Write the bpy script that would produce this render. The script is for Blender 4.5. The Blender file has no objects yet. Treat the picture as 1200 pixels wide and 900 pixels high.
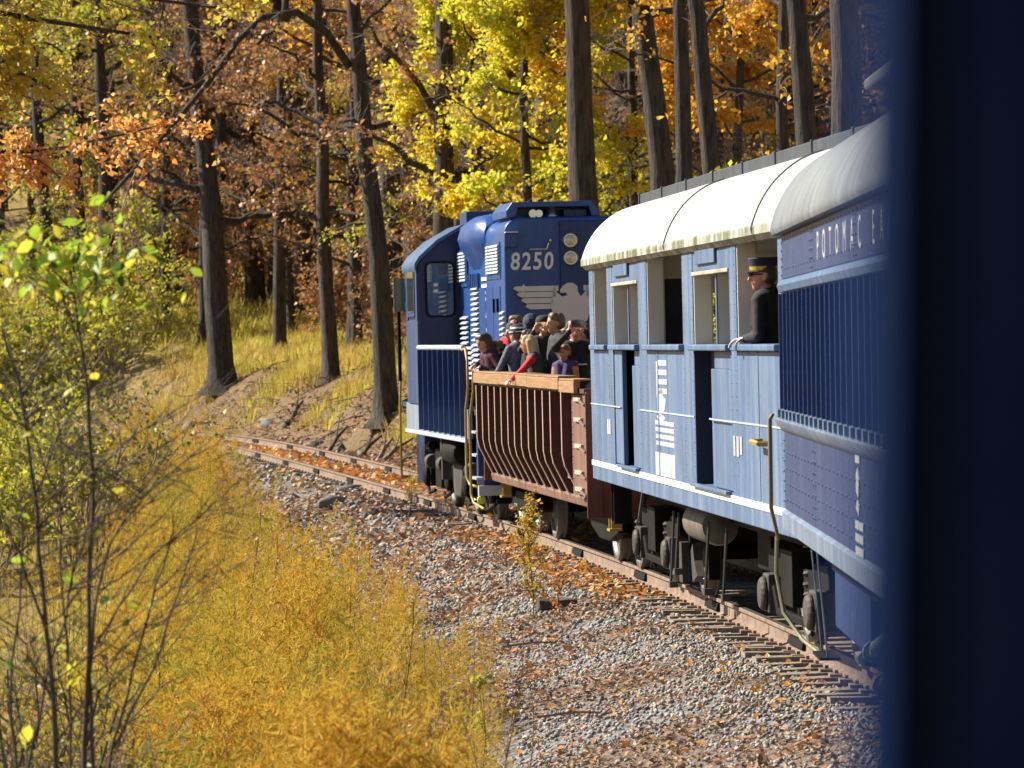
import bpy, bmesh, math, random
import numpy as np
from mathutils import Vector, Matrix, Euler

scene = bpy.context.scene
COL = scene.collection
PI = math.pi
rad = math.radians

# ------------------------------------------------------------------ camera
EYE = 2.499
cam_data = bpy.data.cameras.new('camera')
cam_data.sensor_width = 36.0
cam_data.lens = 144.0
cam_data.clip_start = 0.1
cam_data.clip_end = 3000.0
cam_data.dof.use_dof = True
cam_data.dof.focus_distance = 41.0
cam_data.dof.aperture_fstop = 6.2
cam = bpy.data.objects.new('camera', cam_data)
COL.objects.link(cam)
cam.location = (0, 0, EYE)
cam.rotation_euler = (rad(90 - 0.531), 0, 0)
scene.camera = cam

# ------------------------------------------------------------------ sky, sun, exposure
SUN_EL, SUN_AZ = rad(36), rad(23)          # sun stands to the left and this far ahead of square-left
sun_dir = Vector((-math.cos(SUN_AZ) * math.cos(SUN_EL), math.sin(SUN_AZ) * math.cos(SUN_EL), math.sin(SUN_EL)))
world = bpy.data.worlds.new('World')
scene.world = world
world.use_nodes = True
nt = world.node_tree
bg = nt.nodes['Background']
sky = nt.nodes.new('ShaderNodeTexSky')
sky.sky_type = 'NISHITA'
sky.sun_disc = False
sky.sun_elevation = SUN_EL
sky.sun_rotation = math.atan2(sun_dir.x, sun_dir.y)
sky.air_density = 1.0
sky.dust_density = 0.6
nt.links.new(sky.outputs[0], bg.inputs[0])
bg.inputs[1].default_value = 0.055
sd = bpy.data.lights.new('sun', 'SUN')
sd.energy = 5.0
sd.angle = rad(0.55)
sd.color = (1.0, 0.92, 0.77)
so = bpy.data.objects.new('sun', sd)
COL.objects.link(so)
so.rotation_euler = (-sun_dir).to_track_quat('-Z', 'Y').to_euler()
scene.view_settings.view_transform = 'Standard'
scene.view_settings.look = 'None'
scene.view_settings.exposure = 1.18
scene.view_settings.gamma = 1.0
scene.cycles.max_bounces = 6
scene.cycles.diffuse_bounces = 3
scene.cycles.transmission_bounces = 4
scene.cycles.transparent_max_bounces = 6
scene.cycles.caustics_reflective = False
scene.cycles.caustics_refractive = False

rng = np.random.default_rng(7)
random.seed(7)

# ------------------------------------------------------------------ helpers
def link(o, parent=None):
    COL.objects.link(o)
    if parent is not None:
        o.parent = parent
    return o

def tag(o, label=None, cat=None, group=None, kind=None):
    if label: o['label'] = label
    if cat: o['category'] = cat
    if group: o['group'] = group
    if kind: o['kind'] = kind
    return o

def empty(name, loc=(0, 0, 0), rot=(0, 0, 0)):
    o = bpy.data.objects.new(name, None)
    o.empty_display_size = 0.3
    o.location = loc
    o.rotation_euler = rot
    return link(o)

def copy_tree(o, parent=None):
    c = o.copy()
    COL.objects.link(c)
    if parent is not None: c.parent = parent
    for ch in list(o.children):
        copy_tree(ch, c)
    return c

def mesh_np(name, V, F, mats=(), mi=None, smooth=False, parent=None):
    """V (N,3), F (M,k) with k = 3 or 4"""
    V = np.asarray(V, np.float32); F = np.asarray(F, np.int32)
    me = bpy.data.meshes.new(name)
    n, k = F.shape
    me.vertices.add(len(V)); me.vertices.foreach_set('co', V.ravel())
    me.loops.add(n * k); me.loops.foreach_set('vertex_index', F.ravel())
    me.polygons.add(n)
    me.polygons.foreach_set('loop_start', np.arange(0, n * k, k, dtype=np.int32))
    me.polygons.foreach_set('loop_total', np.full(n, k, np.int32))
    if mi is not None: me.polygons.foreach_set('material_index', np.asarray(mi, np.int32))
    if smooth: me.polygons.foreach_set('use_smooth', np.ones(n, bool))
    for m in mats: me.materials.append(m)
    me.update(calc_edges=True); me.validate()
    return link(bpy.data.objects.new(name, me), parent)

class MB:
    def __init__(s): s.v = []; s.f = []; s.m = []
    def add(s, vs, fs, mi=0):
        b = len(s.v)
        s.v.extend([tuple(float(c) for c in p) for p in vs])
        s.f.extend([tuple(int(i) + b for i in f) for f in fs]); s.m.extend([mi] * len(fs)); return s
    def box(s, x0, x1, y0, y1, z0, z1, mi=0):
        x0, x1 = min(x0, x1), max(x0, x1); y0, y1 = min(y0, y1), max(y0, y1); z0, z1 = min(z0, z1), max(z0, z1)
        v = [(x0, y0, z0), (x1, y0, z0), (x1, y1, z0), (x0, y1, z0), (x0, y0, z1), (x1, y0, z1), (x1, y1, z1), (x0, y1, z1)]
        return s.add(v, [(0, 3, 2, 1), (4, 5, 6, 7), (0, 1, 5, 4), (1, 2, 6, 5), (2, 3, 7, 6), (3, 0, 4, 7)], mi)
    def _prism(s, A, B, mi, caps):
        n = len(A); f = [(i, (i + 1) % n, n + (i + 1) % n, n + i) for i in range(n)]
        if caps: f += [tuple(range(n - 1, -1, -1)), tuple(range(n, 2 * n))]
        return s.add(A + B, f, mi)
    def prism_x(s, yz, x0, x1, mi=0, caps=True):
        return s._prism([(x0, y, z) for y, z in yz], [(x1, y, z) for y, z in yz], mi, caps)
    def prism_y(s, xz, y0, y1, mi=0, caps=True):
        return s._prism([(x, y0, z) for x, z in xz], [(x, y1, z) for x, z in xz], mi, caps)
    def prism_z(s, xy, z0, z1, mi=0, caps=True):
        return s._prism([(x, y, z0) for x, y in xy], [(x, y, z1) for x, y in xy], mi, caps)
    def tube(s, pts, r, n=8, mi=0, caps=True):
        pts = [Vector(p) for p in pts]
        rs = r if hasattr(r, '__len__') else [r] * len(pts)
        t0 = (pts[1] - pts[0]).normalized()
        u = t0.orthogonal().normalized(); V = []
        for i, p in enumerate(pts):
            a = pts[max(i - 1, 0)]; b = pts[min(i + 1, len(pts) - 1)]
            t = (b - a)
            t = t.normalized() if t.length > 1e-9 else t0
            u = (u - t * u.dot(t)).normalized(); w = t.cross(u)
            for k in range(n):
                c = 2 * PI * k / n
                V.append(p + (u * math.cos(c) + w * math.sin(c)) * rs[i])
        F = [(i * n + k, i * n + (k + 1) % n, (i + 1) * n + (k + 1) % n, (i + 1) * n + k) for i in range(len(pts) - 1) for k in range(n)]
        if caps: F += [tuple(range(n - 1, -1, -1)), tuple(range((len(pts) - 1) * n, len(pts) * n))]
        return s.add(V, F, mi)
    def cyl(s, p0, p1, r0, r1=None, n=16, mi=0):
        return s.tube([p0, p1], [r0, r0 if r1 is None else r1], n, mi)
    def lathe(s, prof, c=(0, 0, 0), axis='z', n=20, mi=0):
        V = []
        for r, h in prof:
            for k in range(n):
                a = 2 * PI * k / n; x, y = r * math.cos(a), r * math.sin(a)
                if axis == 'z': V.append((c[0] + x, c[1] + y, c[2] + h))
                elif axis == 'y': V.append((c[0] + y, c[1] + h, c[2] + x))
                else: V.append((c[0] + h, c[1] + x, c[2] + y))
        m = len(prof)
        F = [(i * n + k, i * n + (k + 1) % n, (i + 1) * n + (k + 1) % n, (i + 1) * n + k) for i in range(m - 1) for k in range(n)]
        F += [tuple(range(n - 1, -1, -1)), tuple(range((m - 1) * n, m * n))]
        return s.add(V, F, mi)
    def build(s, name, mats, parent=None, smooth=None, bevel=0, seg=2):
        me = bpy.data.meshes.new(name)
        me.from_pydata(s.v, [], s.f)
        if not isinstance(mats, (list, tuple)): mats = [mats]
        for m in mats: me.materials.append(m)
        me.polygons.foreach_set('material_index', np.array(s.m, np.int32))
        bm = bmesh.new(); bm.from_mesh(me); bmesh.ops.recalc_face_normals(bm, faces=bm.faces); bm.to_mesh(me); bm.free()
        if smooth is not None:
            me.polygons.foreach_set('use_smooth', np.ones(len(me.polygons), bool))
            me.set_sharp_from_angle(angle=rad(smooth))
        me.update()
        o = link(bpy.data.objects.new(name, me), parent)
        if bevel:
            b = o.modifiers.new('bevel', 'BEVEL'); b.width = bevel; b.segments = seg; b.limit_method = 'ANGLE'; b.angle_limit = rad(40)
        return o

# value noise on arrays -------------------------------------------------
_lat = np.random.default_rng(3).random((256, 256)).astype(np.float32)
def vnoise(x, y, s=1.0):
    x = np.asarray(x, float) / s; y = np.asarray(y, float) / s
    xi = np.floor(x).astype(int); yi = np.floor(y).astype(int); fx = x - xi; fy = y - yi
    fx = fx * fx * (3 - 2 * fx); fy = fy * fy * (3 - 2 * fy)
    g = lambda a, b: _lat[a & 255, b & 255]
    return (g(xi, yi) * (1 - fx) * (1 - fy) + g(xi + 1, yi) * fx * (1 - fy) + g(xi, yi + 1) * (1 - fx) * fy + g(xi + 1, yi + 1) * fx * fy) * 2 - 1

# ------------------------------------------------------------------ materials
def new_mat(name):
    m = bpy.data.materials.new(name); m.use_nodes = True
    n = m.node_tree; b = n.nodes['Principled BSDF']
    return m, n, b

def nd(n, t, **kw):
    x = n.nodes.new(t)
    for k, v in kw.items(): setattr(x, k, v)
    return x

def ramp(n, fac, stops):
    r = nd(n, 'ShaderNodeValToRGB'); cr = r.color_ramp
    while len(cr.elements) < len(stops): cr.elements.new(0.5)
    for e, (p, c) in zip(cr.elements, stops):
        e.position = p; e.color = (c[0], c[1], c[2], 1) if hasattr(c, '__len__') else (c, c, c, 1)
    n.links.new(fac, r.inputs[0]); return r.outputs[0]

def mix(n, fac, a, b, mode='MIX'):
    x = nd(n, 'ShaderNodeMix', data_type='RGBA', blend_type=mode)
    for s, v in ((0, fac), (6, a), (7, b)):
        if isinstance(v, (int, float)): x.inputs[s].default_value = v
        elif isinstance(v, tuple): x.inputs[s].default_value = (v[0], v[1], v[2], 1)
        else: n.links.new(v, x.inputs[s])
    return x.outputs[2]

def noise(n, scale, detail=4, rough=0.6, vec=None, stretch=None):
    t = nd(n, 'ShaderNodeTexNoise'); t.inputs['Scale'].default_value = scale
    t.inputs['Detail'].default_value = detail; t.inputs['Roughness'].default_value = rough
    if vec is None:
        tc = nd(n, 'ShaderNodeTexCoord'); vec = tc.outputs['Object']
    if stretch:
        mp = nd(n, 'ShaderNodeMapping'); mp.inputs['Scale'].default_value = stretch
        n.links.new(vec, mp.inputs[0]); vec = mp.outputs[0]
    n.links.new(vec, t.inputs['Vector']); return t.outputs[0]

def bump(n, b, h, strength=0.3, dist=0.02):
    x = nd(n, 'ShaderNodeBump'); x.inputs['Strength'].default_value = strength; x.inputs['Distance'].default_value = dist
    n.links.new(h, x.inputs['Height']); n.links.new(x.outputs[0], b.inputs['Normal'])

def paint(name, base, worn=None, dirt=(0.06, 0.05, 0.04), rough=0.45, streak=0.5, dirt_amt=0.35, metal=0.0, bumpk=0.15, grain=18, coat=0.0, spec=0.5):
    m, n, b = new_mat(name); b.inputs['Specular IOR Level'].default_value = spec
    worn = worn or tuple(min(1, c * 1.5 + 0.03) for c in base)
    s1 = noise(n, 1.0, 5, 0.65, stretch=(4.5, 4.5, 0.35))
    s2 = noise(n, grain, 5, 0.7)
    s3 = noise(n, 1.6, 4, 0.6)
    c = mix(n, ramp(n, s1, [(0.42, 0.0), (0.68, streak)]), base, worn)
    c = mix(n, ramp(n, s3, [(0.45, 0.0), (0.75, dirt_amt)]), c, tuple(0.45 * x + 0.55 * d for x, d in zip(base, dirt)))
    c = mix(n, ramp(n, s2, [(0.58, 0.0), (0.78, dirt_amt * 0.7)]), c, dirt)
    n.links.new(c, b.inputs['Base Color'])
    n.links.new(ramp(n, s2, [(0.3, max(0.05, rough - 0.12)), (0.8, min(1, rough + 0.2))]), b.inputs['Roughness'])
    b.inputs['Metallic'].default_value = metal
    if coat: b.inputs['Coat Weight'].default_value = coat; b.inputs['Coat Roughness'].default_value = 0.12
    bump(n, b, s2, bumpk, 0.004)
    return m

def plain(name, base, rough=0.6, var=0.25, scale=12, metal=0.0, bumpk=0.2):
    m, n, b = new_mat(name)
    s = noise(n, scale, 5, 0.65)
    lo = tuple(c * (1 - var) for c in base); hi = tuple(min(1, c * (1 + var)) for c in base)
    n.links.new(ramp(n, s, [(0.3, lo), (0.7, hi)]), b.inputs['Base Color'])
    b.inputs['Roughness'].default_value = rough; b.inputs['Metallic'].default_value = metal
    if bumpk: bump(n, b, s, bumpk, 0.01)
    return m

def leafy(name, stops, trans=0.45, rough=0.5, patch=None, spec=0.3):
    """leaf colours vary by leaf; light passes through"""
    m, n, b = new_mat(name)
    g = nd(n, 'ShaderNodeNewGeometry')
    c = ramp(n, g.outputs['Random Per Island'], stops)
    if patch:
        pn = noise(n, patch[0], 3, 0.6, vec=g.outputs['Position'])
        c = mix(n, ramp(n, pn, [(0.42, 0.0), (0.60, patch[2])]), c, patch[1])
    if name == 'golden_weed':
        p2 = noise(n, 1.15, 3, 0.6, vec=g.outputs['Position'])
        c = mix(n, ramp(n, p2, [(0.52, 0.0), (0.70, 0.5)]), c, (0.34, 0.18, 0.045))
    n.links.new(c, b.inputs['Base Color']); b.inputs['Roughness'].default_value = rough
    b.inputs['Specular IOR Level'].default_value = spec
    t = nd(n, 'ShaderNodeBsdfTranslucent'); n.links.new(c, t.inputs[0])
    ms = nd(n, 'ShaderNodeMixShader'); ms.inputs[0].default_value = trans
    out = n.nodes['Material Output']
    n.links.new(b.outputs[0], ms.inputs[1]); n.links.new(t.outputs[0], ms.inputs[2]); n.links.new(ms.outputs[0], out.inputs[0])
    return m

M = {}
M['coach_blue'] = paint('faded_blue_paint', (0.066, 0.122, 0.245), (0.22, 0.285, 0.365), (0.05, 0.062, 0.075), 0.5, 0.55, 0.7)
M['coach_white'] = paint('old_white_paint', (0.72, 0.72, 0.66), (0.80, 0.80, 0.76), (0.30, 0.30, 0.20), 0.55, 0.5, 0.35)
M['trim_cream'] = paint('mossy_cream_paint', (0.36, 0.355, 0.26), (0.52, 0.52, 0.44), (0.09, 0.10, 0.03), 0.6, 0.7, 0.95)
M['beige'] = paint('beige_inside_paint', (0.62, 0.57, 0.48), (0.70, 0.66, 0.58), (0.35, 0.30, 0.24), 0.6, 0.4, 0.15)
M['shade_navy'] = paint('inside_shade_navy', (0.012, 0.018, 0.05), (0.02, 0.03, 0.07), (0.01, 0.01, 0.01), 0.6, 0.3, 0.2)  # navy that stands for the shade inside the coach
M['navy'] = paint('navy_paint', (0.003, 0.030, 0.135), (0.014, 0.07, 0.21), (0.006, 0.014, 0.03), 0.42, 0.4, 0.3)
M['navy_plate'] = paint('worn_navy_plate', (0.013, 0.034, 0.118), (0.042, 0.074, 0.17), (0.02, 0.024, 0.05), 0.42, 0.6, 0.3)
M['loco_blue'] = paint('loco_blue_paint', (0.002, 0.045, 0.215), (0.012, 0.098, 0.31), (0.008, 0.018, 0.05), 0.36, 0.4, 0.2, coat=0.15)
M['loco_grey'] = paint('pale_grey_paint', (0.36, 0.42, 0.50), (0.50, 0.54, 0.60), (0.2, 0.2, 0.2), 0.5, 0.5, 0.4)
M['roof_grey'] = paint('grey_roof_paint', (0.115, 0.13, 0.15), (0.21, 0.225, 0.24), (0.055, 0.06, 0.06), 0.65, 0.7, 0.6)
M['dark_grey'] = paint('dark_grey_metal', (0.032, 0.040, 0.056), (0.07, 0.08, 0.095), (0.02, 0.02, 0.02), 0.5, 0.5, 0.4)
M['black'] = paint('black_greasy_iron', (0.006, 0.006, 0.006), (0.018, 0.017, 0.016), (0.026, 0.020, 0.014), 0.7, 0.5, 0.5, spec=0.12)
M['iron_lt'] = paint('dusty_iron', (0.05, 0.047, 0.044), (0.12, 0.11, 0.10), (0.03, 0.022, 0.015), 0.65, 0.5, 0.5, spec=0.2)
M['wheel'] = paint('wheel_steel', (0.10, 0.095, 0.09), (0.2, 0.19, 0.18), (0.05, 0.04, 0.03), 0.5, 0.4, 0.5, metal=0.3)
M['oxide'] = paint('brown_oxide_paint', (0.080, 0.022, 0.016), (0.14, 0.042, 0.028), (0.035, 0.014, 0.01), 0.55, 0.5, 0.4)
M['oxide_lt'] = paint('sunlit_oxide_plate', (0.135, 0.06, 0.042), (0.26, 0.16, 0.115), (0.06, 0.03, 0.02), 0.6, 0.8, 0.5)  # paler oxide: sunlight on the corner plate put into the colour
M['edge_lit'] = paint('sunlit_rib_edge', (0.42, 0.30, 0.24), (0.6, 0.5, 0.42), (0.12, 0.06, 0.04), 0.5, 0.6, 0.4)  # sunlight on the rib edges put into a pale colour; latches share it
M['yellow'] = paint('yellow_paint', (0.36, 0.22, 0.03), (0.46, 0.34, 0.09), (0.08, 0.055, 0.02), 0.5, 0.5, 0.6)
M['ochre'] = paint('ochre_hose', (0.12, 0.065, 0.022), (0.20, 0.125, 0.05), (0.1, 0.07, 0.03), 0.6, 0.5, 0.3)
M['hose'] = paint('pale_yellow_hose', (0.20, 0.19, 0.10), (0.28, 0.28, 0.17), (0.1, 0.1, 0.05), 0.6, 0.4, 0.4)
M['white'] = paint('white_lettering', (0.78, 0.78, 0.76), (0.82, 0.82, 0.80), (0.45, 0.43, 0.42), 0.5, 0.4, 0.35)
M['emblem'] = paint('worn_white_emblem', (0.42, 0.44, 0.46), (0.60, 0.60, 0.60), (0.12, 0.15, 0.24), 0.5, 0.7, 0.95)
M['chrome'] = plain('polished_steel', (0.7, 0.7, 0.7), 0.2, 0.1, 10, 0.9, 0)
M['lens'] = plain('headlight_lens', (0.62, 0.55, 0.38), 0.12, 0.3, 30, 0.3, 0.3)
M['rust'] = plain('rail_rust', (0.20, 0.138, 0.10), 0.75, 0.4, 6)
M['railtop'] = plain('rail_running_top', (0.36, 0.34, 0.32), 0.28, 0.2, 20, 0.8, 0)

def wood_mat(name, lo, hi, stretch, rough=0.75):
    m, n, b = new_mat(name)
    s = noise(n, 3.0, 6, 0.7, stretch=stretch)
    k = nd(n, 'ShaderNodeNewGeometry').outputs['Random Per Island']
    c = ramp(n, s, [(0.3, lo), (0.7, hi)])
    n.links.new(c, b.inputs['Base Color']); b.inputs['Roughness'].default_value = rough
    bump(n, b, s, 0.5, 0.02); return m
M['board'] = wood_mat('new_board_wood', (0.20, 0.10, 0.043), (0.36, 0.21, 0.095), (0.6, 9, 9), 0.6)
M['sleeper'] = wood_mat('grey_sleeper_wood', (0.11, 0.085, 0.068), (0.32, 0.26, 0.205), (8, 0.5, 8))
M['deadwood'] = wood_mat('dead_wood', (0.10, 0.07, 0.05), (0.25, 0.19, 0.14), (1, 6, 6))

def glass_mat(name, col=(0.02, 0.03, 0.04), rough=0.05):
    m, n, b = new_mat(name)
    s = noise(n, 2.5, 3, 0.5)
    n.links.new(ramp(n, s, [(0.3, tuple(c * .6 for c in col)), (0.7, col)]), b.inputs['Base Color'])
    b.inputs['Roughness'].default_value = rough; b.inputs['Specular IOR Level'].default_value = 0.9
    b.inputs['Coat Weight'].default_value = 1.0; b.inputs['Coat Roughness'].default_value = 0.03
    return m
M['glass'] = glass_mat('dark_window_glass')
M['green_glass'] = glass_mat('green_tinted_glass', (0.05, 0.08, 0.03), 0.2)

def bark_mat(name, lo, hi):
    m, n, b = new_mat(name)
    s = noise(n, 1.0, 6, 0.7, stretch=(14, 14, 2.2))
    s2 = noise(n, 1.3, 3, 0.6)
    c = ramp(n, s, [(0.40, lo), (0.60, hi)])
    c = mix(n, ramp(n, s2, [(0.5, 0.0), (0.75, 0.45)]), c, (0.07, 0.07, 0.055))
    n.links.new(c, b.inputs['Base Color']); b.inputs['Roughness'].default_value = 0.9
    bump(n, b, s, 1.0, 0.12); return m
M['bark'] = bark_mat('dark_bark', (0.024, 0.018, 0.015), (0.095, 0.074, 0.060))
M['bark_brown'] = bark_mat('brown_bark', (0.034, 0.023, 0.017), (0.12, 0.085, 0.06))
M['twig'] = plain('grey_twigs', (0.24, 0.19, 0.16), 0.85, 0.4, 3, 0, 0)
M['twig_dark'] = plain('dark_twigs', (0.075, 0.055, 0.045), 0.85, 0.4, 3, 0, 0)
M['stalk'] = plain('brown_stalk', (0.16, 0.09, 0.055), 0.85, 0.4, 6, 0, 0)

M['leaf_yellow'] = leafy('yellow_leaves', [(0, (0.60, 0.48, 0.03)), (0.35, (0.82, 0.62, 0.04)), (0.7, (0.80, 0.70, 0.08)), (1, (0.84, 0.50, 0.05))], 0.55, patch=(0.55, (0.56, 0.62, 0.06), 0.7))
M['leaf_amber'] = leafy('amber_leaves', [(0, (0.76, 0.36, 0.04)), (0.4, (0.82, 0.48, 0.04)), (0.75, (0.80, 0.58, 0.08)), (1, (0.60, 0.24, 0.04))], 0.5, patch=(0.6, (0.74, 0.32, 0.04), 0.5))
M['leaf_orange'] = leafy('orange_leaves', [(0, (0.74, 0.30, 0.06)), (0.4, (0.84, 0.42, 0.09)), (0.75, (0.84, 0.56, 0.22)), (1, (0.56, 0.20, 0.07))], 0.5)
M['leaf_olive'] = leafy('olive_yellow_leaves', [(0, (0.56, 0.54, 0.06)), (0.4, (0.76, 0.66, 0.08)), (0.75, (0.55, 0.43, 0.07)), (1, (0.80, 0.54, 0.09))], 0.52, patch=(0.8, (0.5, 0.25, 0.04), 0.6))
M['leaf_lime'] = leafy('lime_leaves', [(0, (0.46, 0.55, 0.03)), (0.5, (0.66, 0.66, 0.05)), (1, (0.74, 0.64, 0.06))], 0.5)
M['leaf_russet'] = leafy('russet_leaves', [(0, (0.22, 0.115, 0.07)), (0.4, (0.36, 0.185, 0.09)), (0.75, (0.44, 0.25, 0.10)), (1, (0.28, 0.22, 0.09))], 0.35, patch=(0.4, (0.60, 0.28, 0.06), 0.6))
M['leaf_green'] = leafy('yellow_green_leaves', [(0, (0.26, 0.32, 0.03)), (0.5, (0.46, 0.44, 0.05)), (1, (0.58, 0.48, 0.07))], 0.5)
M['leaf_scrub'] = leafy('scrub_leaves', [(0, (0.16, 0.17, 0.04)), (0.4, (0.30, 0.28, 0.05)), (0.8, (0.40, 0.31, 0.05)), (1, (0.30, 0.17, 0.06))], 0.4, patch=(0.35, (0.34, 0.36, 0.06), 0.5))
M['weed'] = leafy('golden_weed', [(0, (0.44, 0.23, 0.03)), (0.35, (0.60, 0.36, 0.04)), (0.7, (0.68, 0.46, 0.08)), (1, (0.52, 0.36, 0.05))], 0.35, rough=0.7, patch=(0.42, (0.36, 0.36, 0.05), 0.7), spec=0.1)
M['grass'] = leafy('dry_grass', [(0, (0.42, 0.33, 0.07)), (0.4, (0.58, 0.46, 0.10)), (0.75, (0.60, 0.43, 0.18)), (1, (0.46, 0.28, 0.12))], 0.4, rough=0.7, patch=(0.25, (0.55, 0.52, 0.08), 0.7), spec=0.1)
M['litter'] = leafy('fallen_leaves', [(0, (0.12, 0.065, 0.04)), (0.25, (0.27, 0.165, 0.11)), (0.5, (0.40, 0.285, 0.20)), (0.75, (0.33, 0.18, 0.10)), (0.95, (0.46, 0.22, 0.07)), (1, (0.60, 0.26, 0.04))], 0.15, rough=0.6)
M['litter_orange'] = leafy('fresh_fallen_leaves', [(0, (0.50, 0.20, 0.05)), (0.5, (0.62, 0.26, 0.04)), (1, (0.55, 0.33, 0.14))], 0.2, rough=0.5)

def stone_mat(name):
    m, n, b = new_mat(name)
    k = nd(n, 'ShaderNodeNewGeometry').outputs['Random Per Island']
    c = ramp(n, k, [(0, (0.13, 0.115, 0.10)), (0.4, (0.27, 0.25, 0.23)), (0.65, (0.41, 0.385, 0.36)), (0.86, (0.33, 0.24, 0.17)), (1, (0.56, 0.53, 0.49))])
    s = noise(n, 40, 4, 0.7)
    c = mix(n, ramp(n, s, [(0.4, 0.0), (0.75, 0.4)]), c, (0.14, 0.13, 0.12))
    n.links.new(c, b.inputs['Base Color']); b.inputs['Roughness'].default_value = 0.85
    return m
M['stone'] = stone_mat('ballast_stone')
M['rock_dull'] = plain('dull_grey_rock', (0.13, 0.125, 0.12), 0.85, 0.5, 5)
M['rock'] = plain('dark_rock', (0.07, 0.075, 0.085), 0.8, 0.5, 5)

def ground_mat():
    m, n, b = new_mat('ground_soil')
    at = nd(n, 'ShaderNodeVertexColor', layer_name='zone')
    sp = nd(n, 'ShaderNodeSeparateColor'); n.links.new(at.outputs[0], sp.inputs[0])
    a = noise(n, 9, 6, 0.75); c2 = noise(n, 1.2, 5, 0.65)
    vo = nd(n, 'ShaderNodeTexVoronoi'); vo.inputs['Scale'].default_value = 15
    tc = nd(n, 'ShaderNodeTexCoord'); n.links.new(tc.outputs['Object'], vo.inputs['Vector'])
    soil = ramp(n, a, [(0.25, (0.06, 0.042, 0.025)), (0.5, (0.17, 0.12, 0.068)), (0.75, (0.30, 0.215, 0.13))])
    soil = mix(n, ramp(n, c2, [(0.42, 0.0), (0.7, 0.5)]), soil, (0.22, 0.13, 0.06))
    vc = nd(n, 'ShaderNodeSeparateColor'); n.links.new(vo.outputs['Color'], vc.inputs[0])
    grav = ramp(n, vc.outputs[0], [(0, (0.10, 0.10, 0.10)), (0.5, (0.22, 0.22, 0.225)), (1, (0.34, 0.335, 0.33))])
    gra = ramp(n, a, [(0.3, (0.17, 0.14, 0.03)), (0.5, (0.32, 0.26, 0.05)), (0.75, (0.42, 0.31, 0.10))])
    c = mix(n, sp.outputs[0], soil, grav)
    c = mix(n, sp.outputs[1], c, gra)
    c = mix(n, sp.outputs[2], c, ramp(n, vc.outputs[1], [(0, (0.30, 0.12, 0.05)), (0.5, (0.48, 0.20, 0.06)), (1, (0.40, 0.24, 0.13))]))
    n.links.new(c, b.inputs['Base Color']); b.inputs['Roughness'].default_value = 0.95
    b.inputs['Specular IOR Level'].default_value = 0.15
    bump(n, b, a, 0.8, 0.08); return m
M['ground'] = ground_mat()
# ------------------------------------------------------------------ track line and lie of the land
_Ys = np.arange(-60.0, 420.0, 0.25)
def _line():
    X = np.zeros_like(_Ys); Hd = np.zeros_like(_Ys)
    for i, y in enumerate(_Ys):
        if y < 31:
            t = max(y, -25) - 31
            X[i] = 3.66 - 0.066 * t - 0.00427 * t * t; Hd[i] = 0.066 + 0.00854 * t
        elif y <= 95:
            t = y - 35
            X[i] = 3.3699 - 0.0782 * t - 0.0015 * t * t + 0.0046 / 600 * t ** 3
            Hd[i] = 0.0782 + 0.003 * t - 0.000023 * t * t
        else:
            Hd[i] = min(0.70, Hd[i - 1] + 0.25 * 0.0046)
            X[i] = X[i - 1] - 0.25 * math.tan(Hd[i])
    return X, Hd
_X, _H = _line()
def track_x(y): return np.interp(y, _Ys, _X)
def track_h(y): return np.interp(y, _Ys, _H)
def track_z(y):
    t = np.clip(np.asarray(y, float) - 35, -40, 70); return -0.002 * t + 0.00005 * t * t
CANT = 0.0228

_pq = np.array([-600, -120, -60, -25, -12, -8, -5.6, -4.4, -3.4, -2.4, -1.75, 1.7, 2.2, 2.7, 3.2, 3.7, 4.3, 5.0, 6.0, 8, 12, 20, 40, 80, 160, 600])
_pz = np.array([-9, -6, -4.0, -2.8, -2.1, -1.75, -1.35, -1.0, -0.70, -0.42, -0.24, -0.235, -0.34, -0.28, 0.05, 0.55, 1.05, 1.42, 1.68, 2.05, 2.9, 5.2, 12, 24, 42, 90])
def ground(x, y, rough=True):
    x = np.asarray(x, float); y = np.asarray(y, float)
    q = (x - track_x(y)) * np.cos(track_h(y))
    z = np.interp(q, _pq, _pz) + track_z(y)
    far = np.clip(y - 128, 0, 400)
    amt = np.clip((y - 128) / 40, 0, 1)
    z = z + far * 0.13 * amt * np.clip((q + 40) / 40 + 0.55, 0.35, 1.0)
    if rough:
        w = np.clip((np.abs(q) - 1.9) / 2.0, 0, 1)
        z = z + w * (0.16 * vnoise(x + 17, y * 0.7, 2.3) + 0.07 * vnoise(x, y + 51, 0.8)) + np.clip((np.abs(q) - 5) / 10, 0, 1) * 0.5 * vnoise(x + 99, y, 9.0)
        z = z + 0.012 * vnoise(x, y, 0.25)
        bk = np.clip((q - 2.4) / .8, 0, 1) * np.clip((7.5 - q) / 2, 0, 1)
        z = z + bk * (0.22 * vnoise(x * .9 + 7, y, 1.15) + 0.07 * np.abs(vnoise(x, y * .6 + 3, 0.9)))
    return z, q

def sight(px, Y):       # world x of something seen px across the photograph, standing Y metres ahead
    return (px - 600.0) * Y / 4800.0

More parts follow.
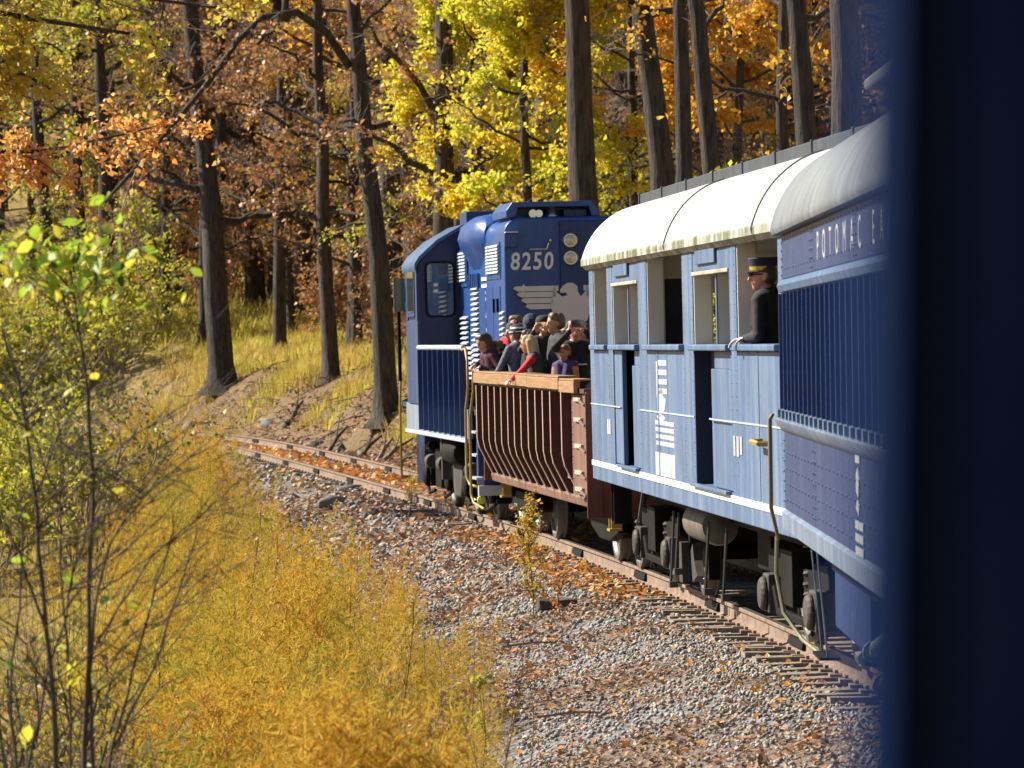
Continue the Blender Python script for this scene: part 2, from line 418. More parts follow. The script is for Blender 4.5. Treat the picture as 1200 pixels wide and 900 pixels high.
# ground sheet, fine near the line and coarse towards the horizon
def make_ground():
    ys = np.concatenate([np.arange(-40, 16, 4.0), np.arange(16, 62, 0.3), np.arange(62, 130, 0.6), np.arange(130, 260, 2.0), np.geomspace(260, 2200, 26)])
    qs = np.concatenate([-np.geomspace(1500, 14, 26), np.arange(-13, -6, 0.6), np.arange(-6, 7, 0.2), np.arange(7, 20, 0.7), np.geomspace(20.5, 1500, 30)])
    Yg, Qg = np.meshgrid(ys, qs, indexing='ij')
    Xg = track_x(np.minimum(Yg, 400)) + Qg
    Zg, q = ground(Xg, Yg)
    V = np.stack([Xg, Yg, Zg], -1).reshape(-1, 3)
    a, b = len(ys), len(qs)
    I = (np.arange(a - 1)[:, None] * b + np.arange(b - 1)[None]).ravel()
    F = np.stack([I, I + 1, I + b + 1, I + b], 1)
    o = mesh_np('ground', V, F, [M['ground']], smooth=True)
    q = q.ravel(); x = V[:, 0]; y = V[:, 1]
    edge = q + 0.5 * vnoise(x, y, 1.1) + 0.25 * vnoise(x, y, 0.35)
    grav = np.clip((edge + 4.3) / 0.8, 0, 1) * np.clip((2.1 - edge) / 0.5, 0, 1) * np.clip(0.75 + 0.7 * vnoise(x + 5, y, 1.0), 0.1, 1)
    gr = np.clip((edge - 3.9) / 1.2, 0, 1) * np.clip(0.66 + 0.9 * vnoise(x + 40, y, 4.5), 0, 1) * np.clip((40 - q) / 20, 0.12, 1)
    gr = np.maximum(gr, np.clip((-4.6 - edge) / 1.2, 0, 1) * 0.75 * np.clip((q + 9.0) / 2.5 + .4 * vnoise(x, y, 1.2), 0, 1))
    gr = np.maximum(gr, np.clip((y - 134) / 8, 0, 1) * np.clip(.55 + .6 * vnoise(x, y, 3.0), 0, 1) * (np.abs(q) < 6)); grav = grav * np.clip((140 - y) / 8, 0, 1)
    rust = np.clip((1.0 - np.abs(edge - 0.2)) / 0.5, 0, 1) * np.clip((y - 55) / 20, 0, 1) * 0.9 * np.clip((140 - y) / 8, 0, 1)
    zone = np.stack([grav, gr, rust, np.ones_like(grav)], 1).astype(np.float32)
    ca = o.data.color_attributes.new('zone', 'FLOAT_COLOR', 'POINT'); ca.data.foreach_set('color', zone.ravel())
    return tag(o, kind='structure')
make_ground()

# scatter: copy small base meshes to many places as one joined mesh
def rand_rot(n, tilt=PI, r=rng):
    a = r.random(n) * 2 * PI; t = r.normal(0, tilt, n) if tilt < 3 else r.random(n) * 2 * PI; s = r.random(n) * 2 * PI
    ca, sa, ct, st, cs, ss = np.cos(a), np.sin(a), np.cos(t), np.sin(t), np.cos(s), np.sin(s)
    Z = np.zeros((n, 3, 3)); Xr = np.zeros((n, 3, 3)); Z2 = np.zeros((n, 3, 3))
    Z[:, 0, 0] = ca; Z[:, 0, 1] = -sa; Z[:, 1, 0] = sa; Z[:, 1, 1] = ca; Z[:, 2, 2] = 1
    Xr[:, 0, 0] = 1; Xr[:, 1, 1] = ct; Xr[:, 1, 2] = -st; Xr[:, 2, 1] = st; Xr[:, 2, 2] = ct
    Z2[:, 0, 0] = cs; Z2[:, 0, 1] = -ss; Z2[:, 1, 0] = ss; Z2[:, 1, 1] = cs; Z2[:, 2, 2] = 1
    return Z @ Xr @ Z2

def scatter(bases, pos, scale, tilt=PI, r=rng):
    """bases: list of (V,F) with the same face arity; pos (N,3); scale (N,) or (N,3)"""
    N = len(pos); which = r.integers(0, len(bases), N); R = rand_rot(N, tilt, r)
    scale = np.asarray(scale); scale = scale[:, None] if scale.ndim == 1 else scale
    VV, FF, off = [], [], 0
    for k, (bv, bf) in enumerate(bases):
        idx = np.nonzero(which == k)[0]
        if not len(idx): continue
        v = np.einsum('nij,vj->nvi', R[idx], bv) * scale[idx][:, None, :] + pos[idx][:, None, :]
        f = bf[None] + (np.arange(len(idx)) * len(bv))[:, None, None] + off
        VV.append(v.reshape(-1, 3)); FF.append(f.reshape(-1, bf.shape[1])); off += len(idx) * len(bv)
    return np.concatenate(VV), np.concatenate(FF)

def ico_base(seed, flat=0.7):
    bm = bmesh.new(); bmesh.ops.create_icosphere(bm, subdivisions=1, radius=0.5)
    v = np.array([x.co[:] for x in bm.verts]); f = np.array([[q.index for q in t.verts] for t in bm.faces]); bm.free()
    r = np.random.default_rng(seed)
    v = v * (1 + r.normal(0, 0.17, (len(v), 1))) * np.array([1.15, 0.85, flat]); return v, f
STONES = [ico_base(s) for s in range(7)]
# a curled leaf: two quads folded along the midrib
LEAFB = (np.array([(0, 0, 0), (.5, -.33, .10), (1, 0, .16), (.5, 0, -.03), (.5, .33, .12)]), np.array([(0, 1, 2, 3), (0, 3, 2, 4)]))
LEAFC = (np.array([(0, 0, .1), (.45, -.42, .02), (1, 0, .2), (.5, 0, .0), (.55, .38, .25)]), np.array([(0, 1, 2, 3), (0, 3, 2, 4)]))

def strip_points(n, y0, y1, q0, q1, ypow=1.0):
    y = y0 + (y1 - y0) * rng.random(n) ** ypow; q = q0 + (q1 - q0) * rng.random(n)
    x = track_x(y) + q / np.cos(track_h(y)); return x, y, q

def make_ballast():
    parts = []
    for n, y0, y1, q0, q1, s0, s1 in ((15500, 24.5, 41, -4.4, -1.0, .024, .056), (8500, 41, 62, -4.3, -0.8, .034, .078), (500, 27, 41, -1.45, -.8, .03, .05), (2200, 27, 60, -0.7, 0.7, .04, .07), (3800, 60, 125, -4.0, -.8, .06, .14), (1500, 27, 125, .85, 1.9, .05, .10)):
        x, y, q = strip_points(n, y0, y1, q0, q1)
        keep = (vnoise(x + 5, y, 1.0) + 0.4 * vnoise(x, y, 0.4) > -0.45) | (rng.random(n) < 0.25)
        keep &= ~((q < -3.4) & (rng.random(n) < 0.6))
        x, y = x[keep], y[keep]; z, _ = ground(x, y)
        s = s0 + (s1 - s0) * rng.random(len(x)) ** 2
        parts.append(scatter(STONES, np.stack([x, y, z + s * 0.18], 1), s))
    V = np.concatenate([p[0] for p in parts]); off = 0; F = []
    for p in parts: F.append(p[1] + off); off += len(p[0])
    tag(mesh_np('ballast', V, np.concatenate(F), [M['stone']]), kind='stuff')
make_ballast()

def make_litter():
    parts = []
    for n, y0, y1, q0, q1, s in ((26000, 25, 48, -4.8, -1.0, .052), (11000, 46, 75, -4.8, -.9, .09), (3500, 60, 125, -4.5, -.9, .14), (23000, 66, 135, 1.7, 6.4, .13)):
        x, y, q = strip_points(n, y0, y1, q0, q1)
        dens = 0.45 + 0.9 * vnoise(x + 5, y, 1.0) * -1 + 0.5 * vnoise(x + 70, y, 2.6) + np.clip((-2.0 - q) * 0.22, -0.3, 0.45) + np.clip((y - 44) * 0.03, -.05, .5) + np.clip((1.5 - np.abs(x - .2)) * .22, 0, .35) * (y < 44)
        keep = rng.random(n) < np.clip(dens, 0.05, 1)
        x, y = x[keep], y[keep]; z, _ = ground(x, y)
        sc = s * (0.55 + 0.8 * rng.random(len(x)))
        parts.append(scatter([LEAFB, LEAFC], np.stack([x, y, z + 0.02 + .02 * rng.random(len(x))], 1), sc, tilt=0.45))
    V = np.concatenate([p[0] for p in parts]); off = 0; F = []
    for p in parts: F.append(p[1] + off); off += len(p[0])
    tag(mesh_np('fallen_leaves', V, np.concatenate(F), [M['litter']]), kind='stuff')
    x, y, q = strip_points(6500, 56, 130, -0.68, 1.3)
    x2, y2, q2 = strip_points(420, 28, 60, -4.2, -0.9)
    x3, y3, q3 = strip_points(900, 44, 60, -1.6, -0.8)
    x = np.concatenate([x, x2, x3]); y = np.concatenate([y, y2, y3])
    z, _ = ground(x, y)
    sc = np.where(np.arange(len(x)) < 6500, .15, .085) * (0.6 + 0.7 * rng.random(len(x)))
    V, F = scatter([LEAFB, LEAFC], np.stack([x, y, z + .03 + .03 * rng.random(len(x))], 1), sc, tilt=0.5)
    tag(mesh_np('orange_fallen_leaves', V, F, [M['litter_orange']]), kind='stuff')
make_litter()

# ------------------------------------------------------------------ railway track
def rail_point(y, lat, h=0.0):
    th = track_h(y); c = CANT
    l2 = lat * math.cos(c) + h * math.sin(c); z2 = h * math.cos(c) - lat * math.sin(c)
    return Vector((float(track_x(y) - l2 * math.cos(th)), float(y - l2 * math.sin(th)), float(track_z(y) + z2)))

def make_track():
    root = empty('railway_track', (0, 0, 0)); tag(root, kind='structure')
    prof = [(-.065, -.17), (.065, -.17), (.065, -.155), (.012, -.135), (.010, -.045), (.036, -.032), (.036, -.004), (.028, 0.0), (-.028, 0.0), (-.036, -.004), (-.036, -.032), (-.010, -.045), (-.012, -.135), (-.065, -.155)]
    ys = np.concatenate([np.arange(4, 100, 1.0), np.arange(100, 171, 2.0)])
    for lat in (0.752, -0.752):
        mb = MB(); V = []
        for y in ys:
            for a, h in prof: V.append(rail_point(y, lat + a, h))
        n = len(prof)
        for i in range(len(ys) - 1):
            for k in range(n):
                mb_mi = 1 if k == 7 else 0
                mb.f.append((i * n + k, i * n + (k + 1) % n, (i + 1) * n + (k + 1) % n, (i + 1) * n + k)); mb.m.append(mb_mi)
        mb.v = [tuple(v) for v in V]
        rail = mb.build('rail', [M['rust'], M['railtop']], root)
        jb = MB()
        for y in np.arange(30.7, 140, 5.4):
            p = [rail_point(y + d, lat + s * .014, 0) for d in (-.42, .42) for s in (1,)]
            for s in (1, -1):
                q = [rail_point(y + d, lat + s * e, h) for d in (-.42, .42) for e, h in ((.012, -.13), (.05, -.125), (.034, -.05), (.012, -.05))]
                jb.add(q, [(0, 1, 5, 4), (1, 2, 6, 5), (2, 3, 7, 6), (3, 0, 4, 7), (0, 3, 2, 1), (4, 5, 6, 7)])
        jb.build('joint_bar', M['black'], rail)
    r = random.Random(5); proto = None; meshes = []
    for k in range(4):
        mb = MB()
        L = 1.28 + r.uniform(-.05, .05)
        xs = [-L, -.6, 0, .6, L]
        for i in range(4):
            pass
        V = []
        for xx in xs:
            w = .105 + r.uniform(-.012, .008); t = r.uniform(-.012, .006)
            V += [(xx, -w, -.33), (xx, w, -.33), (xx, w, -.172 + t), (xx, -w, -.172 + t + r.uniform(-.006, .006))]
        F = [(4 * i + a, 4 * i + (a + 1) % 4, 4 * i + 4 + (a + 1) % 4, 4 * i + 4 + a) for i in range(4) for a in range(4)] + [(3, 2, 1, 0), (16, 17, 18, 19)]
        mb.add(V, F)
        meshes.append(mb)
    protos = []
    y = 26.0; i = 0
    while y < 128:
        if i < 4:
            o = meshes[i].build('sleeper', M['sleeper'], root); protos.append(o)
        else:
            o = protos[r.randrange(4)].copy(); COL.objects.link(o); o.parent = root
        o.location = rail_point(y, r.uniform(-.05, .05), -0.0); o.rotation_euler = (r.uniform(-.02, .02), -CANT + r.uniform(-.02, .02), track_h(y) + r.uniform(-.04, .04))
        y += 0.53 * (1 + r.uniform(-.05, .05)) if y < 75 else .6; i += 1
    tp = MB()
    y = 26.0
    while y < 100:
        for lat in (.752, -.752):
            for s in (.10, -.10):
                p = rail_point(y, lat + s, -.165); tp.box(p.x - .06, p.x + .06, p.y - .09, p.y + .09, p.z - .015, p.z + .012)
                tp.box(p.x - .015, p.x + .015, p.y - .015, p.y + .015, p.z, p.z + .04)
        y += .53
    tag(tp.build('tie_plates', M['rust'], root), kind='stuff')
make_track()

# loose pieces lying by the track
def block(name, x, y, sx, sy, sz, rz, mat, label, cat, seed, rx=0.0):
    r = random.Random(seed); mb = MB()
    n = 5; V = []
    for i in range(n):
        xx = -sx / 2 + sx * i / (n - 1)
        for a in range(6):
            c = 2 * PI * a / 6 + .3; k = 1 + r.uniform(-.22, .22)
            V.append((xx + r.uniform(-.03, .03) * sx, math.cos(c) * sy / 2 * k, sz / 2 + math.sin(c) * sz / 2 * k))
    F = [(i * 6 + a, i * 6 + (a + 1) % 6, (i + 1) * 6 + (a + 1) % 6, (i + 1) * 6 + a) for i in range(n - 1) for a in range(6)] + [tuple(range(5, -1, -1)), tuple(range((n - 1) * 6, n * 6))]
    mb.add(V, F); o = mb.build(name, mat, None, bevel=.01)
    z, _ = ground(np.array([x]), np.array([y])); o.location = (x, y, float(z[0]) - .02); o.rotation_euler = (rx, 0, rz)
    return tag(o, label, cat)
def rock(name, x, y, sx, sy, sz, rz, mat, label, cat, seed):
    v, f = ico_base(seed + 20, 1.0); z, _ = ground(np.array([x]), np.array([y]))
    o = mesh_np(name, v * np.array([sx, sy, sz]), f, [mat]); o.location = (x, y, float(z[0]) + sz * .18); o.rotation_euler = (.15, -.1, rz)
    return tag(o, label, cat)
block('wood_block', sight(652, 44), 44, .42, .18, .15, .25, M['twig_dark'], 'short weathered wood block lying on the leafy ballast below the brown gondola', 'wood', 1)
rock('trackside_rock', sight(388, 72), 72, .55, .4, .26, .5, M['rock_dull'], 'grey angular rock beside the left rail ahead of the locomotive, nearer the weeds', 'rock', 2)
rock('trackside_rock', sight(410, 77.5), 77.5, .55, .4, .2, .1, M['rock'], 'small flat darker rock just left of the rail, close to the locomotive', 'rock', 3)
rock('pale_stone', sight(510, 33.6), 33.6, .16, .12, .11, .7, M['stone'], 'single pale stone lying among brown leaves at the edge of the weeds', 'rock', 4)
for i, (px, Y, L, rz, lab) in enumerate(((640, 40.5, 1.0, .5, 'bare broken stick lying across brown leaves below the wood block'), (590, 36.6, .7, -.15, 'thin bare stick lying on ballast left of the small leafy seedling'), (690, 33.0, .9, .35, 'dark bare stick half buried in grey ballast near the sleepers'))):
    x = sight(px, Y); z, _ = ground(np.array([x]), np.array([Y])); mb = MB()
    mb.tube([(-L / 2, 0, .03), (-L * .1, .04, .06), (L * .2, -.02, .05), (L / 2, .05, .10)], [.010, .011, .008, .004], 6)
    mb.tube([(L * .1, 0, .05), (L * .28, .12, .14), (L * .38, .2, .16)], [.007, .005, .003], 5)
    o = mb.build('fallen_stick', M['deadwood']); o.location = (x, Y, float(z[0])); o.rotation_euler = (0, 0, rz); tag(o, lab, 'stick')
# ------------------------------------------------------------------ the train
def car_root(name, x, y, heading, lean=CANT, z=None):
    return empty(name, (x, y, float(track_z(y)) if z is None else z), (-lean, 0, PI / 2 + heading))

def axes(side):
    # columns: text x, text y, outward
    if side == 'left': c = ((-1, 0, 0), (0, 0, 1), (0, 1, 0))
    elif side == 'rear': c = ((0, -1, 0), (0, 0, 1), (-1, 0, 0))
    return Matrix(c).transposed().to_4x4()

def lettering(name, body, size, origin, side, mat, parent, depth=.004, sx=1.0, spacing=1.0, shear=0.0, offset=0.0):
    cu = bpy.data.curves.new(name, 'FONT'); cu.body = body; cu.size = size; cu.extrude = depth; cu.space_character = spacing; cu.shear = shear; cu.offset = offset
    cu.resolution_u = 3
    t = bpy.data.objects.new('tmp', cu); COL.objects.link(t)
    bpy.context.view_layer.update()
    me = bpy.data.meshes.new_from_object(t.evaluated_get(bpy.context.evaluated_depsgraph_get()))
    bpy.data.objects.remove(t); bpy.data.curves.remove(cu)
    me.materials.clear(); me.materials.append(mat); me.name = name
    me.transform(Matrix.Translation(origin) @ axes(side) @ Matrix.Diagonal((sx, 1, 1, 1)))
    return link(bpy.data.objects.new(name, me), parent)

def emblem(name, polys, origin, side, mat, parent, depth=.006):
    mb = MB()
    for p in polys: mb.prism_z(p, 0, depth)
    A = Matrix.Translation(origin) @ axes(side)
    mb.v = [tuple(A @ Vector(v)) for v in mb.v]
    return mb.build(name, mat, parent)

def rectp(x0, x1, y0, y1): return [(x0, y0), (x1, y0), (x1, y1), (x0, y1)]

def rivets(mb, pts, r=.016, side='left'):
    for x, y, z in pts:
        if side == 'left':
            V = [(x + r * c, y, z + r * s) for c, s in ((1, 0), (.3, .95), (-.8, .6), (-.8, -.6), (.3, -.95))] + [(x, y + r * .8, z)]
        else:
            V = [(x, y + r * c, z + r * s) for c, s in ((1, 0), (.3, .95), (-.8, .6), (-.8, -.6), (.3, -.95))] + [(x - r * .8, y, z)]
        mb.add(V, [(i, (i + 1) % 5, 5) for i in range(5)])

def wheelset(root, x, R, parent, y=.76, mat='wheel'):
    for s in (1, -1):
        mb = MB()
        mb.lathe([(.06, s * -.09), (R - .02, s * -.09), (R + .028, s * -.075), (R + .025, s * -.055), (R, s * -.045), (R - .006, s * .05), (R - .06, s * .05), (R - .09, s * .015), (.16, s * .01), (.14, s * .07), (.05, s * .075)], (x, s * y, R), 'y', 28)
        mb.build('wheel', M[mat], parent, smooth=35)
    a = MB(); a.cyl((x, -1.0, R), (x, 1.0, R), .075); a.build('axle', M['black'], parent, smooth=40)

def passenger_bogie(root, xc, wb=2.45, R=.43, yf=1.02):
    fr = MB()
    for s in (1, -1):
        y0, y1 = s * (yf - .07), s * (yf + .07)
        # equalised side frame: drop bar, arched ends
        fr.prism_y([(xc - wb / 2 - .35, .62), (xc - wb / 2 - .3, .80), (xc - wb / 2 + .3, .80), (xc - wb / 2 + .5, .72), (xc + wb / 2 - .5, .72), (xc + wb / 2 - .3, .80), (xc + wb / 2 + .3, .80), (xc + wb / 2 + .35, .62), (xc + wb / 2 + .22, .60), (xc + wb / 2 - .38, .58), (xc + wb / 2 - .62, .50), (xc - wb / 2 + .62, .50), (xc - wb / 2 + .38, .58), (xc - wb / 2 - .22, .60)], y0, y1)
        fr.prism_y([(xc - wb / 2 + .2, .50), (xc - wb / 2 + .45, .27), (xc + wb / 2 - .45, .27), (xc + wb / 2 - .2, .50), (xc + wb / 2 - .27, .52), (xc + wb / 2 - .50, .34), (xc - wb / 2 + .50, .34), (xc - wb / 2 + .27, .52)], s * (yf + .08), s * (yf + .13))
        fr.box(xc - .30, xc + .30, s * (yf - .10), s * (yf + .16), .40, .86)
        for e in (-1, 1):
            fr.box(xc + e * (wb / 2 + .42), xc + e * (wb / 2 + .50), s * .70, s * .82, .18, .62)
            fr.box(xc + e * (wb / 2 - .55), xc + e * (wb / 2 - .49), s * .70, s * .84, .22, .62)
            fr.tube([(xc + e * (wb / 2 - .52), s * (yf + .02), .62), (xc + e * (wb / 2 - .5), s * (yf + .06), .35), (xc + e * (wb / 2 - .62), s * (yf + .05), .2)], .022, 6)
    fr.box(xc - .25, xc + .25, -.95, .95, .48, .80)
    for e in (-1, 1): fr.box(xc + e * (wb / 2 + .36), xc + e * (wb / 2 + .46), -1.0, 1.0, .56, .70)
    b = fr.build('bogie', M['black'], root, bevel=.012)
    for e in (-1, 1):
        wheelset(root, xc + e * wb / 2, R, b)
        for s in (1, -1):
            ax = MB(); x = xc + e * wb / 2
            ax.box(x - .16, x + .16, s * (yf - .06), s * (yf + .15), .27, .60)
            ax.lathe([(.145, s * .15), (.15, s * .18), (.12, s * .205), (.03, s * .215)], (x, s * yf, R), 'y', 16)
            ax.build('axle_box', M['iron_lt'], b, bevel=.015)
            sp = MB()
            pts = [(xc + e * .5 + .085 * math.cos(k * .55), s * (yf + .0) + .085 * math.sin(k * .55), .50 + .0075 * k) for k in range(34)]
            sp.tube(pts, .02, 5); sp.build('spring', M['iron_lt'], b)
            br = MB(); xr = x - e * (R + .06)
            br.prism_y([(xr - .03, .25), (xr + .05, .25), (xr + .06, .62), (xr - .02, .62)], s * .70, s * .82); br.build('brake_shoe', M['iron_lt'], b)
    return b

def roof_profile(pts, inset=.03):
    """outer curve from left eave up and over to the right eave, thickened"""
    L = list(pts); R = [(-y, z) for y, z in reversed(pts)]
    out = L + R
    inn = [(y * (1 - inset), z - .05) for y, z in reversed(out)]
    return out + inn

def arc_pts(pts, n=5):
    """smooth a polyline (Catmull-Rom)"""
    P = [pts[0]] + list(pts) + [pts[-1]]; out = []
    for i in range(1, len(P) - 2):
        for k in range(n):
            t = k / n; q = []
            for c in range(2):
                p0, p1, p2, p3 = P[i - 1][c], P[i][c], P[i + 1][c], P[i + 2][c]
                q.append(.5 * (2 * p1 + (p2 - p0) * t + (2 * p0 - 5 * p1 + 4 * p2 - p3) * t * t + (3 * p1 - p0 - 3 * p2 + p3) * t ** 3))
            out.append(tuple(q))
    return out + [pts[-1]]

# ---- pale blue open-window coach ---------------------------------------
def make_open_coach():
    r = car_root('passenger_coach', 3.008, 38.56, .088)
    tag(r, 'faded pale blue coach with open glassless windows, white arched roof and white stripe', 'railway coach')
    HW, T = 1.48, .17
    x0, x1 = -7.55, 6.95
    zb, zt, zs = 1.075, 3.47, 2.50
    # (start, end, kind): openings from rear to front along the left side
    ops = [(-6.75, -4.45, 'window'), (-4.05, -1.72, 'door'), (-1.0, 1.72, 'window'), (2.42, 4.72, 'door'), (5.2, 6.55, 'window')]
    wl = MB(); wr = MB()
    def wall(mb, s, full):
        y0, y1 = s * (HW - T), s * HW
        xs = [x0] + [v for o in ops for v in o[:2]] + [x1]
        for i in range(0, len(xs), 2): mb.box(xs[i], xs[i + 1], y0, y1, zb, zt)           # pillars
        for a, b, k in ops:
            if k == 'window' or not full:
                mb.box(a, b, y0, y1, zb, zs - .003)
            else:                                                                        # doorway: threshold and a header above
                mb.box(a, b, y0, y1, zb, 1.30)
                mb.box(a, b, y0 + s * .01, y1 - s * .006, 3.20, zt)
    wall(wl, 1, True); wall(wr, -1, False)
    body = wl.build('wall', M['coach_blue'], r, bevel=.008)
    wr.build('wall', M['coach_blue'], r)
    # beige lining of the pillar reveals and the far wall
    ln = MB()
    for a, b, k in ops:
        top = 3.40 if k == 'window' else 3.19
        ln.box(b - .006, b - .03, HW - T + .003, HW - .012, zs + .01, top); ln.box(a + .006, a + .012, HW - T + .003, HW - .012, zs + .01, top)
        ln.box(b + .14, b - .005, HW - T - .012, HW - T - .003, 1.2, 3.42)
    xs = [x0 + .1] + [v for o in ops for v in o[:2]] + [x1 - .1]
    for i in range(0, len(xs), 2): ln.box(xs[i], xs[i + 1], HW - T - .013, HW - T - .002, 1.2, 3.44)
    for i in range(0, len(xs), 2): ln.box(xs[i], xs[i + 1], -HW + T + .002, -HW + T + .013, 1.2, 3.44)
    ln.box(x0 + .1, x1 - .1, -HW + T + .002, -HW + T + .012, 1.2, zs)
    ln.build('wall_lining', M['beige'], r)
    flr = MB(); flr.box(x0 + .05, x1 - .05, -HW + T, HW - T, 1.10, 1.20); flr.build('floor', M['dark_grey'], r)
    cl = MB(); cl.box(x0 + .05, x1 - .05, -HW + T, HW - T, 3.45, 3.468); cl.build('ceiling', M['beige'], r)
    # inside posts and navy partitions painting the dark interior seen through the openings
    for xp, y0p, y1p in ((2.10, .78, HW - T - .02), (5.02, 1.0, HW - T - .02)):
        pb = MB(); pb.box(xp, xp + .06, y0p, y1p, 1.2, 3.20); pb.build('shade_partition', M['shade_navy'], r)
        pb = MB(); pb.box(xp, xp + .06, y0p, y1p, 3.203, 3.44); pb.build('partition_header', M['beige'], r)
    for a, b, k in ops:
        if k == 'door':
            pb = MB(); pb.box(b - .012, b - .003, HW - T + .003, HW - .004, 1.31, zs - .01); pb.build('jamb_shade', M['shade_navy'], r)  # navy plate paints shade onto the reveal beside the slot
    for x in (-2.2, 2.9):
        p = MB(); p.box(x - .05, x + .05, HW - T - .14, HW - T - .02, 1.2, 3.44); p.build('inner_post', M['beige'], r, bevel=.01)
    # door leaves in the two doorways, each with a slot whose shade is a navy sheet
    for a, b, slot0, slot1 in ((-4.05, -1.72, -2.62, -1.74), (2.42, 4.72, 3.28, 4.02)):
        d = MB()
        d.box(a + .01, slot0, HW - .075, HW - .03, 1.31, zs - .16)
        d.box(a + .01, slot0 - .22, HW - .075, HW - .03, zs - .16, zs - .004)
        if slot1 < b - .1:
            d2 = MB(); d2.box(slot1, b - .005, HW - .06, HW - .012, 1.31, zs - .004); d2.build('fixed_panel', M['coach_blue'], r, bevel=.006)
        dl = d.build('door', M['coach_blue'], r, bevel=.006)
        f = MB(); f.box(a + .01, b - .01, HW - .16, HW - .145, 1.31, zs - .01); f.build('slot_shade', M['shade_navy'], dl)
        hd = MB(); hd.box(a + .75, b - .35, HW + .001, HW + .022, 3.26, 3.40); hd.build('header_plate', M['coach_blue'], r, bevel=.006)
        tr = MB(); tr.box(a + .01, b - .01, HW - .10, HW + .012, 3.165, 3.20); tr.build('door_trim', M['trim_cream'], r, bevel=.006)
        th = MB(); th.box(a + .1, slot1 + .1, HW + .001, HW + .05, 1.285, 1.315); th.build('threshold', M['coach_blue'], r, bevel=.005)
    for x in (-2.95, 3.62):
        p = MB(); p.box(x - .03, x + .03, HW - .20, HW - .05, zs + .056, 3.165); p.build('door_post', M['beige'], r, bevel=.006)
        p = MB(); p.box(x - .034, x + .034, HW - .049, HW - .04, zs + .056, 3.165); p.build('post_edge', M['coach_blue'], r)
    # sill ledges, stripe, seam line, eave trim
    sl = [(-6.8, -4.4), (-4.1, -1.68), (-1.05, .35), (.36, 1.78), (2.38, 3.6), (3.62, 4.76), (5.15, 6.6)]
    for a, b in sl:
        q = MB(); q.box(a, b, HW - T - .01, HW + .055, zs, zs + .055); q.build('window_sill', M['coach_blue'], r, bevel=.012)
    st = MB(); st.box(x0, x1, HW + .0005, HW + .010, 1.225, 1.285); st.build('white_stripe', M['coach_white'], r, bevel=.003)
    sm = MB()
    for a, b in ((x0, -2.7), (-1.7, 2.4), (4.1, x1)): sm.box(a, b, HW + .0005, HW + .008, 1.898, 1.912)
    sm.build('seam_strip', M['loco_grey'], r)
    ev = MB()
    for a, b in ((x0, -4.38), (-1.02, 1.80), (5.15, x1)): ev.box(a, b, HW - .08, HW + .018, 3.405, 3.485)
    ev.build('eave_trim', M['trim_cream'], r, bevel=.006)
    # roof
    pr = arc_pts([(1.545, 3.43), (1.545, 3.50), (1.46, 3.70), (1.31, 3.89), (1.06, 4.05), (.6, 4.15), (0, 4.18)], 4)
    rf = MB(); prf = roof_profile(pr)
    rf.prism_x(prf, x0 - .25, -.3); rf.prism_x([(y * 1.003, z + .003) for y, z in prf], -.3, 1.4); rf.prism_x(prf, 1.4, x1 + .12)
    roof = rf.build('roof', M['coach_white_roof'], r, smooth=30)
    dp = MB()
    dp.prism_x([(1.545, 3.425), (1.552, 3.425), (1.552, 3.50), (1.545, 3.50)], x0 - .25, x1 + .12); dp.build('drip_edge', M['coach_white_roof'], roof)
    for x in (-.3, -5.9):
        se = MB(); se.tube([(x, y * 1.003, z + .006) for y, z in pr], .009, 5); se.build('roof_seam', M['roof_grey'], roof)
    x = 6.3
    while x > -7.9:
        mo = MB(); mo.box(x - 1.93, x - .02, .90, .97, 4.06, 4.185); mo.box(x - .03, x + .02, .93, .985, 4.05, 4.197); mo.build('roof_box_panel', M['dark_grey'], roof, bevel=.008); x -= 1.95
    rb = MB(); rb.box(-7.75, 6.3, -.97, .90, 4.09, 4.178); rb.build('roof_box', M['dark_grey'], roof)
    # ends
    en = MB()
    en.prism_x([(HW, zb), (HW, 3.45)] + [(y * .97, z - .03) for y, z in pr[1:]] + [(-y * .97, z - .03) for y, z in reversed(pr[1:])] + [(-HW, 3.45), (-HW, zb)], x0 + .003, x0 + .06)
    en.build('end_wall', M['navy'], r)
    en = MB(); en.box(x1 - .06, x1 - .004, .55, HW - .18, zb, 3.44); en.box(x1 - .06, x1 - .004, -HW + .18, -.55, zb, 3.44); en.box(x1 - .06, x1 - .004, -.55, .55, 3.1, 3.44); en.build('end_wall', M['beige'], r)
    # emblem and small marks
    u0 = 1.30
    E1 = [rectp(.34, .48, .62, 1.13)] + [rectp(.48, 1.16, 1.07 - .13 * i, 1.13 - .13 * i + .015) for i in range(4)]
    E1 += [[(.42, .40), (.60, .36), (.95, .46), (1.05, .60), (.80, .66), (.92, .74), (.66, .76), (.40, .66)]]
    E1 += [[(.30, .36), (.52, .30), (.86, .30), (1.0, .345), (.84, .385), (.5, .385)]]
    E1 += [rectp(.20 + .02 * i, 1.62 - .0 * i, .245 - .095 * i, .305 - .095 * i) for i in range(4)]
    E1 += [rectp(.16 + .30 * i, .16 + .30 * i + .285, -.46, -.14) for i in range(5)]
    E1 = [[(x, y * .69) for x, y in p] for p in E1]
    emblem('emblem', E1, (u0 + .1, HW + .0005, 1.615), 'left', M['emblem'], r, .002)
    emblem('side_mark', [rectp(0, .12, 0, .17), rectp(.18, .32, 0, .17), rectp(.38, .50, .02, .17)], (-4.15, HW + .001, 1.62), 'left', M['emblem'], r)
    emblem('side_mark', [rectp(0, .12, 0, .16), rectp(.17, .30, 0, .16)], (5.35, HW + .001, 1.60), 'left', M['emblem'], r)
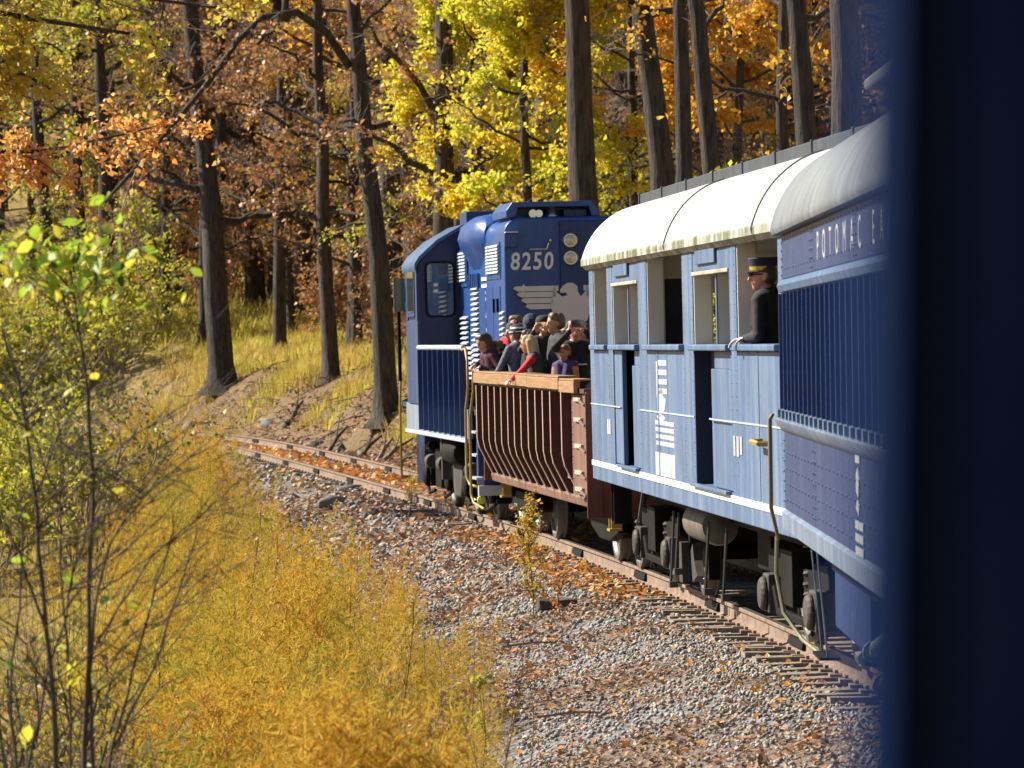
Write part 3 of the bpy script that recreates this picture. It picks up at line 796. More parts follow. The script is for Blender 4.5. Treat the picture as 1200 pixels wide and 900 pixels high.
    h = MB(); h.tube([(-5.75, HW, 1.78), (-5.75, HW + .09, 1.78), (-6.15, HW + .09, 1.77), (-6.15, HW, 1.77)], .022, 6); h.build('door_handle', M['yellow'], r, smooth=40)
    rv = MB()
    rivets(rv, [(x, HW + .018, 3.46) for x in np.arange(x0 + .1, x1, .16)], .012)
    for a, b, k in ops:
        for x in (a - .07, b + .07): rivets(rv, [(x, HW + .0, z) for z in np.arange(1.35, 3.35, .11)], .010)
    tag(rv.build('rivets', M['coach_blue'], r), kind='stuff')
    for x in (-5.6, .9):
        vs = MB(); vs.box(x - .03, x + .03, HW + .0005, HW + .006, 1.30, zs - .01); vs.build('seam_batten', M['coach_blue'], r, bevel=.002)
    # underframe and equipment
    u = MB(); u.box(x0 + .2, x1 - .1, -.95, .95, .86, 1.07); u.box(x0 + .2, x1 - .1, .28, .42, .72, .86); u.box(x0 + .2, x1 - .1, -.42, -.28, .72, .86)
    u.box(-1.9, -1.1, .4, .85, .50, .86)
    u.build('underframe', M['black'], r, bevel=.01)
    tk = MB(); tk.lathe([(.05, -.75), (.17, -.7), (.19, -.6), (.19, .6), (.17, .7), (.05, .75)], (.6, 1.05, .84), 'x', 18); tk.build('air_tank', M['ochre_dark'], r, smooth=35)
    for xx, L in ((1.75, .55), (-.4, .62), (-1.6, .6), (2.15, .7)):
        hb = MB(); hb.tube([(xx, 1.20, .9), (xx + .02, 1.24, .9 - L)], .016, 6); hb.box(xx - .05, xx + .07, 1.18, 1.26, .9 - L - .06, .9 - L); hb.build('hanger_rod', M['iron_lt'], r)
    lg = MB(); lg.prism_y([(1.25, .30), (1.6, .22), (1.7, .52), (1.55, .60), (1.45, .44)], 1.02, 1.10); lg.build('brake_lever', M['iron_lt'], r)
    lg = MB(); lg.prism_y([(2.2, .18), (2.45, .18), (2.4, .58), (2.25, .58)], 1.04, 1.12); lg.build('brake_lever', M['iron_lt'], r)
    passenger_bogie(r, 4.2); passenger_bogie(r, -4.9)
    st2 = MB(); st2.box(6.55, 6.58, 1.1, 1.3, .6, 1.07); st2.box(6.55, 6.8, 1.1, 1.3, .58, .60); st2.box(6.77, 6.8, 1.1, 1.3, .6, 1.07); st2.build('foot_step', M['black'], r)
    hs = MB(); hs.tube([(6.98, .9, .95), (7.05, .95, .6), (7.1, .98, .32), (7.2, .9, .25)], .035, 7)
    for k in range(5): hs.lathe([(.04, 0), (.055, .02), (.04, .05)], (7.07 + .006 * k, .965, .55 - .06 * k), 'z', 8)
    hs.build('air_hose', M['iron_lt'], r)
    hp = MB(); hp.tube([(-7.0, HW + .10, 2.02), (-7.02, HW + .13, 1.98), (-7.0, HW + .13, 1.3), (-7.02, HW + .08, 1.05)], [.014, .018, .017, .014], 8); hp.build('upright_hose', M['ochre'], r, smooth=50)
    h2 = MB(); h2.tube([(-7.0, HW + .09, 1.08), (-7.0, HW + .10, .80), (-7.05, HW + .06, .5), (-7.25, HW - .05, .30), (-7.5, HW - .15, .2)], .016, 7); h2.build('drain_hose', M['hose'], r, smooth=50)
    return r
m, n, b = new_mat('white_roof_paint')
_tc = nd(n, 'ShaderNodeTexCoord'); _sx = nd(n, 'ShaderNodeSeparateXYZ'); n.links.new(_tc.outputs['Object'], _sx.inputs[0])
_mr = nd(n, 'ShaderNodeMapRange'); n.links.new(_sx.outputs[2], _mr.inputs[0]); _mr.inputs[1].default_value = 3.66; _mr.inputs[2].default_value = 3.48
_ns = noise(n, 1.0, 6, 0.75, stretch=(3.2, 8, .8)); _m1 = nd(n, 'ShaderNodeMath', operation='MULTIPLY'); n.links.new(_mr.outputs[0], _m1.inputs[0]); n.links.new(_ns, _m1.inputs[1])
_s2 = noise(n, .8, 5, .6)
_c = mix(n, ramp(n, _s2, [(0.45, 0.0), (0.7, 0.35)]), (0.54, 0.54, 0.525), (0.40, 0.40, 0.395))
_s3 = noise(n, 1.0, 5, .65, stretch=(1.6, 2.5, 1.0)); _c = mix(n, ramp(n, _s3, [(0.52, 0.0), (0.72, 0.6)]), _c, (0.33, 0.325, 0.235))
_c = mix(n, ramp(n, _m1.outputs[0], [(0.36, 0.0), (0.58, 0.95)]), _c, (0.085, 0.095, 0.03))
n.links.new(_c, b.inputs['Base Color']); b.inputs['Roughness'].default_value = 0.5
M['coach_white_roof'] = m
M['ochre_dark'] = paint('dusty_tank_paint', (0.09, 0.07, 0.055), (0.2, 0.17, 0.14), (0.05, 0.04, 0.03), 0.6, 0.5, 0.4)
coach = make_open_coach()

# ---- dark blue riveted coach -------------------------------------------
def make_blue_coach():
    r = car_root('passenger_coach', 3.59, 30.7, -.004, .015)
    tag(r, 'dark navy riveted coach with vertical ribs and grey roof, nearest in the train', 'railway coach')
    HW = 1.52; L = -15.5
    zb, zl, zu, zt = 1.18, 1.94, 2.96, 3.36
    w = MB()
    w.box(L, -.16, HW - .12, HW, zb, zt); w.box(L, -.16, -HW, -HW + .12, zb, zt)
    w.build('wall', M['navy'], r)
    for x0_, x1_ in ((-.17, -3.38), (-3.40, -7.0), (-7.02, -10.6), (-10.62, L)):
        p = MB(); p.box(x0_, x1_, HW + .0005, HW + .012, zb + .12, zl - .06); p.build('lower_panel', M['navy_plate'], r, bevel=.004)
        p = MB(); p.box(x0_, x1_, HW + .0005, HW + .012, zu + .05, zt - .03); p.build('letter_board', M['navy_plate'], r, bevel=.004)
    mo = MB(); mo.prism_x([(HW, zu - .06), (HW + .035, zu - .045), (HW + .05, zu), (HW + .035, zu + .035), (HW, zu + .05)], L, -.12); mo.build('upper_moulding', M['loco_blue_dull'], r, smooth=40)
    mo = MB(); mo.prism_x([(HW, zl - .07), (HW + .02, zl - .06), (HW + .045, zl - .03), (HW + .075, zl + .015), (HW + .08, zl + .03), (HW, zl + .06)], L, -.12); mo.build('belt_rail', M['loco_grey_dull'], r, smooth=30)
    mo = MB(); mo.prism_x([(HW - .1, zb - .03), (HW + .03, zb - .03), (HW + .035, zb + .10), (HW, zb + .12), (HW - .1, zb + .12)], L, -.10); mo.build('side_sill', M['loco_grey_dull'], r, bevel=.005)
    # vertical ribs between the mouldings, each with a small foot block on the belt rail
    x = -.42; proto = fproto = None; rr = random.Random(2)
    rib = MB(); rib.prism_z([(-.02, 0), (.02, 0), (.016, .055), (-.016, .055)], zl + .062, zu - .062)
    ft = MB(); ft.prism_y([(-.05, 0), (.05, 0), (.035, .07), (-.035, .06)], HW + .001, HW + .075)
    a = rib.build('rib', M['navy'], r); b_ = ft.build('rib_foot', M['loco_grey_dull'], a)
    a.location = (x, HW + .0005, 0); b_.location = (0, -HW, zl + .045)
    while x > -14:
        x -= .42 + rr.uniform(-.03, .03)
        c = copy_tree(a, r); c.location = (x, HW + .0005, 0)
    rv = MB()
    for xx in (-.22, -3.30, -3.48, -6.92, -7.10, -10.5, -10.7):
        rivets(rv, [(xx, HW + .012, z) for z in np.arange(zb + .18, zl - .1, .075)])
        rivets(rv, [(xx, HW + .012, z) for z in np.arange(zu + .08, zt - .06, .06)])
    for z in np.arange(zb + .20, zl - .1, .115):
        rivets(rv, [(x, HW + .012, z) for x in np.arange(-.5, -13, -.33)], .014)
    rivets(rv, [(x, HW + .012, zu + .12) for x in np.arange(-.3, -13, -.30)], .012)
    rivets(rv, [(x, HW + .012, zt - .06) for x in np.arange(-.3, -13, -.30)], .010)
    rivets(rv, [(-.08, HW - .03, z) for z in np.arange(1.3, 3.3, .06)], .012)
    tag(rv.build('rivets', M['navy_plate'], r), kind='stuff')
    # end posts
    ep = MB(); ep.box(-.16, -.02, HW - .20, HW - .03, zb - .02, zt); ep.box(-.06, .02, HW - .10, HW - .055, zb, zt - .02); ep.box(-.16, -.02, -HW + .03, -HW + .20, zb, zt); ep.build('corner_post', M['navy'], r, bevel=.01)
    lp = MB(); lp.box(-.125, -.085, HW - .028, HW - .004, zb + .02, zt - .02); lp.build('corner_strip', M['loco_blue_dull'], r)
    ew = MB(); ew.box(-.14, -.04, -HW + .2, HW - .2, zb, 3.6); ew.build('end_wall', M['navy'], r)
    dg = MB(); dg.box(-.04, .55, -.6, .6, 1.2, 3.2); dg.build('gangway', M['black'], r, bevel=.02)
    # grey roof with rounded hood end and clerestory
    pr = arc_pts([(1.60, 3.34), (1.61, 3.40), (1.55, 3.58), (1.40, 3.80), (1.15, 3.97), (.85, 4.07), (.5, 4.10), (0, 4.11)], 4)
    rf = MB(); rings = []
    xs = [.25, .12, -.1, -.5, -2, -5, -9, L - .1]; sc = [.955, .985, 1.0, 1, 1, 1, 1, 1]
    full = pr + [(-y, z) for y, z in reversed(pr[:-1])]
    nV = len(full)
    for x, k in zip(xs, sc): rings += [(x, y * k, 3.34 + (z - 3.34) * k) for y, z in full]
    F = [(i * nV + j, i * nV + j + 1, (i + 1) * nV + j + 1, (i + 1) * nV + j) for i in range(len(xs) - 1) for j in range(nV - 1)] + [tuple(range(nV))]
    F += [(i * nV, (i + 1) * nV, (i + 1) * nV + nV - 1, i * nV + nV - 1) for i in range(len(xs) - 1)]
    rf.add(rings, F); roof = rf.build('roof', M['roof_grey'], r, smooth=30)
    cl = MB(); cl.prism_x([(-.92, 4.0), (.92, 4.0), (.92, 4.36), (-.92, 4.36)], L, -1.6); cl.build('clerestory', M['navy_plate'], roof, bevel=.02)
    cl = MB(); cl.prism_x([(-1.0, 4.33), (1.0, 4.33), (1.01, 4.40), (.85, 4.50), (.4, 4.56), (-.4, 4.56), (-.85, 4.50), (-1.01, 4.40)], L, -1.4); cl.build('clerestory_roof', M['roof_grey'], roof, bevel=.02)
    for x in np.arange(-1.8, -14, -1.1):
        q = MB(); q.box(x, x - .8, .921, .94, 4.08, 4.30); q.build('clerestory_window', M['glass'], roof)
    lettering('lettering', 'POTOMAC EAGLE', .27, (-3.9, HW + .0125, zu + .115), 'left', M['emblem'], r, .0015, 1.2, 3.0)
    E = [rectp(.0, .30, .62 - .085 * i, .665 - .085 * i) for i in range(4)] + [[(.02, .20), (.18, .16), (.26, .26), (.14, .34), (.04, .30)], [(0, .10), (.22, .06), (.24, .12), (.1, .15)]] + [rectp(-.05, .50, -.02 - .075 * i, .028 - .075 * i) for i in range(4)]
    emblem('emblem', E, (-6.85, HW + .0135, 1.47), 'left', M['emblem'], r)
    # steps, rods and running gear
    sw = MB(); sw.box(-.3, -3.4, .5, 1.18, .42, zb - .04); sw.build('step_well', M['navy'], r, bevel=.02)  # added navy box standing in for the blue haze below the sill
    for xx in (-2.0, -2.55):
        q = MB(); q.tube([(xx, HW - .05, zb - .03), (xx + .9, HW - .18, .30)], .007, 6); q.build('step_rod', M['loco_grey_dull'], r)
    ft2 = MB(); ft2.box(-1.0, -1.7, 1.25, 1.40, .28, .30); ft2.build('foot_step', M['black'], r)
    u = MB(); u.box(L + .2, -.3, -1.2, 1.2, .85, 1.14); u.build('underframe', M['black'], r)
    passenger_bogie(r, -6.2); passenger_bogie(r, -13)
    for xx, z in ((-4.2, .62), (-4.9, .46)):
        q = MB(); q.tube([(xx, 1.22, z - .1), (xx - .5, 1.26, z - .02), (xx - 1.5, 1.26, z + .12)], .035, 8); q.lathe([(.02, 0), (.075, .02), (.075, .08), (.02, .1)], (xx, 1.22, z - .1), 'x', 12); q.build('brake_rod', M['loco_grey_dull'], r, smooth=50)
    return r
M['loco_blue_dull'] = paint('dull_blue_moulding', (0.04, 0.09, 0.20), (0.16, 0.22, 0.32), (0.03, 0.03, 0.05), 0.45, 0.6, 0.3)
M['loco_grey_dull'] = paint('chalky_grey_moulding', (0.11, 0.155, 0.235), (0.27, 0.32, 0.39), (0.05, 0.065, 0.10), 0.5, 0.6, 0.4)
bluecoach = make_blue_coach()

# ---- brown open wagon ----------------------------------------------------
def make_gondola():
    r = car_root('open_wagon', 1.705, 51.25, .12)
    tag(r, 'brown ribbed open wagon with timber top rail carrying standing passengers', 'railway wagon')
    HL = 5.3; HW = 1.44
    zt, zb = 2.02, .80
    for s in (1, -1):
        sh = MB()
        # side sheet: upright above, drawn in towards the bottom
        sh.add([(-HL, s * HW, zt), (HL, s * HW, zt), (HL, s * HW, 1.25), (HL, s * (HW - .22), .80), (-HL, s * (HW - .22), .80), (-HL, s * HW, 1.25),
                (-HL, s * (HW - .03), zt), (HL, s * (HW - .03), zt), (HL, s * (HW - .03), 1.25), (HL, s * (HW - .25), .80), (-HL, s * (HW - .25), .80), (-HL, s * (HW - .03), 1.25)],
               [(0, 1, 2, 5), (5, 2, 3, 4), (6, 11, 8, 7), (11, 10, 9, 8), (0, 6, 7, 1), (4, 3, 9, 10), (1, 7, 8, 2), (2, 8, 9, 3), (0, 5, 11, 6), (5, 4, 10, 11)])
        side = sh.build('side_sheet', M['oxide'], r)
        sl = MB(); sl.prism_x([(s * (HW - .27), .74), (s * (HW - .10), .70), (s * (HW - .08), .80), (s * (HW - .2), .86)], -HL, HL); sl.build('bottom_sill', M['oxide_lt'], r, bevel=.01)
        tc = MB(); tc.box(-HL, HL, s * (HW - .06), s * (HW + .06), zt - .0, zt + .05); tc.build('top_chord', M['oxide'], r)
    rib = MB()
    def out(z): return .12 if z > 1.25 else .12
    P = [(HW, zt), (HW + .125, zt), (HW + .125, 1.30), (HW + .10, 1.18), (HW - .08, .82), (HW - .22, .80), (HW, 1.25)]
    rib.prism_x(P, -.012, .012)
    edge = MB()
    E_ = [(HW + .125, zt), (HW + .133, zt), (HW + .133, 1.30), (HW + .107, 1.17), (HW - .073, .80), (HW - .08, .82), (HW + .10, 1.18), (HW + .125, 1.30)]
    edge.prism_x(E_, -.030, .030)
    a = rib.build('rib', M['oxide'], r); e = edge.build('rib_edge', M['edge_lit'], a)
    ribs = [4.95, 4.25, 3.52, 2.80, 2.08, 1.36, .68, -.02, -.74, -1.46, -2.16, -2.86, -3.85]
    a.location = (ribs[0], 0, 0)
    for x in ribs[1:]:
        c = copy_tree(a, r); c.location = (x, 0, 0)
    for x in ribs[::2]:
        c = copy_tree(a, r); c.location = (x, 0, 0); c.rotation_euler = (0, 0, PI)
    # rear left corner: flat plate with latches, its sunlight put in as paler oxide
    pl = MB(); pl.box(-HL, -4.0, HW + .002, HW + .03, .86, zt - .02); pl.build('corner_plate', M['oxide_lt'], r, bevel=.008)
    cp = MB(); cp.box(-HL - .05, -HL + .02, -HW, HW + .05, .62, zt + .02); cp.box(-HL - .08, -HL - .05, HW - .12, HW + .06, .62, zt); cp.build('end_sheet', M['oxide'], r, bevel=.01)
    cp = MB(); cp.box(HL - .02, HL + .05, -HW, HW, .70, zt + .02); cp.build('end_sheet', M['oxide'], r)
    for z in (1.95, 1.72, 1.42, 1.12, .93):
        l = MB(); l.box(-4.95, -4.35, HW + .03, HW + .06, z - .025, z + .02); l.tube([(-5.2, HW + .05, z - .06), (-5.15, HW + .10, z - .01), (-4.9, HW + .09, z + .01)], .018, 6); l.build('latch', M['edge_lit'], r)
    rv = MB(); rivets(rv, [(x, HW + .03, z) for x in (-5.2, -4.08) for z in np.arange(.95, 1.98, .085)], .018); tag(rv.build('rivets', M['oxide_lt'], r), kind='stuff')
    fl = MB(); fl.box(-HL, HL, -HW + .05, HW - .05, 1.0, 1.06); fl.build('floor', M['deadwood'], r)
    # timber rail: planks on edge along the top
    for x0_, x1_, dz in ((HL + .05, 2.42, 0), (2.40, -.62, .004), (-.64, -3.55, -.003), (-3.62, -4.9, -.03)):
        b = MB(); b.box(x0_, x1_, HW + .075, HW + .125, zt + .03 + dz, zt + .165 + dz); b.build('plank', M['board'], r, bevel=.008)
        b = MB(); b.box(x0_, x1_, HW - .10, HW + .12, zt + .168 + dz, zt + .19 + dz); b.build('plank', M['board'], r, bevel=.006)
    for x0_, x1_ in ((HL, 0.02), (0, -HL)):
        b = MB(); b.box(x0_, x1_, -HW - .125, -HW - .075, zt - .04, zt + .18); b.build('plank', M['board'], r)
    u = MB(); u.box(-HL - .3, HL + .3, -.3, .3, .62, .98); u.box(-HL, HL, -1.1, 1.1, .72, .8); u.build('underframe', M['black'], r)
    for xc in (-3.7, 3.7):
        wb, R = 1.75, .42
        f = MB()
        for s in (1, -1):
            f.prism_y([(xc - wb / 2 - .2, .58), (xc + wb / 2 + .2, .58), (xc + wb / 2 + .2, .42), (xc + .4, .30), (xc - .4, .30), (xc - wb / 2 - .2, .42)], s * .96, s * 1.08)
        f.box(xc - .2, xc + .2, -1.05, 1.05, .40, .70)
        bg_ = f.build('bogie', M['black'], r, bevel=.015)
        for e_ in (-1, 1): wheelset(r, xc + e_ * wb / 2, R, bg_)
    for x in (-HL + .02, HL - .25):
        s_ = MB(); s_.box(x, x + .03, 1.10, 1.22, .50, .80); s_.box(x + .19, x + .22, 1.10, 1.22, .50, .80); s_.box(x, x + .22, 1.10, 1.24, .47, .497); s_.build('foot_step', M['yellow'], r)
    hs = MB(); hs.tube([(-HL - .05, .5, .8), (-HL - .2, .55, .5), (-HL - .35, .5, .35)], .03, 7); hs.build('air_hose', M['black'], r)
    return r
gondola = make_gondola()

# ---- blue locomotive ------------------------------------------------------
def make_loco():
    r = car_root('locomotive', .845, 58.2, .1407)
    tag(r, 'blue diesel locomotive numbered 8250 with white eagle on its end', 'locomotive')
    hw, zt = .88, 4.36
    def hoodprof(w, top, rc=.24, z0=1.66):
        pts = [(w, z0), (w, top - rc)] + [(w - rc + rc * math.cos(a), top - rc + rc * math.sin(a)) for a in np.linspace(.3, PI / 2, 5)]
        return pts + [(-y, z) for y, z in reversed(pts)]
    h = MB()
    h.prism_x(hoodprof(hw, zt), 0, 2.0); h.prism_x(hoodprof(hw - .012, zt - .02), 2.0, 5.1)
    h.build('hood', M['loco_blue'], r, smooth=30, bevel=.03, seg=3)
    # flared housing in the middle of the hood, tapering to a point below
    fl = MB()
    top = [(1.02, 4.02), (1.06, 4.14), (1.0, 4.34), (.82, 4.47), (.5, 4.52), (0, 4.53)]
    sec = lambda k, lo: [(hw - .02, lo)] + [(hw - .02 + (y - hw + .02) * k, zt - .1 + (z - zt + .1) * k if z > zt - .1 else z) for y, z in top]
    rings = []
    for x, k, lo in ((1.95, .15, 3.98), (2.15, .85, 3.80), (2.6, 1.0, 3.66), (3.4, 1.0, 3.66), (3.9, .9, 3.8), (4.15, .15, 3.98)):
        q = sec(k, lo); q = q + [(-y, z) for y, z in reversed(q[:-1])]; rings.append([(x, y, z) for y, z in q])
    nV = len(rings[0])
    fl.add([p for q in rings for p in q], [(i * nV + j, i * nV + j + 1, (i + 1) * nV + j + 1, (i + 1) * nV + j) for i in range(len(rings) - 1) for j in range(nV - 1)] + [tuple(range(nV)), tuple(range((len(rings) - 1) * nV, len(rings) * nV))])
    fl.build('flared_housing', M['loco_blue'], r, smooth=50)
    # grilles: frames with slats
    for x0_, x1_, z0, z1 in ((.42, 1.72, 3.58, 4.0), (4.05, 4.98, 3.52, 3.98)):
        g = MB(); g.box(x0_ - .04, x1_ + .04, hw, hw + .012, z0 - .08, z1 + .03); gf = g.build('grille', M['loco_blue'], r)
        sm = MB()
        for k in range(9):
            z = z0 + (z1 - z0) * (k + .5) / 9
            for j in range(4):
                xa = x0_ + (x1_ - x0_) * j / 4; sm.prism_x([(hw + .012, z - .016), (hw + .045, z - .02), (hw + .035, z + .010), (hw + .012, z + .018)], xa + .015, xa + (x1_ - x0_) / 4 - .015)
        tag(sm.build('grille_slats', M['loco_grey'], gf), kind='stuff')
    def louvres(cols):
        lm = MB()
        for x0_, x1_, z0, z1, st in cols:
            z = z0
            while z < z1:
                lm.prism_x([(hw, z - .01), (hw + .045, z - .024), (hw + .042, z - .008), (hw, z + .018)], x0_, x1_); z += st * .85
        return tag(lm.build('louvres', M['loco_grey'], r), kind='stuff')  # pale grey on these blades paints in the sun they catch
    louvres([(2.75, 3.45, 1.95, 3.42, .09), (4.0, 4.75, 1.75, 3.05, .09), (3.5, 3.95, 1.75, 2.55, .09), (.04, .38, 2.1, 3.08, .09)])
    em = [rectp(0, .55, .95 - .10 * i, 1.0 - .10 * i) for i in range(4)] + [rectp(.1, .2, .30, .60), [(.18, .55), (.42, .50), (.45, .40), (.28, .36), (.42, .28), (.2, .3)], rectp(-.05, .65, .20, .255), rectp(.25, .34, .02, .2)] + [rectp(-.05, .75, -.08 - .1 * i, -.03 - .1 * i) for i in range(5)]
    emblem('emblem', em, (2.42, hw + .002, 2.55), 'left', M['white'], r)
    dr = MB()
    for x0_, x1_ in ((.45, 1.15), (1.2, 1.95), (2.0, 2.7)):
        dr.box(x0_, x1_, hw - .001, hw + .012, 1.75, 3.40)
    dr.build('hood_door', M['loco_blue'], r, bevel=.006)
    for k in range(6):
        sl = MB(); sl.box(2.72 + .2 * k, 2.80 + .2 * k, hw, hw + .03, 3.40, 3.62); sl.build('vent_rib', M['loco_blue'], r)
    lt = MB()
    for x in (.6, 1.0): lt.box(x, x + .06, hw + .012, hw + .04, 3.02, 3.22)
    lt.build('door_latch', M['black'], r)
    # rear face
    cp = MB(); cp.box(-.05, .002, -.62, .08, 2.0, 4.30); cp.build('centre_panel', M['navy'], r, bevel=.015)
    lettering('number', '8250', .345, (-.012, .80, 3.62), 'rear', M['white'], r, .006, .80, 1.16, .10, .006)
    for z in (4.02, 3.77):
        hl = MB(); hl.lathe([(.11, 0), (.115, -.05), (.10, -.075), (.09, -.06)], (-.05, -.06, z), 'x', 20); ho = hl.build('headlight', M['chrome'], r, smooth=40)
        le = MB(); le.lathe([(.092, -.055), (.06, -.072), (.01, -.08)], (-.05, -.06, z), 'x', 20); le.build('lens', M['lens'], ho, smooth=50)
    nb = MB(); nb.box(-.11, 0, .70, .885, 3.93, 4.14); nbo = nb.build('number_box', M['loco_blue'], r, bevel=.015)
    nb = MB(); nb.box(-.12, -.02, .69, .87, 4.142, 4.156); nb.build('visor', M['white'], nbo)
    gr = MB(); gr.tube([(0, .52, 3.91), (-.07, .52, 3.90), (-.07, .28, 3.90), (-.07, .25, 3.98), (0, .25, 3.98)], .014, 6); gr.build('grab_rail', M['chrome'], r)
    # eagle: spread wings of four feathers, head and body
    half = []
    for i, (a, b) in enumerate(((.83, .18), (.78, .22), (.72, .26), (.66, .30))):
        z1 = .50 - .085 * i; z0 = z1 - .074
        half.append([(-a, z1 - .035), (-a + .03, z1), (-b, z1), (-b, z0), (-a + .07, z0)])
    Eg = list(half) + [[(-x, y) for x, y in reversed(p)] for p in half]
    Eg += [[(-.24, .50), (-.20, .40), (-.13, .345), (-.05, .36), (-.075, .40), (-.155, .395), (-.16, .44), (-.11, .50), (-.05, .535), (.03, .535), (.09, .49), (.10, .40), (.14, .34), (.21, .42), (.24, .50), (.30, .20), (.22, .0), (.10, -.12), (-.10, -.12), (-.22, .0), (-.30, .20)]]
    emblem('eagle_emblem', Eg, (-.053, -.06, 2.88), 'rear', M['eagle'], r, .008)
    bt = MB(); rivets(bt, [(0, y, z) for y, z in ((.62, 3.32), (.62, 2.8), (.6, 3.38), (.2, 4.02))], .03, 'rear'); tag(bt.build('bolts', M['chrome'], r), kind='stuff')
    # roof gear
    bx = MB(); bx.prism_x([(.83, 4.36), (.83, 4.46), (.74, 4.58), (-.40, 4.58), (-.52, 4.42), (-.52, 4.36), (-.40, 4.36), (-.36, 4.50), (.66, 4.50), (.70, 4.36)], .05, 1.5); bx.box(.55, 1.5, -.4, .7, 4.34, 4.52)
    bx.build('fan_shroud', M['loco_blue'], r, bevel=.012)
    be = MB(); be.lathe([(.02, .16), (.05, .15), (.07, .08), (.10, .02), (.105, 0)], (.25, .15, 4.37), 'z', 14); be.build('bell', M['chrome'], r, smooth=50)
    ho = MB(); ho.tube([(.35, .45, 4.41), (.15, .45, 4.41), (.02, .45, 4.41)], [.02, .025, .06], 10); ho.tube([(.35, .36, 4.41), (.1, .36, 4.41), (.04, .36, 4.41)], [.02, .025, .055], 10); ho.build('horn', M['chrome'], r, smooth=50)
    fn = MB(); fn.box(.2, 1.2, -.35, -.02, 4.362, 4.47); fn.build('fan_box', M['navy'], r, bevel=.01)
    # cab
    W = 1.52
    cpf = [(W, 1.66), (W, 3.80), (1.46, 3.90), (1.2, 4.14), (.8, 4.36), (.4, 4.46), (0, 4.49)]
    cpf = cpf + [(-y, z) for y, z in reversed(cpf[:-1])]
    cb = MB(); cb.prism_x(cpf, 5.09, 6.62); cb.build('cab', M['navy_cab'], r, bevel=.02)
    rfp = [(W + .05, 3.74), (W + .05, 3.82), (1.50, 3.93), (1.22, 4.18), (.82, 4.40), (.4, 4.50), (0, 4.53)]
    rf = MB(); rf.prism_x(roof_profile(rfp, .015), 5.02, 6.75); rf.build('cab_roof', M['loco_blue_roof'], r, smooth=35)
    sd_ = MB(); sd_.box(5.11, 6.6, W + .001, W + .015, 1.66, 2.95); sd_.box(5.11, 5.3, W + .001, W + .02, 2.95, 3.8); sd_.box(6.35, 6.6, W + .001, W + .02, 2.95, 3.8); sd_.build('cab_side_panel', M['loco_grey_blue'], r, bevel=.01)
    def rrect(cy, cz, w, h, rc, n=4):
        return [(cy + sx * (w / 2 - rc) + rc * math.cos(a), cz + sz * (h / 2 - rc) + rc * math.sin(a)) for sx, sz, a0 in ((1, 1, 0), (-1, 1, PI / 2), (-1, -1, PI), (1, -1, 3 * PI / 2)) for a in np.linspace(a0, a0 + PI / 2, n)]
    wf = MB(); wf.prism_x(rrect(1.175, 3.42, .46, .86, .09), 5.065, 5.09); wfo = wf.build('cab_window', M['black'], r)
    wg = MB(); wg.prism_x(rrect(1.175, 3.42, .40, .80, .07), 5.052, 5.064); wg.build('glass', M['glass_sky'], wfo)
    ws = MB(); ws.box(5.38, 6.28, W + .001, W + .03, 3.0, 3.76); wso = ws.build('cab_window', M['navy'], r, bevel=.02)
    ws = MB(); ws.box(5.45, 6.21, W + .031, W + .035, 3.07, 3.70); ws.build('glass', M['glass'], wso)
    wd = MB(); wd.box(6.64, 6.67, W + .02, W + .18, 3.10, 3.62); wd.box(6.63, 6.68, W + .18, W + .20, 3.08, 3.64); wd.build('wind_deflector', M['green_glass'], r)
    dp = MB(); dp.box(5.4, 6.2, .15, .7, 4.34, 4.62); dp.build('roof_box', M['navy'], r, bevel=.015)
    ns = MB(); ns.prism_x(hoodprof(.80, 3.3), 6.62, 8.4); ns.build('short_hood', M['loco_blue'], r, smooth=30, bevel=.03)
    # deck, skirt, railings
    dk = MB(); dk.box(-1.25, 8.6, -1.42, 1.42, 1.58, 1.655); dk.build('walkway', M['dark_grey'], r)
    for s in (1, -1):
        sk = MB(); sk.box(-.45, 7.05, s * 1.44, s * 1.51, 1.25, 1.66); sk.build('side_skirt', M['skirt_grey'], r, bevel=.01)
        sk = MB(); sk.box(-.45, 7.05, s * 1.46, s * 1.535, 1.19, 1.25); sk.build('skirt_edge', M['loco_grey'], r, bevel=.008)
    x = -.3; pst = None
    while x < 5.05:
        if pst is None:
            q = MB(); q.box(-.015, .015, 1.47, 1.60, 1.28, 2.50); pst = q.build('railing_post', M['navy'], r); pst.location = (x, 0, 0)
        else:
            c = pst.copy(); COL.objects.link(c); c.parent = r; c.location = (x, 0, 0)
        x += .62
    tr = MB(); tr.tube([(-.35, 1.535, 2.53), (5.0, 1.535, 2.53)], .04, 8); tr.build('top_rail', M['loco_grey'], r, smooth=50)
    x = -.285
    while x < 4.9:
        q = MB(); q.box(x, x + .59, 1.475, 1.49, 1.70, 2.50); q.build('railing_panel', M['navy_cab'], r); x += .62
    for pts in (((-.35, 1.56, 2.50), (-.8, 1.57, 2.52), (-1.0, 1.57, 2.35), (-1.0, 1.57, 1.95), (-.7, 1.57, 1.65), (-.66, 1.57, .72), (-.75, 1.54, .62), (-1.2, 1.5, .60)),
                ((-1.5, 1.56, 2.28), (-1.5, 1.56, 1.95), (-1.14, 1.57, 1.55), (-1.1, 1.57, .50), (-1.2, 1.55, .38), (-1.9, 1.5, .32)),
                ((7.15, 1.58, 2.0), (7.15, 1.60, 1.65), (7.15, 1.60, .60), (7.3, 1.58, .48), (7.8, 1.4, .46))):
        q = MB(); q.tube(pts, .019, 8); q.build('handrail', M['yellow'], r, smooth=60)
    q = MB(); q.tube([(7.05, 1.60, 2.0), (7.05, 1.60, 3.1)], .03, 8); q.build('front_railing', M['black'], r)
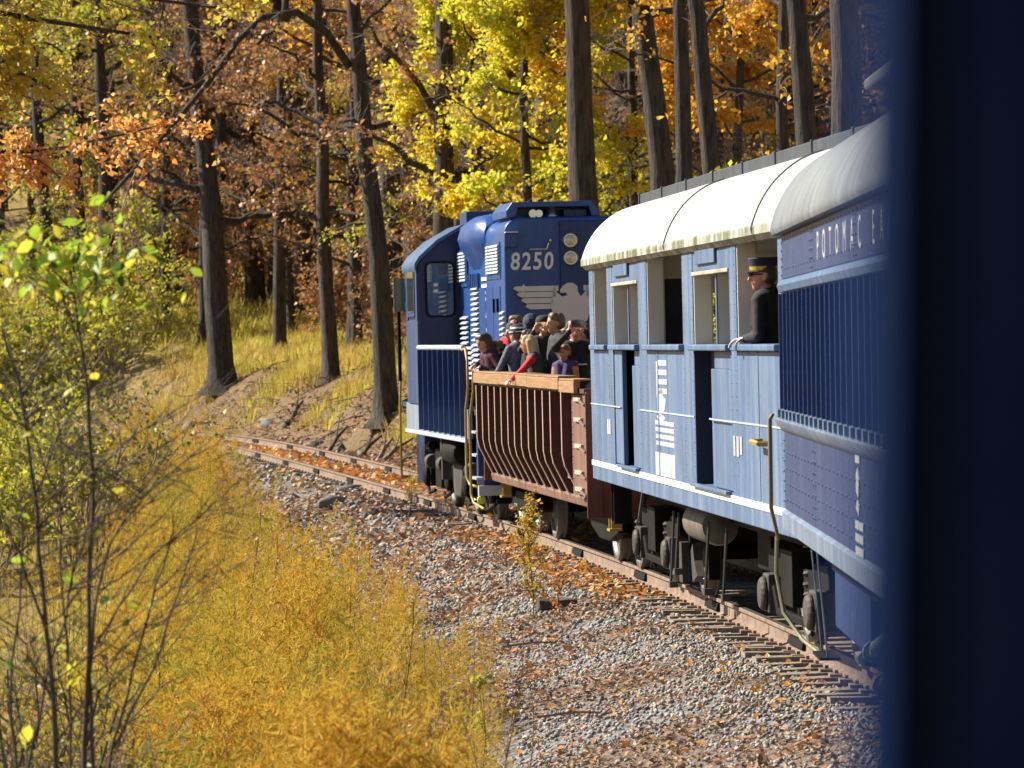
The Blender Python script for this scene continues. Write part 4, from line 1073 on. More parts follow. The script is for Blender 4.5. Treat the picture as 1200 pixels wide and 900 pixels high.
    swl = MB(); swl.box(-1.32, -.62, .55, 1.42, .62, 1.6); swl.build('step_well', M['navy_bright'], r, bevel=.01)
    for z in (.70, 1.02, 1.34):
        q = MB(); q.box(-1.3, -.64, 1.42, 1.52, z, z + .03); q.build('step', M['loco_grey'], r)
    ps = MB(); ps.box(-1.36, -1.28, -1.5, 1.5, .75, 1.62); ps.build('end_beam', M['navy'], r, bevel=.01)
    rd = MB(); rd.tube([(-1.3, .9, 1.65), (-1.3, .9, 2.5), (-1.3, -.9, 2.5), (-1.3, -.9, 1.65)], .02, 6); rd.build('end_railing', M['yellow'], r)
    mk = MB(); mk.lathe([(.02, 0), (.06, .02), (.06, .10), (.02, .12)], (-1.32, 1.45, .42), 'x', 10); mk.build('marker', M['lime'], r)
    wp = MB(); wp.box(-1.4, -1.3, 1.1, 1.5, .48, .62); wp.build('beam_bracket', M['loco_grey'], r)
    # trucks and tank
    for xc in (.95 + 4.4 + .1, 0.6):
        f = MB()
        for s in (1, -1):
            f.prism_y([(xc - 1.9, .80), (xc - 1.9, .62), (xc - 1.55, .56), (xc - 1.05, .60), (xc - .75, .44), (xc + .75, .44), (xc + 1.05, .60), (xc + 1.55, .56), (xc + 1.9, .62), (xc + 1.9, .80), (xc + .9, .88), (xc - .9, .88)], s * .98, s * 1.12)
            f.box(xc - .35, xc + .35, s * .95, s * 1.22, .36, .95)
            for e in (-1, 1):
                f.tube([(xc + e * .8, s * 1.18, .98), (xc + e * 1.25, s * 1.18, .96)], .09, 10)
                f.tube([(xc + e * .55, s * 1.2, .3), (xc + e * 1.0, s * 1.24, .24), (xc + e * 1.5, s * 1.2, .34)], .03, 7)
        f.box(xc - .4, xc + .4, -1, 1, .5, .9); f.box(xc - 1.85, xc - 1.75, -1, 1, .5, .75)
        bo = f.build('truck_frame', M['black'], r, bevel=.02)
        for e in (-1, 1):
            wheelset(r, xc + e * 1.37, .508, bo)
            for s in (1, -1):
                a = MB(); a.box(xc + e * 1.37 - .2, xc + e * 1.37 + .2, s * .98, s * 1.2, .34, .72); a.lathe([(.16, s * .2), (.17, s * .26), (.1, s * .29), (.02, s * .29)], (xc + e * 1.37, s * 1.0, .51), 'y', 16); a.build('axle_box', M['black'], bo, bevel=.02)
                c_ = MB(); c_.lathe([(.02, -.16), (.11, -.15), (.12, .12), (.07, .16), (.02, .2)], (xc + e * .75, s * 1.22, .74), 'x', 14); c_.build('brake_cylinder', M['iron_lt'], bo, smooth=40)
    tk = MB(); tk.prism_y([(2.1, 1.15), (2.1, .62), (2.35, .32), (3.0, .30), (3.15, .45), (3.2, 1.15)], .7, 1.28); tk.build('fuel_tank', M['iron_lt'], r, bevel=.03)
    ar = MB(); ar.lathe([(.03, -.75), (.16, -.7), (.19, -.6), (.19, .6), (.16, .7), (.03, .75)], (2.5, 1.28, .98), 'x', 16); ar.build('air_tank', M['black'], r, smooth=40)
    pf = MB(); pf.box(3.3, 3.42, 1.28, 1.42, .55, 1.24); pf.box(3.28, 3.44, 1.26, 1.43, .95, 1.24); pf.build('hanger_bracket', M['iron_lt'], r)
    pl = MB(); pl.prism_y([(7.5, .35), (7.5, 1.55), (8.55, 1.55), (8.6, .35)], .5, 1.18); pl.build('front_step_well', M['navy'], r)
    fr = MB(); fr.box(-1.2, 8.5, -.95, .95, 1.05, 1.57); fr.build('underframe', M['black'], r)
    cpl = MB(); cpl.box(-2.0, -1.3, -.12, .12, .78, 1.0); cpl.box(-2.15, -1.95, -.18, .18, .72, 1.04); cpl.build('coupler', M['black'], r, bevel=.03)
    return r
M['navy_cab'] = paint('shaded_cab_navy', (0.008, 0.014, 0.055), (0.018, 0.026, 0.08), (0.015, 0.015, 0.02), 0.45, 0.3, 0.2)  # shade on the cab's rear wall put into the colour; railing panels share it
M['skirt_grey'] = paint('skirt_grey_blue', (0.17, 0.22, 0.30), (0.32, 0.36, 0.42), (0.08, 0.08, 0.08), 0.5, 0.5, 0.5)
M['navy_bright'] = paint('deep_blue_paint', (0.012, 0.03, 0.17), (0.03, 0.06, 0.22), (0.02, 0.02, 0.03), 0.4, 0.3, 0.2)
M['loco_grey_blue'] = paint('sunlit_cab_side', (0.012, 0.04, 0.13), (0.06, 0.11, 0.21), (0.05, 0.05, 0.06), 0.4, 0.5, 0.3)  # sunlit side of the cab, painted as a paler blue
M['loco_blue_roof'] = paint('cab_roof_paint', (0.03, 0.075, 0.17), (0.12, 0.18, 0.27), (0.05, 0.05, 0.06), 0.4, 0.5, 0.3)
M['eagle'] = paint('cream_white_emblem', (0.66, 0.58, 0.52), (0.74, 0.68, 0.62), (0.5, 0.45, 0.4), 0.5, 0.3, 0.1)
M['glass_sky'] = glass_mat('cab_glass', (0.05, 0.07, 0.09), 0.03)
M['lime'] = plain('lime_marker_paint', (0.5, 0.55, 0.08), 0.5, 0.1, 10)
loco = make_loco()

# ---- blue door edge of the carriage the picture is taken from -------------
def make_own_car():
    r = empty('carriage_door', (.0912, 1.15, .98), (0, rad(.7), rad(3)))
    tag(r, 'dark navy steel carriage door standing open close by, out of focus at the frame edge', 'door')
    W, Hh, T = .82, 2.35, .062
    d = MB()
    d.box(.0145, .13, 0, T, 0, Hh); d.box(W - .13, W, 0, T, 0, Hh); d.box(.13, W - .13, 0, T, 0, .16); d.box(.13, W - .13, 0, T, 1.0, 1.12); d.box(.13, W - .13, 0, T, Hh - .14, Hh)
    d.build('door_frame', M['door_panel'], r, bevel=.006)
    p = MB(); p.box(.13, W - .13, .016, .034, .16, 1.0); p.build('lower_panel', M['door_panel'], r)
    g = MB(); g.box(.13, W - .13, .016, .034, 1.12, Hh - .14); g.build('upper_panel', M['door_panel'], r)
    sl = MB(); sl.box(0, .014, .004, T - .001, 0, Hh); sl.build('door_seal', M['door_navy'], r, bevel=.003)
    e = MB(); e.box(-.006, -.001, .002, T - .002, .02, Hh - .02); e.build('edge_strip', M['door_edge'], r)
    h = MB(); h.tube([(.065, -.001, .86), (.065, -.055, .88), (.065, -.055, 1.18), (.065, -.001, 1.20)], .014, 8); h.build('door_handle', M['black'], r, smooth=50)
    for z in (.25, 1.15, 2.1):
        q = MB(); q.cyl((W + .012, T / 2, z), (W + .012, T / 2, z + .12), .014); q.build('hinge', M['black'], r)
    # the carriage wall the door hangs on
    w = empty('carriage_side', (.985, 1.21, 0), (0, 0, rad(8)))
    tag(w, 'navy carriage side that the near open door hangs on, mostly outside the view', 'carriage')
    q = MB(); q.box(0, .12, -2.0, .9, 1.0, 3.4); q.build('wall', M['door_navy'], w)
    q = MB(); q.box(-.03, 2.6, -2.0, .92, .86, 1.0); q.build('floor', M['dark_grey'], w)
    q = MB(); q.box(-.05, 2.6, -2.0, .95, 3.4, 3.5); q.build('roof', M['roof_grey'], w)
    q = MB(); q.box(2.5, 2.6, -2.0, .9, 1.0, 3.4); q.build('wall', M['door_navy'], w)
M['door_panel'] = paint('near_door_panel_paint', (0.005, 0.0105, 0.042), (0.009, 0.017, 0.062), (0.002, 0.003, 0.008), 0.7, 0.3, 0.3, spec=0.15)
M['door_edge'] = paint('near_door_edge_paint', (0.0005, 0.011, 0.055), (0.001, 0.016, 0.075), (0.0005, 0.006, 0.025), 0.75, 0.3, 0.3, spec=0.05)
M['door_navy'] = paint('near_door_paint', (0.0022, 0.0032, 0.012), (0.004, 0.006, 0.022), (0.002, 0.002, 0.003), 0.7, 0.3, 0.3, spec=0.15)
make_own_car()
# ------------------------------------------------------------------ people
def cloth(name, c, var=.25, rough=.85, scale=22): return plain(name, c, rough, var, scale, 0, .4)
P_ = {
    'skin': plain('skin', (0.50, 0.28, 0.20), .5, .12, 8, 0, .05), 'skin_pink': plain('flushed_skin', (0.56, 0.27, 0.22), .5, .12, 8, 0, .05), 'skin_tan': plain('tanned_skin', (0.42, 0.22, 0.12), .5, .12, 8, 0, .05),
    'lips': plain('lips', (0.38, 0.14, 0.12), .5, .1, 8, 0, 0), 'eye': plain('dark_eye', (0.02, 0.015, 0.012), .2, .1, 8, 0, 0),
    'black': cloth('black_cloth', (0.012, 0.012, 0.015)), 'navy': cloth('navy_cloth', (0.02, 0.025, 0.05)), 'char': cloth('charcoal_cloth', (0.035, 0.037, 0.045)),
    'grey': cloth('grey_cloth', (0.17, 0.18, 0.20)), 'maroon': cloth('maroon_cloth', (0.07, 0.015, 0.03)), 'red': cloth('red_cloth', (0.60, 0.035, 0.04)), 'purple': cloth('purple_cloth', (0.05, 0.03, 0.10)),
    'denim': cloth('denim', (0.05, 0.07, 0.12), .35), 'plaid': cloth('speckled_jacket', (0.10, 0.11, 0.17), .9, .85, 34), 'camo': cloth('olive_jacket', (0.06, 0.065, 0.045), .7, .85, 14), 'white': cloth('white_cloth', (0.72, 0.70, 0.66), .08),
    'glove': cloth('pale_glove', (0.62, 0.58, 0.54), .1), 'gold': plain('gold_braid', (0.62, 0.42, 0.08), .4, .2, 30, .3, .1), 'orange': cloth('orange_cloth', (0.55, 0.22, 0.04)),
}
def hairmat(name, c):
    m, n, b = new_mat(name); s = noise(n, 8, 5, .7, stretch=(6, 6, .8))
    n.links.new(ramp(n, s, [(0.3, tuple(x * .5 for x in c)), (0.7, tuple(x * 1.4 for x in c))]), b.inputs['Base Color']); b.inputs['Roughness'].default_value = .45
    bump(n, b, s, .6, .01); return m
H_ = {'dark': hairmat('dark_brown_hair', (0.05, 0.035, 0.025)), 'brown': hairmat('brown_hair', (0.12, 0.07, 0.035)), 'blond': hairmat('blond_hair', (0.52, 0.38, 0.20)), 'auburn': hairmat('auburn_hair', (0.20, 0.09, 0.04)), 'white': hairmat('white_hair', (0.62, 0.58, 0.52))}

_BALL = None
def ball_mesh():
    global _BALL
    if _BALL is None:
        bm = bmesh.new(); bmesh.ops.create_uvsphere(bm, u_segments=10, v_segments=8, radius=1.0)
        _BALL = (np.array([v.co[:] for v in bm.verts]), [[x.index for x in f.verts] for f in bm.faces]); bm.free()
    return _BALL

def blob(name, caps, mats, parent, voxel=.013, smooth=3):
    """caps: (p0, p1, r0, r1, material index). One continuous skin grown over tapered limbs."""
    bv, bf = ball_mesh(); V = []; F = []
    for p0, p1, r0, r1, mi in caps:
        p0 = np.array(p0, float); p1 = np.array(p1, float); d = p1 - p0; L = np.linalg.norm(d)
        ax = d / L if L > 1e-6 else np.array([0, 0, 1.0])
        u = np.cross(ax, [0.31, .9, .17]); u /= np.linalg.norm(u); w = np.cross(ax, u)
        loc = np.stack([bv @ np.array([1, 0, 0]), bv @ np.array([0, 1, 0]), bv @ np.array([0, 0, 1])], 1)
        top = loc[:, 2] > 1e-6
        pts = np.where(top[:, None], p1 + r1 * (loc[:, :1] * u + loc[:, 1:2] * w + loc[:, 2:] * ax), p0 + r0 * (loc[:, :1] * u + loc[:, 1:2] * w + loc[:, 2:] * ax))
        b = len(V); V.extend(pts.tolist()); F.extend([[i + b for i in f] for f in bf])
    me = bpy.data.meshes.new(name); me.from_pydata(V, [], F)
    t = bpy.data.objects.new('tmp', me); COL.objects.link(t)
    rm = t.modifiers.new('r', 'REMESH'); rm.mode = 'VOXEL'; rm.voxel_size = voxel; rm.use_smooth_shade = True
    if smooth:
        sm = t.modifiers.new('s', 'SMOOTH'); sm.iterations = smooth; sm.factor = .45
    bpy.context.view_layer.update()
    out = bpy.data.meshes.new_from_object(t.evaluated_get(bpy.context.evaluated_depsgraph_get()))
    bpy.data.objects.remove(t); bpy.data.meshes.remove(me)
    out.name = name; out.materials.clear()
    for m in mats: out.materials.append(m)
    if len(mats) > 1:
        n = len(out.polygons); C = np.zeros(n * 3); out.polygons.foreach_get('center', C); C = C.reshape(-1, 3)
        best = np.full(n, 1e9); mi = np.zeros(n, np.int32)
        for p0, p1, r0, r1, m in caps:
            p0 = np.array(p0, float); d = np.array(p1, float) - p0; L2 = d @ d
            tt = np.clip(((C - p0) @ d) / L2, 0, 1) if L2 > 1e-9 else np.zeros(n)
            s = np.linalg.norm(C - (p0 + tt[:, None] * d), axis=1) - (r0 + (r1 - r0) * tt)
            k = s < best; best[k] = s[k]; mi[k] = m
        out.polygons.foreach_set('material_index', mi)
    out.polygons.foreach_set('use_smooth', np.ones(len(out.polygons), bool))
    return link(bpy.data.objects.new(name, out), parent)

def ik(S, T, l1, l2, pole):
    S, T, pole = Vector(S), Vector(T), Vector(pole); d = T - S; D = min(d.length, (l1 + l2) * .995); d.normalize(); T = S + d * D
    a = (l1 * l1 - l2 * l2 + D * D) / (2 * D); h = math.sqrt(max(l1 * l1 - a * a, 0))
    p = (pole - S); p = (p - d * p.dot(d)); p = p.normalized() if p.length > 1e-6 else Vector((0, 0, -1))
    return S + d * a + p * h, T

def hand(caps, wrist, fwd, palm_n, side, mi, curl=.5, k=1.0):
    """palm, four unequal fingers bent at two knuckles, thumb off the side of the palm"""
    f = Vector(fwd).normalized(); n = Vector(palm_n); n = (n - f * n.dot(f)).normalized(); s = f.cross(n) * side
    W = Vector(wrist)
    for o in (-.022, 0, .022): caps.append((W + f * .02 * k + s * o * k * .7, W + f * .085 * k + s * o * k, .019 * k, .016 * k, mi))
    for i, (o, L) in enumerate(((.033, .070), (.011, .080), (-.011, .074), (-.033, .058))):
        p = W + f * .09 * k + s * o * k; a = curl * (1 + .1 * i)
        d1 = (f * math.cos(a) + n * math.sin(a)); d2 = (f * math.cos(2.1 * a) + n * math.sin(2.1 * a))
        q = p + d1 * L * .5 * k; e = q + d2 * L * .5 * k
        caps.append((p, q, .0105 * k, .0098 * k, mi)); caps.append((q, e, .0098 * k, .0085 * k, mi))
    t0 = W + f * .03 * k + s * .035 * k; t1 = t0 + (f * .6 + s * .75 + n * .25).normalized() * .038 * k; t2 = t1 + (f * .85 + s * .25 + n * .5).normalized() * .030 * k
    caps.append((t0, t1, .015 * k, .012 * k, mi)); caps.append((t1, t2, .012 * k, .0095 * k, mi))

def person(label, car, x, y, yaw, head_z, h=1.72, floor=1.06, top='black', legs='denim', skin='skin', hair=None, hairlen=0, lean=0.0, head_yaw=0.0, head_pitch=0.0, lh=None, rh=None, glove=None, female=False, hood=None, voxel=.0175, sleeve=None, tilt=0.0, props=None):
    """standing figure, +X is the way it faces; hand targets are given in its own frame, heights from its soles"""
    k = h / 1.72
    r = empty('person'); tag(r, label, 'person', None)
    z0 = floor if head_z is None else head_z - 1.60 * k * math.cos(lean * .6) + .0
    r.matrix_world = car.matrix_world_cached @ Matrix.Translation((x, y, z0)) @ Matrix.Rotation(yaw, 4, 'Z')
    mats = [P_[skin], P_[top], P_[legs], P_['lips'], P_['eye'], P_[glove] if glove else P_[skin], P_['black'], P_[sleeve] if sleeve else P_[top]]
    c = []
    V3 = lambda a, b, d: Vector((a * k, b * k, d * k))
    hip = V3(-.02, 0, .93); sl = math.sin(lean); cl = math.cos(lean)
    up = lambda d, fx=0.0, fy=0.0: hip + Vector((sl * d * k + cl * fx * k, fy * k, cl * d * k - sl * fx * k))
    sw = .155 if female else .175
    c.append((hip + V3(0, -.085, 0), hip + V3(0, .085, 0), .125 * k, .125 * k, 2))
    for s in (-1, 1):
        c.append((hip + V3(0, s * .05, .02), up(.30, .0, s * .07), .135 * k, .130 * k, 1)); c.append((up(.28, 0, s * .07), up(.46, -.01, s * .085), .13 * k, .115 * k, 1))
        hp = hip + V3(0, s * .095, -.05); kn = V3(.02, s * .105, .50); an = V3(-.03, s * .11, .09)
        c.append((hp, kn, .092 * k, .062 * k, 2)); c.append((kn, an, .062 * k, .042 * k, 2)); c.append((an + V3(-.02, 0, -.04), an + V3(.15, s * .02, -.055), .042 * k, .032 * k, 6))
    sh = [up(.475, -.005, s * sw) for s in (1, -1)]
    c.append((sh[0], sh[1], .068 * k, .068 * k, 1))
    c.append((up(.50), up(.545), .085 * k, .060 * k, 1))
    neck = up(.53, .0); hc = up(.53, .01) + V3(.015 + sl * .10, 0, .145)
    c.append((neck, hc, .055 * k, .052 * k, 0))
    R = Matrix.Rotation(head_yaw, 3, 'Z') @ Matrix.Rotation(head_pitch + lean * .3, 3, 'Y') @ Matrix.Rotation(tilt, 3, 'X')
    hp_ = lambda a, b, d: hc + (R @ Vector((a, b, d))) * k
    c.append((hp_(-.02, -.012, .035), hp_(-.02, .012, .035), .094 * k, .094 * k, 0)); c.append((hp_(.02, 0, .04), hp_(.022, 0, -.02), .080 * k, .074 * k, 0))
    c.append((hp_(.035, 0, -.045), hp_(.055, 0, -.085), .056 * k, .036 * k, 0))
    c.append((hp_(.092, 0, .02), hp_(.114, 0, -.022), .011 * k, .017 * k, 0)); c.append((hp_(.085, -.02, -.060), hp_(.085, .02, -.060), .010 * k, .010 * k, 3))
    c.append((hp_(.075, -.04, .035), hp_(.085, 0, .04), .018 * k, .016 * k, 0)); c.append((hp_(.075, .04, .035), hp_(.085, 0, .04), .018 * k, .016 * k, 0))
    for s in (-1, 1):
        c.append((hp_(-.012, s * .094, .015), hp_(-.006, s * .090, -.022), .020 * k, .015 * k, 0)); c.append((hp_(.088, s * .034, .018), hp_(.090, s * .030, .018), .0125 * k, .0125 * k, 4))
    for s, tg in ((1, lh), (-1, rh)):
        S = sh[0 if s == 1 else 1]
        tg_ = Vector(tg[0]) * k if tg else V3(.04, s * .24, .80)
        pole = Vector(tg[2]) * k if tg and len(tg) > 2 else V3(-.25, s * .45, .9)
        E, T = ik(S, tg_, .30 * k, .27 * k, pole)
        c.append((S, E, .066 * k, .052 * k, 7)); c.append((E, T, .052 * k, .038 * k, 7))
        fd = Vector(tg[1]) if tg else Vector((.1, 0, -1)); pn = Vector(tg[3]) if tg and len(tg) > 3 else Vector((0, -s, 0))
        hand(c, T, fd, pn, s, 5, .45, k * 1.03)
    if hood == 'down': c.append((up(.50, -.10, -.08), up(.50, -.10, .08), .06 * k, .06 * k, 1))
    blob('body', c, mats, r, voxel * min(1, k * 1.05), 2)
    rr = random.Random(label)
    if hair:
        hc_ = []
        hc_.append((hp_(-.03, -.015, .05), hp_(-.03, .015, .05), .098 * k, .098 * k, 0)); hc_.append((hp_(.02, -.03, .085), hp_(.02, .03, .085), .066 * k, .066 * k, 0)); hc_.append((hp_(-.05, -.03, .0), hp_(-.05, .03, .0), .074 * k, .074 * k, 0))
        if hairlen:
            for i in range(15):
                a = -1.9 + 3.8 * i / 14; px, py = -.035 - .075 * math.cos(a), .095 * math.sin(a)
                b0 = hp_(px, py, .05); b1 = hp_(px - .01, py * 1.12, -hairlen * .45); b2 = hp_(px - .02 + rr.uniform(-.02, .02), py * 1.0 + rr.uniform(-.015, .015), -hairlen * (1 + rr.uniform(-.12, .1)))
                hc_.append((b0, b1, .036 * k, .034 * k, 0)); hc_.append((b1, b2, .034 * k, .014 * k, 0))
        else:
            for i in range(16):
                a = rr.uniform(-2.3, 2.3); e = rr.uniform(.0, 1.2); d = Vector((-math.cos(a) * math.cos(e) * .85, math.sin(a) * math.cos(e), math.sin(e)))
                hc_.append((hp_(-.02 + d.x * .085, d.y * .085, .045 + d.z * .09), hp_(-.025 + d.x * .11, d.y * .105, .04 + d.z * .108), .022 * k, .012 * k, 0))
        blob('hair', hc_, [H_[hair]], r, .012, 1)
    if hood == 'up':
        blob('hood', [(hp_(-.035, 0, .045), hp_(-.02, 0, .07), .125 * k, .118 * k, 0), (hp_(-.05, -.05, -.06), hp_(-.05, .05, -.06), .10 * k, .10 * k, 0), (up(.50, -.05, -.06), up(.50, -.05, .06), .095 * k, .095 * k, 0), (hp_(.03, -.05, .10), hp_(.03, .05, .10), .055 * k, .055 * k, 0)], [P_[top]], r, .013, 3)
    r['_'] = 0; del r['_']
    return r, hp_, R, k, up

def hat_part(name, prof, mats, parent, hp, R, k, tilt=0.0, zoff=.06, xoff=-.015, squash=1.12, bands=None, n=28):
    mb = MB(); V = []; m = len(prof)
    for r0, z in prof:
        for i in range(n):
            a = 2 * PI * i / n; V.append(Vector((r0 * math.cos(a) * squash, r0 * math.sin(a), z)))
    F = [(i * n + j, i * n + (j + 1) % n, (i + 1) * n + (j + 1) % n, (i + 1) * n + j) for i in range(m - 1) for j in range(n)] + [tuple(range((m - 1) * n, m * n))]
    mb.add(V, F)
    for i in range(m - 1):
        for j in range(n): mb.m[i * n + j] = (bands or {}).get(i, 0)
    base = hp(xoff, 0, zoff)
    mb.v = [tuple(base + (R @ Vector(v)) * k) for v in mb.v]
    return mb.build(name, mats, parent, smooth=40)

bpy.context.view_layer.update()
class _C:  # a car with its matrix at hand
    def __init__(s, o): s.matrix_world_cached = o.matrix_world.copy()
GC, CC = _C(gondola), _C(coach)

def gond_pos(px, py, y):
    """where on the wagon a head seen there stands, y metres left of the middle line"""
    Mw = GC.matrix_world_cached
    best = None
    for lx in np.arange(-5.2, 5.3, .02):
        p = Mw @ Vector((lx, y, 2.5)); u = 600 + 4800 * p.x / p.y
        if best is None or abs(u - px) < best[0]: best = (abs(u - px), lx, p.y)
    return best[1], EYE + (405.5 - py) / 4800 * best[2] - float(track_z(51)) + y * math.sin(CANT)

LEFT, AWAY, BACK = PI / 2, 0.0, PI
def rider(label, px, py, y, yaw, **kw):
    lx, hz = gond_pos(px, py, y)
    return person(label, GC, lx, y, yaw, hz, **kw)

# hands on the timber rail: wagon side is ahead of a figure that faces left
def on_rail(y, side, hz, h, dx=.0, dz=.0):
    k = h / 1.72
    return ((((1.47 - y) / k), side * .17 + dx, (2.245 - (hz - 1.60 * k)) / k + .03 + dz), (.8, 0, -.35), (-.2, side * .6, .6), (0, 0, -1))

def make_riders():
    lx, hz = gond_pos(572, 402, 1.28)
    person('woman with long dark hair leaning over the wagon rail, farthest to the front', GC, lx, 1.22, LEFT + .25, hz, h=1.66, top='maroon', hair='dark', hairlen=.40, lean=.35, head_yaw=.25, head_pitch=.25, female=True, lh=((.30, .28, 1.10), (.8, 0, -.4), (-.2, .6, .8), (0, 0, -1)), rh=on_rail(1.22, -1, hz, 1.66))
    lx, hz = gond_pos(583, 408, 1.22)
    person('child with short brown hair in a black jacket leaning on the wagon rail', GC, lx, 1.12, LEFT, hz, h=1.32, top='black', hair='brown', lean=.20, head_pitch=.25, lh=on_rail(1.12, 1, hz, 1.32), rh=on_rail(1.12, -1, hz, 1.32))
    lx, hz = gond_pos(607, 393, 1.15)
    p = person('person in a striped bobble beanie and speckled jacket looking along the train', GC, lx, 1.12, AWAY + .6, hz, h=1.62, top='plaid', legs='char', lean=.12, hair='brown', head_yaw=.2, lh=((.32, .20, 1.05), (.7, .2, -.4), (0, .6, .8), (0, 0, -1)))
    pr = [(.108, -.055), (.112, -.03), (.112, -.015), (.110, .0), (.104, .02), (.094, .045), (.078, .068), (.05, .085), (.02, .092)]
    b = hat_part('beanie', pr, [P_['navy'], P_['white']], p[0], p[1], p[2], p[3], bands={1: 1, 4: 1, 3: 0}, zoff=.07, xoff=-.02)
    bb = MB(); bb.lathe([(.005, .0), (.02, .005), (.026, .02), (.02, .036), (.005, .042)], p[1](-.02, 0, .158), 'z', 10); bb.build('pompom', P_['navy'], b, smooth=60)
    rider('ruddy faced person with a red collar at the wagon front by the locomotive', 604, 382, .96, LEFT + 1.1, h=1.76, top='red', skin='skin_pink', hair='brown')
    rider('person with a dark navy hood pulled up, seen from behind', 623, 383, .82, AWAY + .1, h=1.72, top='navy', hood='up')
    lx, hz = gond_pos(630, 404, 1.22)
    person('blond long haired passenger in a red sleeve reaching over the wagon rail', GC, lx, 1.18, LEFT - .2, hz, h=1.52, top='camo', sleeve='red', hair='blond', hairlen=.36, lean=.28, female=True, lh=((.45, .62, 1.02), (.5, .8, -.2), (0, .8, 1.1), (0, 0, -1)), rh=((.40, .30, 1.04), (.6, .6, -.2), (0, -.5, .8), (0, 0, -1)))
    p = rider('man in a black cap and sunglasses holding a camera up, facing down the train', 638, 383, .98, BACK - .25, h=1.78, top='black', skin='skin_tan', lh=((.26, .10, 1.53), (.1, -.5, .85), (.1, .5, 1.0), (-1, 0, 0)), rh=((.26, -.10, 1.53), (.1, .5, .85), (.1, -.5, 1.0), (-1, 0, 0)))
    hat_part('cap', [(.106, -.02), (.110, .0), (.106, .03), (.09, .06), (.06, .078), (.015, .085)], [P_['black']], p[0], p[1], p[2], p[3])
    g = MB()
    gl = MB(); gl.box(.098, .112, -.06, .06, .004, .036); gl.v = [tuple(p[1](*v)) for v in gl.v]; gl.build('sunglasses', P_['black'], p[0], bevel=.004)
    rider('tanned person with short brown hair looking out to the side, between two camera holders', 652, 380, .98, LEFT + .1, h=1.80, top='char', skin='skin_tan', hair='brown')
    lx, hz = gond_pos(674, 389, .98)
    p = person('person in a black hoodie with white script raising a dark phone in both hands', GC, lx, .98, BACK - .05, hz, h=1.76, top='black', legs='grey', skin='skin_pink', hair='dark', lh=((.36, .10, 1.60), (.05, -.35, .9), (.2, .5, 1.2), (-1, -.2, 0)), rh=((.36, -.10, 1.60), (.05, .35, .9), (.2, -.5, 1.2), (-1, .2, 0)))
    # chest script: two strokes of flat white print
    sc = MB()
    def stroke(pts, w):
        q = [p[4](.26 + dz, .128, yy) for yy, dz in pts]; sc.tube(q, w, 5)
    stroke([(.13, .02), (.07, .02), (.02, .025)], .010); stroke([(.01, .05), (-.10, .06)], .010); stroke([(-.03, .055), (-.035, -.05)], .010); stroke([(-.07, .01), (-.09, -.03), (-.11, .0), (-.12, -.07), (-.10, -.10)], .009)
    sc.build('chest_script', P_['white'], p[0])
    ph = MB(); ph.box(-.006, .006, -.078, .078, -.038, .038)
    k = p[3]; c0 = Vector((.40, 0, 1.70)) * k
    ph.v = [tuple(Vector(v) * k + c0) for v in ph.v]
    pho = ph.build('phone', M['glass'], None, bevel=.006); pho.matrix_world = p[0].matrix_world.copy(); tag(pho, 'dark phone held up in two hands above the wagon rail', 'phone')
    rider('child in a purple jacket with an orange scarf, half hidden below the phone holder', 661, 414, 1.14, LEFT + .9, h=1.30, top='purple', sleeve='orange', hair='auburn', skin='skin_tan')
    for lab, px, py, y, yaw, hh, top, hair, hd in (
        ('person in a charcoal coat with the hood up, behind the striped beanie wearer', 594, 391, 1.0, LEFT + .2, 1.70, 'char', None, 'up'),
        ('dark haired person in a black coat squeezed behind the blond passenger', 619, 398, 1.05, LEFT - .3, 1.60, 'black', 'dark', None),
        ('person in a navy coat with a dark hood, behind the camera holder in the cap', 646, 394, .70, AWAY + .4, 1.66, 'navy', None, 'up'),
        ('dark haired person in a grey coat looking out beside the hoodie wearer', 664, 396, .78, LEFT + .4, 1.64, 'grey', 'dark', None),
        ('dark coated person at the coach end of the wagon, behind the hoodie wearer', 684, 392, .72, LEFT + .2, 1.70, 'char', 'dark', None)):
        rider(lab, px, py, y, yaw, h=hh, top=top, hair=hair, hood=hd)
    # in the coach
    def coach_pos(px, y):
        Mw = CC.matrix_world_cached; xs = np.arange(-7, 7, .02)
        u = np.array([600 + 4800 * (Mw @ Vector((a, y, 2.7))).x / (Mw @ Vector((a, y, 2.7))).y for a in xs]); return float(xs[np.argmin(abs(u - px))])
    y = 1.27
    lx = coach_pos(900, y)
    Y = (CC.matrix_world_cached @ Vector((lx, y, 2.7))).y
    hz = EYE + (405.5 - 322) / 4800 * Y + .02
    kk = 1.73 / 1.72
    p = person('conductor in a dark uniform and gold banded cap leaning at the coach window', CC, lx, y, LEFT - .55, hz, h=1.73, top='black', legs='black', skin='skin_pink', glove='glove', hair='dark', lean=.05, head_yaw=.55, voxel=.0105, lh=((.17, .08, (2.60 - (hz - 1.6 * kk)) / kk), (.8, .3, -.15), (-.2, .5, .8), (0, 0, -1)))
    hat_part('cap_crown', [(.105, -.012), (.108, .02), (.112, .05), (.118, .082), (.110, .092), (.03, .094)], [P_['navy'], P_['gold']], p[0], p[1], p[2], p[3], bands={0: 1}, zoff=.062, xoff=-.012)
    br = MB()
    V = []; n = 9
    for i in range(n):
        a = -1.15 + 2.3 * i / (n - 1)
        V += [(.100 * math.cos(a) * 1.1 - .012, .100 * math.sin(a), .055), (.165 * math.cos(a) * 1.05 - .012, .115 * math.sin(a), .038), (.165 * math.cos(a) * 1.05 - .012, .115 * math.sin(a), .030), (.100 * math.cos(a) * 1.1 - .012, .100 * math.sin(a), .045)]
